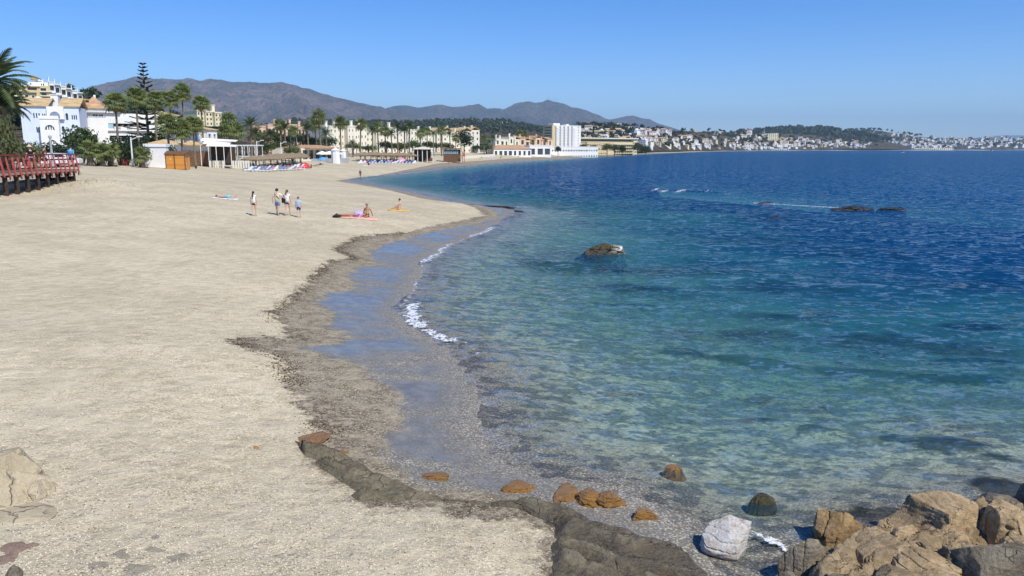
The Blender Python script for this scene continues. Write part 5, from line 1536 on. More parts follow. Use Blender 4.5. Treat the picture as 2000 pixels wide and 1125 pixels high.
for j, (cnt, a, b, Ya, Yb, lab, grp, sc) in enumerate([(9, 494, 588, 150, 178, 'brown thatched beach parasol in the nearer row beside the pergola', 'nearer row of thatched parasols', 1.0), (7, 500, 586, 156, 186, 'brown thatched beach parasol in the nearer row beside the pergola', 'nearer row of thatched parasols', 1.0),
                                                    (11, 704, 806, 225, 262, 'straw thatched beach parasol in the farther row below the cream flats', 'farther row of thatched parasols', 1.0), (8, 712, 800, 234, 268, 'straw thatched beach parasol in the farther row below the cream flats', 'farther row of thatched parasols', 1.0)]):
    for i in range(cnt):
        f = i / (cnt - 1); g = ground(a + (b - a) * f, Ya + (Yb - Ya) * f)
        if s0 is None: s = s0 = shade(lab, grp, g, 2.35)
        else:
            s = copy_tree(s0); s.location = g; s['label'] = lab; s['group'] = grp
        s['label'] = ('leftmost' if i == 0 else 'rightmost' if i == cnt - 1 else ('', 'second', 'third', 'fourth', 'fifth', 'sixth', 'seventh', 'eighth', 'ninth', 'tenth')[i] + ' from left') + ' thatched parasol, ' + ('front', 'back', 'front', 'back')[j] + ' line of the ' + ('nearer', 'nearer', 'farther', 'farther')[j] + ' row'
        s.rotation_euler.z = i; s.scale = (sc * 1.15, sc * 1.15, sc * .92)
l0 = {}
def put_lounger(label, group, g, rz, tow):
    if tow not in l0: l0[tow] = lounger(label, group, g, rz, TOW[tow]); return
    c = copy_tree(l0[tow]); c.location = g; c.rotation_euler.z = rz; c['label'] = label; c['group'] = group
rr = random.Random(4)
for row in range(2):
    for i in range(15):
        f = i / 14; g = ground(484 + 102 * f, 136 + 26 * f + row * 5)
        tow = rr.choice(('blue', 'white', 'white', 'white', 'grey', 'pink', 'teal' if f > .7 else 'blue', 'red' if .5 < f < .8 else 'white'))
        put_lounger('sun lounger with %s cloth below the nearer thatched parasols' % tow, '%s loungers below the nearer parasols' % tow, g, -.6 + rr.uniform(-.2, .2), tow)
for row in range(2):
    for i in range(17):
        f = i / 16; g = ground(702 + 106 * f, 208 + 34 * f + row * 6)
        tow = rr.choice(('blue', 'white', 'navy', 'white', 'blue', 'grey', 'pink'))
        put_lounger('sun lounger with %s cloth below the farther thatched parasols' % tow, '%s loungers below the farther parasols' % tow, g, -.6 + rr.uniform(-.2, .2), tow)
put_lounger('pair of purple loungers near the waterline, left one', None, on_sand(957, 311.2), .2, 'lilac'); put_lounger('pair of purple loungers near the waterline, right one', None, on_sand(962, 311.2), .2, 'lilac')
for i in range(4): put_lounger('pink lounger in front of the wooden beach bar', 'pink loungers by the wooden bar', on_sand(882 + 5 * i, 308.5), .1, 'pink')

# ------------------------------------------------------------------ beach bars
def tiled_restaurant():
    b = Bld('tiled_restaurant', 'open beach restaurant with wide red tiled roof and white parasols', 'restaurant', 583, 196, 664, 214)
    W = b.W; H = b.h(290)
    b.shell(H, 8, [(W * .1 + W * .145 * i, .9, W * .12, H - 1.3) for i in range(6)], PALE, .5)
    m = MB(); hip_roof(m, W * .18, W * .92, -1, 8, H, b.h(283) - H, .7, 0, .4); b.part('roof', m, TILE)
    m = MB(); m.box(W * .05, W * .98, -3.2, -3.1, 0, 1.1); b.part('front_rail', m, METAL)
    for i in range(3):
        x = W * (.38 + .17 * i); g = b.t.matrix_basis @ Vector((x, -2.2, .2))
        t = thing('white_parasol', ('left', 'middle', 'right')[i] + ' one of three white parasols at the tiled-roof restaurant', 'parasol', g)
        m = MB(); m.tube([(0, 0, -.2), (0, 0, 2.6)], .04, 6); m.build('pole', METAL, t)
        m = MB(); m.lathe([(1.7, 2.1), (.9, 2.5), (0, 2.85)], 8); m.lathe([(1.69, 1.9), (1.7, 2.1)], 8); m.build('canopy', CANVAS, t)
tiled_restaurant()
def booth(label, px0, px1, py_base, py_eave, py_top, Y):
    p = at((px0 + px1) / 2, py_base, Y); z0 = tz(p.x, p.y)
    w = (px1 - px0) * Y / FPX; h = at(px0, py_eave, Y).z - z0; ht = at(px0, py_top, Y).z - z0
    t = thing('white_booth', label, 'booth', (p.x, p.y, z0))
    for k in range(8):
        a0 = k * math.pi / 4 + .39; a1 = a0 + math.pi / 4; r = w / 2
        m = MB(); m.add([(r * math.cos(a0), r * math.sin(a0), -.2), (r * math.cos(a1), r * math.sin(a1), -.2), (r * math.cos(a1), r * math.sin(a1), h), (r * math.cos(a0), r * math.sin(a0), h)], [(0, 1, 2, 3)]); m.build('panel', CANVAS, t)
    m = MB(); m.lathe([(w * .58, h - .1), (w * .56, h), (w * .2, h + (ht - h) * .5), (0, ht)], 8); m.build('roof', CANVAS, t)
booth('round white booth with pointed roof right of the tiled restaurant', 647, 664, 304, 293, 287.5, 200)
booth('small white tent behind the round booth', 664, 676, 303, 294, 290, 212)
def canopy_bar():
    p = at(808, 305, 262); z0 = tz(p.x, p.y); k = 262 / FPX; X = lambda px: (px - 808) * k; Z = lambda py: at(820, py, 262).z - z0
    t = thing('canopy_bar', 'beach bar under a wide beige pitched canopy', 'beach bar', (p.x, 262, z0), R(4))
    m = MB(); hip_roof(m, X(806), X(846), -1, 5, Z(291.5), Z(286.5) - Z(291.5), .3, 0, .5, .1); m.build('roof', mat('beige_canvas', (.66, .60, .46), .8, .06, 2), t)
    for px in (807, 816, 825, 834, 845):
        m = MB(); m.box(X(px) - .1, X(px) + .1, -.9, -.7, -.3, Z(291.5)); m.build('post', FRAMEW, t)
    m = MB(); m.box(X(808), X(840), 3, 4.5, 0, Z(292)); m.build('back_wall', DARKW, t)
    m = MB(); m.box(X(829), X(845), 1, 1.5, 0, 1.1); m.build('counter', BROWNW, t)
    q = at(866, 308, 282); z1 = tz(q.x, q.y); k2 = 282 / FPX; X2 = lambda px: (px - 866) * k2; Z2 = lambda py: at(880, py, 282).z - z1
    t = thing('wooden_bar', 'dark wooden beach bar with glass front and red posts', 'beach bar', (q.x, 282, z1), R(4))
    m = MB(); m.box(X2(864), X2(900), -.6, 6, Z2(291.5), Z2(289.5)); m.build('roof', BROWNW, t)
    m = MB(); m.box(X2(866), X2(899), .5, 5, 0, Z2(292)); m.build('back_wall', DARKW, t)
    for i in range(8): m = MB(); m.box(X2(867 + 4 * i) - .08, X2(867 + 4 * i) + .08, -.1, .06, -.3, Z2(291.5)); m.build('post', BROWNW, t)
    for i in range(7): m = MB(); m.box(X2(867 + 4 * i) + .1, X2(871 + 4 * i) - .1, .1, .16, Z2(301), Z2(294)); m.build('pane', GLASSB, t)
    m = MB(); m.box(X2(866), X2(899), -.08, .04, 0, Z2(302)); m.build('front_board', BROWNW, t)
    m = MB(); 
    for px in (903, 906.5): m.box(X2(px) - .1, X2(px) + .1, -2, -1.8, -.3, Z2(295))
    for z in (299, 303, 306): m.box(X2(903), X2(906.5), -1.97, -1.83, Z2(z), Z2(z) + .15)
    m.build('red_ladder', REDP, t)
canopy_bar()
wl_ = thing('beach_wall', 'low pale wall along the top of the sand left of the brown-roofed restaurant', 'wall', (0, 0, 0))
a = ground(905, 330); b_ = ground(965, 395)
m = MB(); d_ = (b_ - a); n_ = Vector((-d_.y, d_.x, 0)).normalized() * .4
m.add([a - n_ + Vector((0, 0, -.5)), b_ - n_ + Vector((0, 0, -.5)), b_ + n_ + Vector((0, 0, -.5)), a + n_ + Vector((0, 0, -.5)), a - n_ + Vector((0, 0, 1.0)), b_ - n_ + Vector((0, 0, 1.0)), b_ + n_ + Vector((0, 0, 1.0)), a + n_ + Vector((0, 0, 1.0))], [(0, 3, 2, 1), (4, 5, 6, 7), (0, 1, 5, 4), (1, 2, 6, 5), (2, 3, 7, 6), (3, 0, 4, 7)])
m.build('masonry', PALE, wl_)

# ------------------------------------------------------------------ small beach things
def dome_tent():
    g = on_sand(596, 328)
    t = thing('beach_tent', 'red pop-up beach tent in the sand', 'tent', g, R(-30))
    m = MB()
    prof = [(1.05 * math.cos(a), 1.15 * math.sin(a)) for a in np.linspace(0, math.pi / 2, 7)]
    m.lathe(prof, 16); m.build('canopy', mat('red_nylon', (.62, .04, .05), .6, .12, 3), t)
    m = MB()
    for k in range(4):
        a = k * math.pi / 4; m.tube([(1.07 * math.cos(a) * math.cos(b), 1.07 * math.sin(a) * math.cos(b), 1.17 * math.sin(b)) for b in np.linspace(0, math.pi, 12)], .02, 4)
    m.build('poles', TOW['grey'], t)
dome_tent()
def parasol(label, px, py, c, r=1.0, tilt=(0, 0), h=1.9):
    g = on_sand(px, py); t = thing('beach_parasol', label, 'parasol', g)
    t.rotation_euler = (tilt[0], tilt[1], 0)
    m = MB(); m.tube([(0, 0, -.2), (0, 0, h)], .025, 6); m.build('pole', METAL, t)
    m = MB(); m.lathe([(r, h - .42), (r * .8, h - .2), (r * .4, h - .04), (0, h + .04)], 8); m.lathe([(0, h), (r * .99, h - .43)], 8); m.build('canopy', c, t)
parasol('blue beach parasol leaning over a sunbather', 632, 323, mat('blue_nylon', (.10, .36, .74), .6, .1, 3), 1.15, (R(12), R(-10)))
parasol('pink beach parasol lying low near the farther loungers', 785, 317.5, mat('pink_nylon', (.80, .28, .42), .6, .1, 3), 1.25, (R(40), R(20)), 1.2)
def towel(label, px, py, L, W, rz, m, group=None):
    g = on_sand(px, py); mb = MB(); n = 10; r = random.Random(int(px))
    vs = []; 
    for i in range(n + 1):
        for j in range(5):
            x = (i / n - .5) * L; y = (j / 4 - .5) * W; c, s = math.cos(rz), math.sin(rz)
            wx, wy = g.x + x * c - y * s, g.y + x * s + y * c
            vs.append((wx - g.x, wy - g.y, tz(wx, wy) - g.z + .03 + .025 * r.random()))
    fs = [(i * 5 + j, (i + 1) * 5 + j, (i + 1) * 5 + j + 1, i * 5 + j + 1) for i in range(n) for j in range(4)]
    mb.add(vs, fs); o = mb.build('beach_towel', m, None, True, g); tag(o, label, 'towel', group)
    md = o.modifiers.new('thickness', 'SOLIDIFY'); md.thickness = .02
    return g
# parked white cars behind the boardwalk
def car(label, px, Y, rz):
    x = xat(px, Y, 4.2); z = tz(x, Y); t = thing('parked_car', label, 'car', (x, Y, z), rz)
    PAINT = mat('white_car_paint', (.78, .78, .78), .25, .03, 1, spec=.6)
    body = [(-2.1, .35), (2.1, .35), (2.12, .75), (1.9, .88), (1.0, .98), (.45, 1.42), (-1.2, 1.46), (-1.95, 1.0), (-2.12, .8)]
    m = MB(); n = len(body); v = [(a, -.85, b) for a, b in body] + [(a, .85, b) for a, b in body]
    m.add(v, [tuple(range(n)), tuple(range(2 * n - 1, n - 1, -1))] + [(i, i + n, (i + 1) % n + n, (i + 1) % n) for i in range(n)]); m.build('body', PAINT, t)
    for y in (-.86, .855):
        m = MB(); m.add([(.85, y, 1.0), (.4, y, 1.36), (-.3, y, 1.38), (-.3, y, 1.0)], [(0, 1, 2, 3)]); m.add([(-.38, y, 1.0), (-.38, y, 1.38), (-1.15, y, 1.38), (-1.6, y, 1.02)], [(0, 1, 2, 3)]); m.build('side_window', GLASS, t)
    for a in (-1.3, 1.3):
        for y in (-.8, .8):
            m = MB(); m.tube([(a, y - .1, .32), (a, y + .1, .32)], .32, 14); w = m.build('wheel', TOW['black'], t)
            m = MB(); m.tube([(a, y - .11, .32), (a, y + .11, .32)], .18, 10); m.build('rim', METAL, w)
    return t
car('white parked car behind the boardwalk, left of its neighbour', 82, 84, R(12)); car('white parked car behind the boardwalk by the lamp post', 118, 88, R(14))
def small_boat(label, px, py, s, rz):
    g = on_sand(px, py) if py > 300 else Vector((*P(px, py, 0)[:2], 0))
    t = thing('small_boat', label, 'boat', g + Vector((0, 0, .05)), rz); t.scale = (s,) * 3
    m = MB(); v = []; 
    for x, w, z in ((-2, .7, .55), (-1, .85, .5), (.5, .8, .5), (1.6, .45, .58), (2.2, .02, .7)):
        v += [(x, -w, z), (x, -w * .6, 0), (x, w * .6, 0), (x, w, z)]
    f = [(i * 4 + j, i * 4 + j + 1, i * 4 + j + 5, i * 4 + j + 4) for i in range(4) for j in range(3)] + [(0, 3, 2, 1)] + [(i * 4 + 3, i * 4, i * 4 + 4, i * 4 + 7) for i in range(4)]
    m.add(v, f); m.build('hull', FRAMEW, t)
    m = MB(); m.box(-.6, .5, -.45, .45, .55, 1.3); m.build('cabin', TOW['navy'] if py < 300 else FRAMEW, t)
small_boat('white upturned boat on the sand by the boardwalk end', 160, 307, 1.0, .2)
small_boat('tiny dark boat far out below the cape', 1762, 298.5, 2.2, .5)
small_boat('tiny white boat by the far shore', 1936, 294.9, 3.0, 0)
for i, (px, lab) in enumerate(((241, 'red bin left of its twin by the street lamp'), (247, 'red bin right of its twin by the street lamp'))):
    x = xat(px, 112, 4); t = thing('waste_bin', lab, 'bin', (x, 112, tz(x, 112)))
    m = MB(); m.lathe([(0, 0), (.32, 0), (.38, .9), (.3, 1.0), (0, 1.02)], 12); m.build('body', REDP, t)
    m = MB(); m.lathe([(.39, .9), (.4, .98), (.2, 1.12), (0, 1.15)], 12); m.build('lid', BROWNW, t)
# ------------------------------------------------------------------ rocks
def rock_mat(name, lo, hi, crack=0.6, wet=0.0, layer=0.0, scale=3.0, extra=None):
    m = NT(name)
    geo = m.n('ShaderNodeNewGeometry'); wp = geo.outputs['Position']
    n1 = m.noise(scale, 6, 0.65, vec=wp); n2 = m.noise(scale * 6, 5, 0.65, vec=wp); n3 = m.noise(scale * 24, 3, 0.6, vec=wp)
    f = m.math('ADD', m.math('MULTIPLY', n1, 0.55), m.math('MULTIPLY', n2, 0.45))
    col = m.mix(m.mapr(f, 0.34, 0.66), lo, hi)
    wv = m.vmath('ADD', wp, m.vmath('SCALE', m.noise(scale * 1.4, 3, 0.6, vec=wp, out='Color'), 0.45))
    cr = m.voronoi(scale * 0.6, 'DISTANCE_TO_EDGE', vec=wv)
    crk = m.math('MULTIPLY', m.mapr(cr, 0.0, 0.022, 1.0, 0.0), m.mapr(n1, 0.45, 0.6))
    col = m.mix(m.math('MULTIPLY', crk, crack), col, tuple(c * 0.22 for c in lo))
    col = m.mix(m.math('MULTIPLY', m.mapr(n2, 0.60, 0.72), 0.5), col, tuple(min(1, c * 1.35) for c in hi))
    if extra is not None: col = extra(m, col, wp)
    h = m.math('ADD', m.math('MULTIPLY', n2, 0.6), m.math('MULTIPLY', n3, 0.25))
    if layer:
        mp = m.n('ShaderNodeMapping'); mp.inputs['Rotation'].default_value = (R(38), R(24), R(20)); mp.inputs['Scale'].default_value = (1.2, 1.2, 14)
        m.set(mp.inputs['Vector'], wp)
        h = m.math('ADD', h, m.math('MULTIPLY', m.noise(1.6, 4, 0.6, vec=mp.outputs[0]), layer))
    h = m.math('SUBTRACT', h, m.math('MULTIPLY', crk, 0.5))
    # damp and darker near the water line, with an uneven edge
    sp = m.n('ShaderNodeSeparateXYZ'); m.set(sp.inputs[0], wp)
    wt = m.mapr(m.math('ADD', sp.outputs['Z'], m.math('MULTIPLY', m.math('SUBTRACT', n1, 0.5), 0.35)), 0.24 + wet, 0.06 + wet)
    col = m.mix(m.math('MULTIPLY', wt, 0.62), col, m.mix(1.0, col, (0.42, 0.36, 0.28), 'MULTIPLY'))
    rough = m.mixf(wt, 0.85, 0.3)
    return m.done(m.principled(col, rough, m.bump(h, 0.9, 0.06), m.mixf(wt, 0.2, 0.55)))
TAN = rock_mat('tan_sandstone', (0.29, 0.20, 0.10), (0.55, 0.405, 0.23), 0.55, 0.0, 0.3, 2.6)
BROWNR = rock_mat('brown_slate', (0.20, 0.145, 0.078), (0.42, 0.315, 0.185), 0.5, 0.0, 1.0, 3.0)
SLATE = rock_mat('grey_slate', (0.14, 0.115, 0.08), (0.31, 0.262, 0.185), 0.6, 0.0, 1.0, 3.2)
OCHR = rock_mat('wet_ochre_rock', (0.34, 0.165, 0.035), (0.62, 0.34, 0.085), 0.4, 0.35, 0.2, 5)
GOLD = rock_mat('golden_brown_rock', (0.25, 0.155, 0.065), (0.52, 0.36, 0.17), 0.4, 0.12, 0.4, 3.5)
BEIGE = rock_mat('beige_sandstone', (0.36, 0.295, 0.19), (0.50, 0.42, 0.285), 0.4, -0.6, 0.3, 1.6)
PINKR = rock_mat('pinkish_stone', (0.30, 0.20, 0.145), (0.42, 0.30, 0.22), 0.4, -0.6, 0.2, 5)
def _stain(m, col, wp):
    return m.mix(m.math('MULTIPLY', m.mapr(m.noise(7, 5, 0.65, vec=wp), 0.5, 0.66), 0.6), col, (0.50, 0.34, 0.20))
WHITER = rock_mat('white_limestone', (0.62, 0.57, 0.49), (0.86, 0.82, 0.75), 0.2, -0.25, 0.2, 6, _stain)
def _guano(m, col, wp):
    sp = m.n('ShaderNodeSeparateXYZ'); m.set(sp.inputs[0], m.pos)
    f = m.math('MULTIPLY', m.mapr(sp.outputs['X'], 0.02, 0.35), m.mapr(m.noise(3.5, 5, 0.7, vec=wp), 0.44, 0.58))
    return m.mix(f, col, (0.66, 0.64, 0.56))
SEAR = rock_mat('weedy_sea_rock', (0.035, 0.028, 0.016), (0.13, 0.105, 0.062), 0.6, 0.1, 0.8, 3, _guano)
DARKR = rock_mat('dark_reef_rock', (0.022, 0.018, 0.013), (0.085, 0.065, 0.042), 0.6, 0.3, 0.8, 3)
LEDGE = rock_mat('wet_slate_shelf', (0.105, 0.088, 0.054), (0.235, 0.20, 0.13), 0.3, 0.12, 1.6, 2.2)

def boulder_mesh(name, m, seed, sub=5, planes=9, rough=0.10, cut=(0.55, 0.85), low=1.0):
    planes += 9; cut = (cut[0] - .12, cut[1])
    bm = bmesh.new(); bmesh.ops.create_icosphere(bm, subdivisions=sub, radius=1.0)
    co = np.array([v.co[:] for v in bm.verts]); r = np.random.default_rng(seed)
    for k in range(planes):
        n = r.normal(size=3); n[2] = abs(n[2]) * (0.9 if k % 3 else 1); n /= np.linalg.norm(n); d = r.uniform(*cut)
        e = co @ n - d
        co = co - np.outer(np.where(e > 0, e, 0), n)
    def n3(p, f, sd): return (fbm(p[:, 0] * f + 5, p[:, 1] * f, 4, sd) + fbm(p[:, 1] * f, p[:, 2] * f + 9, 4, sd + 3) + fbm(p[:, 2] * f, p[:, 0] * f, 4, sd + 7)) / 1.7
    rid = (ridged(co[:, 0] * 1.7 + 3, co[:, 1] * 1.7 + co[:, 2], 4, seed + 60) + ridged(co[:, 2] * 1.9, co[:, 0] * 1.2 + 7, 4, seed + 61)) / 2 - .45
    disp = rough * 1.1 * rid + rough * .7 * n3(co, 1.6, seed) + rough * 0.45 * n3(co, 5.0, seed + 20) + rough * 0.15 * n3(co, 14.0, seed + 30)
    # stepped splits
    nd = r.normal(size=3); nd /= np.linalg.norm(nd); q = co @ nd * 3.1 + 0.6 * n3(co, 1.2, seed + 4)
    disp = disp - rough * 0.9 * np.exp(-((q - np.round(q)) / 0.06) ** 2)
    co = co * (1 + disp)[:, None]
    if low > 1.0:        # carry the sides straight down to the bottom
        b_ = co[:, 2] < 0
        f = 1 / np.sqrt(np.maximum(1 - np.clip(co[:, 2], -.9, 0) ** 2, .2))
        co[:, 0] = np.where(b_, co[:, 0] * f, co[:, 0]); co[:, 1] = np.where(b_, co[:, 1] * f, co[:, 1]); co[:, 2] = np.where(b_, co[:, 2] * low, co[:, 2])
    for v, c in zip(bm.verts, co): v.co = c
    me = bpy.data.meshes.new(name); bm.to_mesh(me); bm.free()
    me.polygons.foreach_set('use_smooth', [True] * len(me.polygons)); me.materials.append(m)
    return me

def rock(label, px, py, w, h, zc, m, seed, rz=0.0, tilt=(0, 0), dep=0.75, sub=5, planes=9, rough=0.10, cut=(0.55, 0.85), name='boulder', group=None, ground=False):
    if ground:
        p = on_sand(px, py); 
    else: p = Vector(P(px, py, zc))
    dist = p.y * CT + (CAM_Z - p.z) * ST; k = dist / FPX
    sx = w / 2 * k * 1.12; sy = sx * dep
    e = math.atan2(CAM_Z - p.z, p.y); need = h / 2 * k * 1.12
    sz2 = need ** 2 - (sy * math.sin(e)) ** 2
    sz = math.sqrt(sz2) / math.cos(e) if sz2 > (need * .35) ** 2 else need * .45
    if not ground:          # let it stand on the bottom
        low = max(1.0, (p.z - tz(p.x, p.y) + .15) / sz)
    else: low = 1.0
    o = link(name, boulder_mesh(name, m, seed, sub, planes, rough, cut, low), None, p, (tilt[0], tilt[1], rz), (sx, sy, sz))
    return tag(o, label, 'rock', group)

# rock pile in the lower right corner
rock('large pale tan boulder at the back of the rock pile', 1850, 1005, 207, 118, 0.42, TAN, 3, .2, (0, R(4)), .8, 6, 10, .09)
rock('tan boulder at the right edge beside the large pale one', 1965, 1020, 168, 123, 0.45, TAN, 8, .9, (0, R(-8)), .8, 6, 10, .12)
rock('wet golden-brown boulder at the water on the left of the pile', 1632, 1030, 157, 92, 0.16, GOLD, 5, .4, (0, 0), .8, 6, 8, .18)
rock('wedge-shaped tan stone below the large pale boulder', 1866, 1058, 123, 58, 0.34, TAN, 12, .5, (0, R(10)), .6, 5, 9, .10)
rock('layered grey slate slab standing at the lower left of the pile', 1578, 1098, 112, 106, 0.26, SLATE, 15, .3, (R(-8), R(14)), .7, 6, 10, .10)
rock('broad brown slab in the middle of the pile', 1705, 1088, 185, 118, 0.34, BROWNR, 18, .7, (R(-6), R(-14)), .8, 6, 11, .10)
rock('small rounded tan stone on the middle slab', 1722, 1044, 58, 38, 0.42, TAN, 21, .2, (0, 0), .8, 5, 7, .08)
rock('small blocky tan stone right of the rounded one', 1772, 1046, 63, 43, 0.44, TAN, 22, .9, (0, 0), .8, 5, 9, .08)
rock('low golden tan rock between the slab and the grey boulder', 1805, 1102, 157, 90, 0.44, TAN, 24, 1.1, (0, 0), .9, 6, 9, .12)
rock('big grey boulder in the lower right corner', 1950, 1110, 190, 146, 0.52, SLATE, 27, .1, (0, R(-6)), .9, 6, 10, .12)
rock('small dark jagged rock beside the big grey boulder', 1858, 1090, 67, 62, 0.46, SLATE, 29, .1, (0, 0), .9, 5, 10, .16)
rock('flat dark rock showing behind the tan boulders', 1955, 975, 101, 34, 0.14, SLATE, 31, .3, (0, 0), .8, 5, 8, .1)
rock('dark rock cut off by the right edge behind the pile', 2015, 965, 67, 67, 0.25, SLATE, 33, .3, (0, 0), .8, 5, 8, .1)
rock('low grey rock at the bottom edge of the pile', 1660, 1150, 168, 67, 0.4, SLATE, 35, .6, (0, 0), .8, 5, 8, .12)
rock('low tan rock at the bottom edge of the pile', 1850, 1150, 168, 67, 0.5, TAN, 36, .6, (0, 0), .8, 5, 8, .12)
for i, (px, py, w, h, z, m_, lab) in enumerate([(1690, 1058, 80, 40, .30, BROWNR, 'brown stone between the golden boulder and the middle slab'), (1760, 1078, 90, 44, .46, TAN, 'angular tan stone right of the middle slab'), (1900, 1078, 80, 44, .48, TAN, 'tan stone wedged above the big grey boulder'), (1812, 1072, 60, 34, .45, BROWNR, 'small brown stone in the centre of the pile'),
        (1620, 1078, 60, 34, .24, BROWNR, 'small brown stone between the two grey slabs'), (1745, 1128, 100, 56, .48, BROWNR, 'brown stone at the bottom of the pile'), (1990, 1062, 90, 50, .5, TAN, 'tan stone at the right edge over the grey boulder'), (1540, 1128, 60, 40, .2, SLATE, 'small grey stone at the lower left end of the pile'), (1780, 1012, 60, 34, .2, BROWNR, 'dark brown stone left of the large pale boulder')]):
    rock(lab, px, py, w, h, z, m_, 140 + i, i * .8, (0, R(8 - 5 * (i % 4))), .8, 5, 10, .14)
# single rocks in and by the water
rock('bright white limestone block in the shallows', 1424, 1050, 122, 88, 0.14, WHITER, 41, .25, (R(4), R(12)), .75, 6, 9, .07, (.6, .85))
rock('lone weedy rock with whitish droppings in the sea', 1184, 492, 92, 40, 0.06, SEAR, 44, 0, (0, R(8)), .8, 6, 7, .28, (.65, .95))
rock('long low black reef rock far out in the sea', 1672, 408.5, 80, 13, 0.06, DARKR, 46, 0, (0, 0), .6, 5, 5, .3, (.6, .9))
rock('smaller black reef rock right of the long one', 1744, 408.5, 64, 12, 0.06, DARKR, 47, 0, (0, 0), .6, 5, 5, .3, (.6, .9))
rock('low dark rock awash left of the black reef', 1494, 396.5, 34, 6, 0.02, DARKR, 48, 0, (0, 0), .6, 4, 5, .3)
rock('small dark rock awash nearer than the reef', 1512, 424, 38, 7, 0.02, DARKR, 49, 0, (0, 0), .6, 4, 5, .3)
rock('dark ledge at the tip of the sand spit', 965, 403.5, 80, 7, 0.12, DARKR, 50, 0, (0, 0), .5, 5, 5, .3)
rock('small dark rock off the tip of the sand spit', 1014, 412.5, 22, 5, 0.03, DARKR, 51, 0, (0, 0), .6, 4, 5, .3)
rock('thin dark ledge left of the spit tip', 915, 400, 34, 4, 0.12, DARKR, 52, 0, (0, 0), .5, 4, 5, .3)
for i, (px, py, w, h, z, lab) in enumerate([(845, 930, 68, 28, .10, 'round orange-brown rock in the wet sand'), (1010, 951, 58, 24, .08, 'small orange rock with foam on its left side'), (1105, 963, 66, 24, .06, 'low orange rock left of the wet golden pair'), (1150, 968, 56, 36, .09, 'wet golden rock, left of a touching pair'), (1188, 972, 60, 38, .09, 'wet golden rock, right of a touching pair'),
                                          (1256, 1003, 46, 30, .06, 'small golden rock close to the white block'), (597, 858, 76, 18, .52, 'flat reddish-brown rock at the edge of the gravel'), (668, 883, 24, 14, .42, 'small ochre stone in the gravel'), (500, 874, 17, 10, .62, 'tiny lone reddish stone on the dry sand'), (1316, 913, 34, 12, -.02, 'brown rock just under the water')]):
    rock(lab, px, py, w * 1.25, h * .85, z + .05, OCHR, 60 + i, i * .7, (0, 0), .8, 5, 7, .2, ground=(px < 700))
rock('mossy dark rock half under water in the shallows', 1488, 978, 54, 30, 0.03, rock_mat('mossy_rock', (.05, .05, .015), (.14, .12, .035), .5, .3, .3, 4), 75, 0, (0, 0), .8, 5, 7, .14)
rock('large beige sandstone outcrop at the left edge', -6, 960, 270, 200, 0.6, BEIGE, 188, 1.3, (R(4), R(6)), .9, 6, 9, .12, ground=True)
rock('beige rock shoulder right of the sandstone outcrop', 70, 958, 120, 80, .6, BEIGE, 83, .9, (0, R(14)), .9, 6, 9, .14, ground=True)
rock('low beige stone at the foot of the sandstone outcrop', 30, 1010, 130, 46, 0.70, BEIGE, 81, .3, (0, 0), .9, 5, 9, .08, ground=True)
for i, (px, py, w, h, lab, m) in enumerate([(18, 1070, 62, 22, 'flat pinkish stone at the left edge, upper one', PINKR), (10, 1092, 60, 26, 'flat pinkish stone at the left edge, lower one', PINKR), (48, 1068, 44, 14, 'small pinkish stone beside the upper flat one', PINKR), (30, 1124, 50, 40, 'dark stone at the bottom left corner', SLATE)]):
    rock(lab, px, py, w, h, .6, m, 84 + i, i * .4, (0, 0), .9, 4, 8, .08, ground=True)
SLAB_L = ['half buried slab %s in the near sand' % q for q in ('of the bottom cluster, left of centre', 'of the bottom cluster, at its centre', 'of the bottom cluster, rightmost', 'of the bottom cluster, largest at the bottom edge', 'of the bottom cluster, leftmost', 'of the bottom cluster, topmost small one',
          'left of a close pair above the bottom cluster', 'right of a close pair above the bottom cluster', 'next to the low beige stone', 'small and thin right of the low beige stone', 'halfway between the cluster and the slate shelf', 'closest to the pale gravel by the shelf', 'just left of the shelf bend')]
for i, (px, py, w, h) in enumerate([(225, 1085, 70, 22), (290, 1075, 60, 18), (340, 1095, 70, 26), (250, 1115, 110, 26), (180, 1108, 60, 16), (300, 1050, 40, 10)]):
    o = rock(SLAB_L[i], px, py, w, h, .6, rock_mat('buried_slab', (.33, .285, .20), (.46, .40, .28), .5, -.6, .3, 4) if i == 0 else bpy.data.materials['buried_slab'], 95 + i, i * .6, (0, 0), .9, 5, 8, .16, ground=True, group='half buried slabs in the near sand')
    o.location.z -= o.scale[2] * .35

# shelf of layered slate running from the sand into the water
def ledge():
    poly = [(572, 866), (640, 872), (700, 900), (765, 935), (830, 948), (960, 955), (1060, 958), (1130, 980), (1235, 1008), (1330, 1035), (1385, 1085), (1440, 1150), (1500, 1230), (1020, 1230), (1050, 1110), (1068, 1012), (1000, 985), (860, 974), (765, 982), (700, 990), (650, 955), (600, 905)]
    pw = [P(x, y, .3)[:2] for x, y in poly]
    xs = np.arange(-5.2, 5.2, .035); ys = np.arange(7.4, 15.5, .035); X, Y = np.meshgrid(xs, ys)
    d = poly_dist(X, Y, pw); d = np.where(inside(X, Y, pw), d, -d)
    base = terrain(X.ravel(), Y.ravel()).reshape(X.shape)
    d2 = d + .22 * fbm(X / .6, Y / .6, 5, 5)
    a = R(-22); s = X * math.cos(a) + Y * math.sin(a); c = -X * math.sin(a) + Y * math.cos(a)
    step = c * 2.1 + .55 * fbm(s / 1.1, c / .5, 4, 8); saw = (step - np.floor(step))
    z = np.maximum(base, .02) - .07 + .09 * sstep(-.1, .28, d2) + sstep(0, .3, d2) * (.17 * saw ** 1.5 + .05 * fbm(X / .18, Y / .18, 3, 12))
    o = link('rock_shelf', grid_mesh('rock_shelf', X, Y, z, LEDGE, d2 > -.12))
    tag(o, 'dark wet shelf of layered slate between sand and water', 'rock')
ledge()

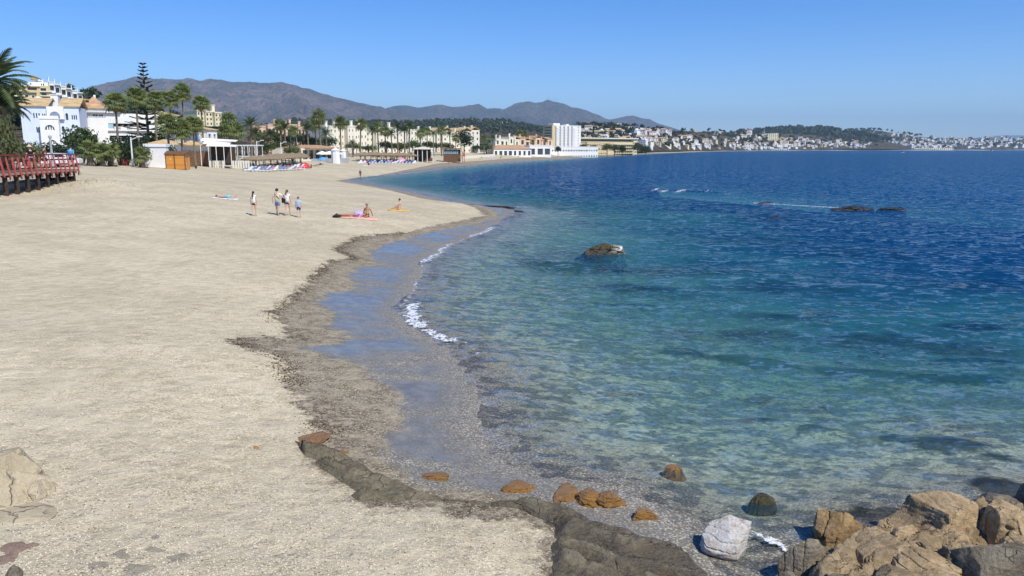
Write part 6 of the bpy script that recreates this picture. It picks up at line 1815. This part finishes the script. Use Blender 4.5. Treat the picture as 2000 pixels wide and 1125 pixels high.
def outcrop():
    pw = [P(x, y, .25)[:2] for x, y in [(1525, 1150), (1545, 1075), (1600, 1040), (1680, 1030), (1760, 1010), (1800, 985), (1900, 975), (2100, 965), (2500, 960), (2500, 1330), (1525, 1330)]]
    xs = np.arange(2.4, 13, .03); ys = np.arange(6.4, 12.2, .03); X, Y = np.meshgrid(xs, ys)
    d = poly_dist(X, Y, pw); d = np.where(inside(X, Y, pw), d, -d) + .2 * fbm(X / .4, Y / .4, 4, 15)
    a = R(32); s = X * math.cos(a) + Y * math.sin(a); c = -X * math.sin(a) + Y * math.cos(a)
    q = c * 1.9 + .8 * fbm(s / .9, c / .6, 4, 18); saw = q - np.floor(q)
    blk = vnoise(X * 2.2 + .6 * fbm(X * 2, Y * 2, 3, 4), Y * 2.2 + .6 * fbm(X * 2 + 9, Y * 2, 3, 6), 19)
    z = -.62 + .74 * sstep(-.15, .55, d) + sstep(.05, .6, d) * (.24 * saw ** 1.4 + .22 * np.floor(blk * 4) / 4 + .07 * ridged(X * 2.4, Y * 2.4, 4, 21) + .03 * fbm(X * 9, Y * 9, 3, 22))
    o = link('rock_outcrop', grid_mesh('rock_outcrop', X, Y, z, BROWNR, d > -.3))
    tag(o, 'jagged brown bedrock the boulders of the pile rest on', 'rock')
outcrop()
# ------------------------------------------------------------------ loose pebbles and weed
def scatter(name, label, pts, sizes, m, cat, seed, flat=.55, asp=(.5, .9)):
    r = np.random.default_rng(seed); n = len(pts)
    base = np.array([(1, 0, 0), (-.9, .1, 0), (0, 1, .1), (.1, -1, 0), (0, 0, 1), (0, 0, -1)]); fs = [(0, 2, 4), (2, 1, 4), (1, 3, 4), (3, 0, 4), (2, 0, 5), (1, 2, 5), (3, 1, 5), (0, 3, 5)]
    V = []; F = []
    for i in range(n):
        a = r.uniform(0, 6.28); c, s = math.cos(a), math.sin(a)
        b = base * np.array([1, r.uniform(*asp), flat * r.uniform(.6, 1.2)]) * sizes[i] * r.uniform(.8, 1.2, (6, 1))
        V.append(np.stack([b[:, 0] * c - b[:, 1] * s, b[:, 0] * s + b[:, 1] * c, b[:, 2]], 1) + pts[i]); F += [tuple(q + 6 * i for q in f) for f in fs]
    me = bpy.data.meshes.new(name); me.from_pydata(np.concatenate(V).tolist(), [], F); me.materials.append(m)
    me.polygons.foreach_set('use_smooth', [True] * len(F))
    tag(link(name, me), label, cat, kind='stuff')
def sand_points(n, seed, zone):
    r = np.random.default_rng(seed); px = r.uniform(-150, 1450, n * 6); py = 430 + 800 * r.power(2.2, n * 6)
    xy = np.array([P(a, b, .5)[:2] for a, b in zip(px, py)]); s = shore_s(xy[:, 0], xy[:, 1])
    dd = poly_dist(xy[:, 0], xy[:, 1], dry_poly); dd = np.where(inside(xy[:, 0], xy[:, 1], dry_area), dd, -dd)
    k = zone(s, dd); xy = xy[k][:n]; z = terrain(xy[:, 0], xy[:, 1])
    return np.column_stack([xy, z])
r_ = np.random.default_rng(3)
pts = sand_points(9000, 1, lambda s, d: (d > 0) & (s > 1)); scatter('pebbles', 'pale pebbles strewn over the dry sand', pts, r_.uniform(.008, .024, len(pts)), mat('pale_pebble', (.62, .55, .42), .8, .25, 20), 'pebbles', 1)
pts = sand_points(2600, 2, lambda s, d: (d > 0) & (s > 1)); scatter('pebbles', 'dark pebbles and bits of litter in the dry sand', pts, r_.uniform(.007, .02, len(pts)), mat('dark_pebble', (.16, .13, .09), .8, .3, 20), 'pebbles', 2)
pts = sand_points(5000, 3, lambda s, d: (d < 0) & (s > .4)); scatter('pebbles', 'brown gravel below the tide line', pts, r_.uniform(.008, .026, len(pts)), mat('brown_pebble', (.25, .20, .13), .6, .4, 20), 'pebbles', 3)
def wrack():
    r = np.random.default_rng(8); P0 = []
    for (x0, y0), (x1, y1) in zip(dry_poly[8:27], dry_poly[9:28]):
        L = math.hypot(x1 - x0, y1 - y0)
        for k in range(int(L * 300)):
            t = r.random(); x = x0 + (x1 - x0) * t + r.normal() * .2 + .1; y = y0 + (y1 - y0) * t + r.normal() * .22
            if vnoise(x / .7, y / .7, 4) * .6 + vnoise(x / .16, y / .16, 6) * .4 > .47: P0.append((x, y))
    xy = np.array(P0); z = terrain(xy[:, 0], xy[:, 1])
    scatter('seaweed', 'line of dark brown dried seaweed along the gravel edge', np.column_stack([xy, z + .008]), r.uniform(.008, .034, len(xy)), mat('dry_seaweed', (.075, .042, .020), .9, .4, 8), 'seaweed', 9, .3, (.15, .4))
wrack()
# ------------------------------------------------------------------ people
def skinmat(name, c): 
    return mat(name, c, .55, .08, 6)
SKIN = skinmat('fair_skin', (.56, .36, .26)); TANS = skinmat('tanned_skin', (.40, .205, .12))
CL = {'cream': mat('cream_cloth', (.66, .58, .42), .9, .08, 8), 'whitec': mat('white_cloth', (.78, .77, .76), .9, .05, 8), 'sky': mat('light_blue_cloth', (.36, .50, .76), .9, .08, 8), 'denim': mat('denim_blue', (.13, .20, .38), .9, .15, 8), 'navyc': mat('navy_shorts', (.035, .05, .13), .9, .2, 8), 'blackc': mat('black_shorts', (.012, .010, .013), .9, .2, 8),
      'dblue': mat('dark_blue_jacket', (.02, .04, .12), .8, .2, 8), 'redc': mat('red_cloth', (.45, .04, .04), .9, .15, 8), 'pinkc': mat('pink_cloth', (.65, .25, .33), .9, .15, 8)}
HAIR = {'dark': mat('dark_hair', (.022, .014, .010), .6, .3, 30), 'brown': mat('brown_hair', (.13, .075, .04), .6, .3, 30), 'grey': mat('grey_hair', (.40, .36, .32), .7, .2, 30)}

def skin_obj(name, V, E, Rr, m, parent, sub=1):
    me = bpy.data.meshes.new(name); me.from_pydata([tuple(v) for v in V], E, [])
    me.materials.append(m)
    o = link(name, me, parent)
    sk = o.modifiers.new('skin', 'SKIN'); sk.use_smooth_shade = True
    for i, d in enumerate(me.skin_vertices[0].data):
        r = Rr[i]; d.radius = r if hasattr(r, '__len__') else (r, r)
        d.use_root = (i == 0)
    ss = o.modifiers.new('sub', 'SUBSURF'); ss.levels = sub; ss.render_levels = sub
    return o

def pose_walk(st=.16, arm=.1, spread=0.0):
    J = dict(pelvis=(0, 0, .93), waist=(0, 0, 1.08), chest=(0, 0, 1.30), neck=(0, 0, 1.46), head0=(0, .015, 1.55), head1=(0, .02, 1.64))
    for s, n in ((-1, 'L'), (1, 'R')):
        k = st * s
        J['sh' + n] = (s * .165, 0, 1.385); J['el' + n] = (s * (.225 + spread), -arm * s * .5 - .02, 1.12); J['wr' + n] = (s * (.235 + spread), -arm * s + .05, .89); J['ha' + n] = (s * (.235 + spread), -arm * s + .07, .81)
        J['hip' + n] = (s * .085, 0, .88); J['kn' + n] = (s * .095, k * .55 + .03, .49); J['an' + n] = (s * .09, k - .03, .08 + (.05 if k < 0 else 0)); J['to' + n] = (s * .10, k + .12, .03)
    return J
def pose_sit(lean=.0, knees=.32, arms='lap'):
    J = dict(pelvis=(0, 0, .13), waist=(0, -.03 - lean * .3, .28), chest=(0, -.05 - lean, .50), neck=(0, -.03 - lean, .66), head0=(0, 0 - lean, .75), head1=(0, .01 - lean, .84))
    for s, n in ((-1, 'L'), (1, 'R')):
        J['sh' + n] = (s * .165, -.05 - lean, .585)
        if arms == 'lap': J['el' + n] = (s * .23, .06, .36); J['wr' + n] = (s * .17, .28, .28); J['ha' + n] = (s * .15, .36, .28)
        else: J['el' + n] = (s * .27, -.12 - lean, .33); J['wr' + n] = (s * .29, -.22 - lean, .10); J['ha' + n] = (s * .29, -.26 - lean, .05)
        J['hip' + n] = (s * .095, .02, .11); J['kn' + n] = (s * .15, .42, knees + .04 * s); J['an' + n] = (s * .12, .72, .08); J['to' + n] = (s * .13, .84, .07)
    return J
def pose_lie():
    J = pose_walk(0.02, .0, .05); K = {}
    for k, (x, y, z) in J.items(): K[k] = (x, (z - .85), .12 + .25 * y)
    for n in 'LR': K['to' + n] = (J['to' + n][0], -.86, .2)
    return K

def person(label, loc, h, rz, J, skin=SKIN, top=None, bottom=None, hair='dark', long_hair=0.0, sleeves=.55, legs=.45, group=None, wide=1.0, fingers=False, extra=None, top_long=0.0, slim=1.0):
    t = thing('person', label, 'person', loc, rz, group); s = h / 1.72; t.scale = (s * wide, s * wide, s)
    Vv = {k: Vector(v) for k, v in J.items()}
    names = ['pelvis', 'waist', 'chest', 'neck', 'head0', 'head1'] + [a + n for n in 'LR' for a in ('sh', 'el', 'wr', 'ha', 'hip', 'kn', 'an', 'to')]
    rad = dict(pelvis=(.135, .105), waist=(.125, .09), chest=(.145, .10), neck=.052, head0=(.072, .078), head1=(.078, .088), sh=.06, el=.042, wr=.03, ha=(.042, .02), hip=.088, kn=.056, an=.038, to=(.04, .03))
    I = {n: i for i, n in enumerate(names)}
    V = [Vv[n] for n in names]; Rr = [rad.get(n) or rad[n[:-1]] for n in names]
    E = [(I['pelvis'], I['waist']), (I['waist'], I['chest']), (I['chest'], I['neck']), (I['neck'], I['head0']), (I['head0'], I['head1'])]
    for n in 'LR':
        E += [(I['chest'], I['sh' + n]), (I['sh' + n], I['el' + n]), (I['el' + n], I['wr' + n]), (I['wr' + n], I['ha' + n]), (I['pelvis'], I['hip' + n]), (I['hip' + n], I['kn' + n]), (I['kn' + n], I['an' + n]), (I['an' + n], I['to' + n])]
        if fingers:
            d = (Vv['ha' + n] - Vv['wr' + n]).normalized(); sg = 1 if n == 'R' else -1
            for q, (off, ln) in enumerate(((-.030, .060), (-.010, .072), (.010, .078), (.029, .066))):
                V.append(Vv['ha' + n] + d * ln + Vector((0, off * 1.3, 0)) + Vector((-sg * .012, 0, 0))); Rr.append(.009); E.append((I['ha' + n], len(V) - 1))
            V.append(Vv['wr' + n] + d * .05 + Vector((-sg * .02, .055, 0))); Rr.append(.010); E.append((I['wr' + n], len(V) - 1))
    body = skin_obj('body', V, E, Rr, skin, t, 1)
    up = (Vv['head1'] - Vv['neck']).normalized()
    def L(a, b, f): return Vv[a].lerp(Vv[b], f)
    if top:
        tv = [L('pelvis', 'waist', -.15 - top_long), Vv['waist'], Vv['chest'], L('chest', 'neck', .72)]; tr = [(.165, .135), (.155, .125), (.168, .128), (.08, .075)]; te = [(0, 1), (1, 2), (2, 3)]
        for n in 'LR':
            b = len(tv); tv += [Vv['sh' + n], L('sh' + n, 'el' + n, sleeves)]; tr += [.082, .072]; te += [(2, b), (b, b + 1)]
        skin_obj('shirt', tv, te, [tuple(x * slim for x in q) if hasattr(q, '__len__') else q * slim for q in tr], top, t, 1)
    if bottom:
        bv = [L('pelvis', 'waist', .35), Vv['pelvis']]; br = [(.148, .115), (.155, .128)]; be = [(0, 1)]
        for n in 'LR':
            b = len(bv); bv += [Vv['hip' + n], L('hip' + n, 'kn' + n, legs)]; br += [.108, .092]; be += [(1, b), (b, b + 1)]
        skin_obj('shorts', bv, be, br, bottom, t, 1)
    if hair:
        bm = bmesh.new(); bmesh.ops.create_uvsphere(bm, u_segments=14, v_segments=10, radius=1.0)
        cen = Vv['head1'] * .62 + Vv['head0'] * .38
        fwd = Vector((0, 1, 0))
        rem = [v for v in bm.verts if v.co.y > .35 and v.co.z < .35 or v.co.z < -.55]
        bmesh.ops.delete(bm, geom=rem, context='VERTS')
        q = Vector((0, 0, 1)).rotation_difference(up)
        for v in bm.verts: v.co = cen + q @ Vector((v.co.x * .096, v.co.y * .112 - .006, v.co.z * .118 + .02))
        me = bpy.data.meshes.new('hair'); bm.to_mesh(me); bm.free(); me.materials.append(HAIR[hair]); me.polygons.foreach_set('use_smooth', [True] * len(me.polygons))
        link('hair', me, t)
        if long_hair:
            m = MB(); m.tube([cen + q @ Vector((-.01, -.09, .02)), cen + q @ Vector((-.03, -.125, -.12)), cen + q @ Vector((-.035, -.125, -.12 - long_hair))], [.05, .055, .015], 8); m.build('ponytail', HAIR[hair], t, True)
    # face: eyes, nose and ears on the front of the head
    q = Vector((0, 0, 1)).rotation_difference(up); hc = Vv['head0'] * .45 + Vv['head1'] * .55
    m = MB()
    for sx in (-.03, .03): m.box(*[c for a, b in (((hc + q @ Vector((sx, .082, .015))).x, .008), ((hc + q @ Vector((sx, .082, .015))).y, .008), ((hc + q @ Vector((sx, .082, .015))).z, .006)) for c in (a - b, a + b)])
    m.build('eyes', HAIR['dark'], t)
    m = MB(); m.tube([hc + q @ Vector((0, .08, .015)), hc + q @ Vector((0, .108, -.02)), hc + q @ Vector((0, .08, -.025))], [.008, .014, .008], 6)
    for sx in (-1, 1): m.tube([hc + q @ Vector((sx * .076, 0, .02)), hc + q @ Vector((sx * .09, -.005, 0)), hc + q @ Vector((sx * .076, 0, -.03))], [.012, .016, .008], 6)
    m.build('nose_and_ears', skin, t)
    if extra: extra(t, Vv)
    return t

def feet_at(px, py): return on_sand(px, py)
# family of four walking away
def strap(t, V):
    m = MB(); a = V['shL'] + Vector((.03, 0, .07)); b = V['chest'] + Vector((0, -.14, -.02)); c = V['waist'] + Vector((.17, -.10, -.03))
    m.tube([a, a.lerp(b, .5) + Vector((0, -.10, 0)), b, c], .016, 6); m.build('bag_strap', TOW['black'], t)
def handbag(t, V):
    m = MB(); x = V['elL'].x - .02; m.box(x - .05, x + .07, -.16, .16, .86, 1.22); m.tube([(x, -.12, 1.2), (V['shL'].x, 0, 1.46), (x, .12, 1.2)], .013, 6); m.build('shoulder_bag', TOW['black'], t)
J = pose_walk(.15, .08, .02)
person('girl with dark ponytail, white top and black shorts, leftmost of the walking family', feet_at(497, 422.5), 1.60, .05, J, SKIN, CL['whitec'], CL['blackc'], 'dark', .30, .15, .38, 'family walking along the beach', .86, True)
J = pose_walk(-.13, -.06, .03); J['elR'] = (.33, .03, 1.20); J['wrR'] = (.40, -.06, 1.13); J['haR'] = (.46, -.08, 1.12)
person('dark-haired man in cream shirt and blue shorts with a shoulder strap', feet_at(543, 420.8), 1.76, -.04, J, SKIN, CL['cream'], CL['denim'], 'dark', 0, .8, .72, 'family walking along the beach', 1.08, True, strap, .35)
J = pose_walk(.17, .05, .02)
person('brown-haired woman in white top and navy shorts walking beside the man', feet_at(562.5, 421.2), 1.70, -.1, J, SKIN, CL['whitec'], CL['navyc'], 'brown', .04, .25, .42, 'family walking along the beach', 1.02, True, handbag, .2)
J = pose_walk(.12, .07, .03)
person('boy in light blue T-shirt and dark shorts at the right of the family', feet_at(584, 425), 1.36, .0, J, SKIN, CL['sky'], CL['navyc'], 'brown', 0, .6, .7, 'family walking along the beach', .95, True, None, .25)
# sunbathers near the family
g = towel('turquoise and white towel under the sunbather left of the family', 440, 388, 1.9, .75, R(-8), CL['whitec'])
person('sunbather lying on the left with a turquoise cloth round the hips', g + Vector((0.1, 0, .05)), 1.68, R(82), pose_lie(), SKIN, None, TOW['turq'], 'brown', 0, .5, .95)
g = towel('pale peach towel under the two sunbathers right of the family', 702, 426, 2.6, 1.3, R(4), TOW['peach'])
person('tanned sunbather lying down right of the family', on_sand(679, 424.5) + Vector((0, .1, .05)), 1.62, R(95), pose_lie(), TANS, None, TOW['pink'], 'brown', 0, .5, .2)
person('tanned grey-haired man sitting up facing the camera', on_sand(716, 425) + Vector((0, .1, .03)), 1.78, R(172), pose_sit(.10, .14, 'back'), TANS, None, TOW['black'], 'grey', 0, .5, .35)
def bag(label, px, py, m, w, h):
    g = on_sand(px, py); t = thing('beach_bag', label, 'bag', g, .3); mb = MB()
    prof = [(0, 0), (w * .5, 0), (w * .55, h * .5), (w * .42, h * .95), (w * .2, h), (0, h * .95)]
    mb.lathe(prof, 12); o = mb.build('body', m, t, True); o.scale = (1, .6, 1)
    mb = MB(); mb.tube([(-w * .3, 0, h * .9), (-w * .15, 0, h * 1.35), (w * .15, 0, h * 1.35), (w * .3, 0, h * .9)], .018, 6); mb.build('handle', m, t)
bag('lilac beach bag between the two sunbathers', 700, 424.6, TOW['lilac'], .62, .42)
bag('black bag lying at the head of the sunbather', 658, 425, TOW['black'], .55, .18)
g = towel('yellow towel under the sunbather nearest the waterline', 779, 411.5, 1.7, 1.0, R(10), TOW['yellow'])
person('bare-shouldered sunbather sitting on the yellow towel', on_sand(780, 411) + Vector((0, .1, .03)), 1.65, R(80), pose_sit(.02, .2, 'lap'), SKIN, None, TOW['peach'], 'dark', 0, .5, .2)
# farther figures
WK = pose_walk(.14, .06)
person('person in dark blue jacket standing at the water in the cove', on_sand(704, 348.5), 1.74, R(30), WK, TANS, CL['dblue'], CL['navyc'], 'dark', 0, .95, .7)
person('dark figure walking at the far waterline', on_sand(876, 321.5), 1.75, R(60), WK, TANS, CL['blackc'], CL['blackc'], 'dark', 0, .5, .6)
person('tanned person sitting beside the red tent', on_sand(608, 328.5), 1.7, R(140), pose_sit(), TANS, CL['blackc'], CL['navyc'], 'brown')
person('person sitting in the shade of the blue parasol', on_sand(627, 322), 1.7, R(170), pose_sit(), TANS, CL['whitec'], CL['dblue'], 'brown')
person('person lying between the red tent and the blue parasol', on_sand(618, 325) + Vector((0, 0, .03)), 1.7, R(80), pose_lie(), TANS, CL['blackc'], CL['blackc'], 'dark')
SITS = [(658, 314.5, 'blackc', 'sitting person in black, left of a pair on the open sand'), (667, 315, 'redc', 'sitting person in red, right of a pair on the open sand'), (720, 323, 'blackc', 'person in black sitting alone on a white towel'), (763, 313.5, 'pinkc', 'sitting person in pink left of the pink parasol'), (770, 312, 'redc', 'sitting person in red next to the pink parasol'),
        (893, 313.2, 'blackc', 'dark-clad person sitting low near the far waterline'), (938, 311.8, 'whitec', 'person in white sitting left of the purple loungers'), (941, 309.5, 'redc', 'person in red sitting above the purple loungers'), (978, 309.5, 'blackc', 'person in black sitting right of the purple loungers'), (1012, 307.2, 'blackc', 'small dark sitting person beyond the purple loungers'), (1073, 303.5, 'navyc', 'tiny sitting person before the white beach club'), (925, 307.5, 'sky', 'small sitting person in light blue near the low pale wall')]
towel('white towel of the lone sitter in black', 716, 323.6, 1.8, .9, .1, CL['whitec'])
for px, py, c, lab in SITS: person(lab, on_sand(px, py) + Vector((0, 0, .02)), 1.7, R((px * 37) % 360), pose_sit(), TANS if c != 'whitec' else SKIN, CL[c], CL['navyc'], 'dark')
STS = [(682, 306, 'pinkc', 'standing person in pink at the left end of the farther loungers'), (690, 306.5, 'navyc', 'standing person in navy at the left end of the farther loungers'), (697, 305.5, 'whitec', 'standing person in white at the left end of the farther loungers'), (735, 307, 'navyc', 'standing person in navy among the farther loungers'), (980, 301, 'blackc', 'tiny standing person below the brown-roofed restaurant'), (1060, 301.5, 'redc', 'tiny standing person in red before the white modern house'),
       (1045, 305.5, 'whitec', 'tiny standing person in white near the far water'), (1078, 305, 'navyc', 'tiny dark standing person near the white beach club'), (1092, 304, 'pinkc', 'tiny standing person in pink near the white beach club'), (535, 316, 'redc', 'person in red standing among the nearer loungers'), (528, 316.5, 'whitec', 'person in white standing among the nearer loungers'), (214, 313, 'sky', 'person in blue standing behind the young palms'), (222, 314, 'pinkc', 'person in pink standing behind the young palms'), (902, 303, 'whitec', 'tiny person in white by the wooden bar ladder'), (846, 304, 'whitec', 'person in white at the beige canopy bar')]
for px, py, c, lab in STS:
    person(lab, on_sand(px, py), 1.7, R((px * 53) % 360), WK, TANS, CL[c], CL['navyc'], 'dark')
# people on the boardwalk
def on_deck(label, px, Y, c, rz, hat=False, h=1.72):
    def f(t, V):
        if hat:
            m = MB(); m.lathe([(.22, 1.66), (.11, 1.69), (.10, 1.78), (0, 1.80)], 14); m.build('sun_hat', mat('straw_hat', (.62, .52, .34), .8, .1, 12), t)
    person(label, (xat(px, Y, 4.2), Y, 4.12), h, rz, WK, SKIN, c, CL['navyc'], 'grey' if hat else 'dark', 0, .6, .7, None, 1.1, False, f)
on_deck('person in dark clothes with a pale sun hat on the boardwalk', 62, 55.2, CL['blackc'], R(60), True)
on_deck('person in brown on the boardwalk near the lamp post', 90, 57.2, mat('brown_cloth', (.14, .06, .035), .9, .1, 8), R(-40))
on_deck('person in bright blue top at the end of the boardwalk', 141, 60.6, mat('bright_blue_cloth', (.05, .36, .72), .9, .1, 8), R(0))
# ------------------------------------------------------------------ air
def make_haze():
    m = NT('haze_air')
    v = m.n('ShaderNodeVolumePrincipled')
    v.inputs['Color'].default_value = (0.52, 0.77, 1.0, 1)
    v.inputs['Density'].default_value = HAZE
    v.inputs['Anisotropy'].default_value = 0.0
    m.t.links.new(v.outputs[0], m.out.inputs['Volume'])
    b = MB().box(-32000, 34000, -300, 36000, -7.5, 1500)
    o = b.build('haze', m.mat)
    tag(o, 'thin blue air over the bay', kind='stuff')
HAZE = 5.2e-5
make_haze()
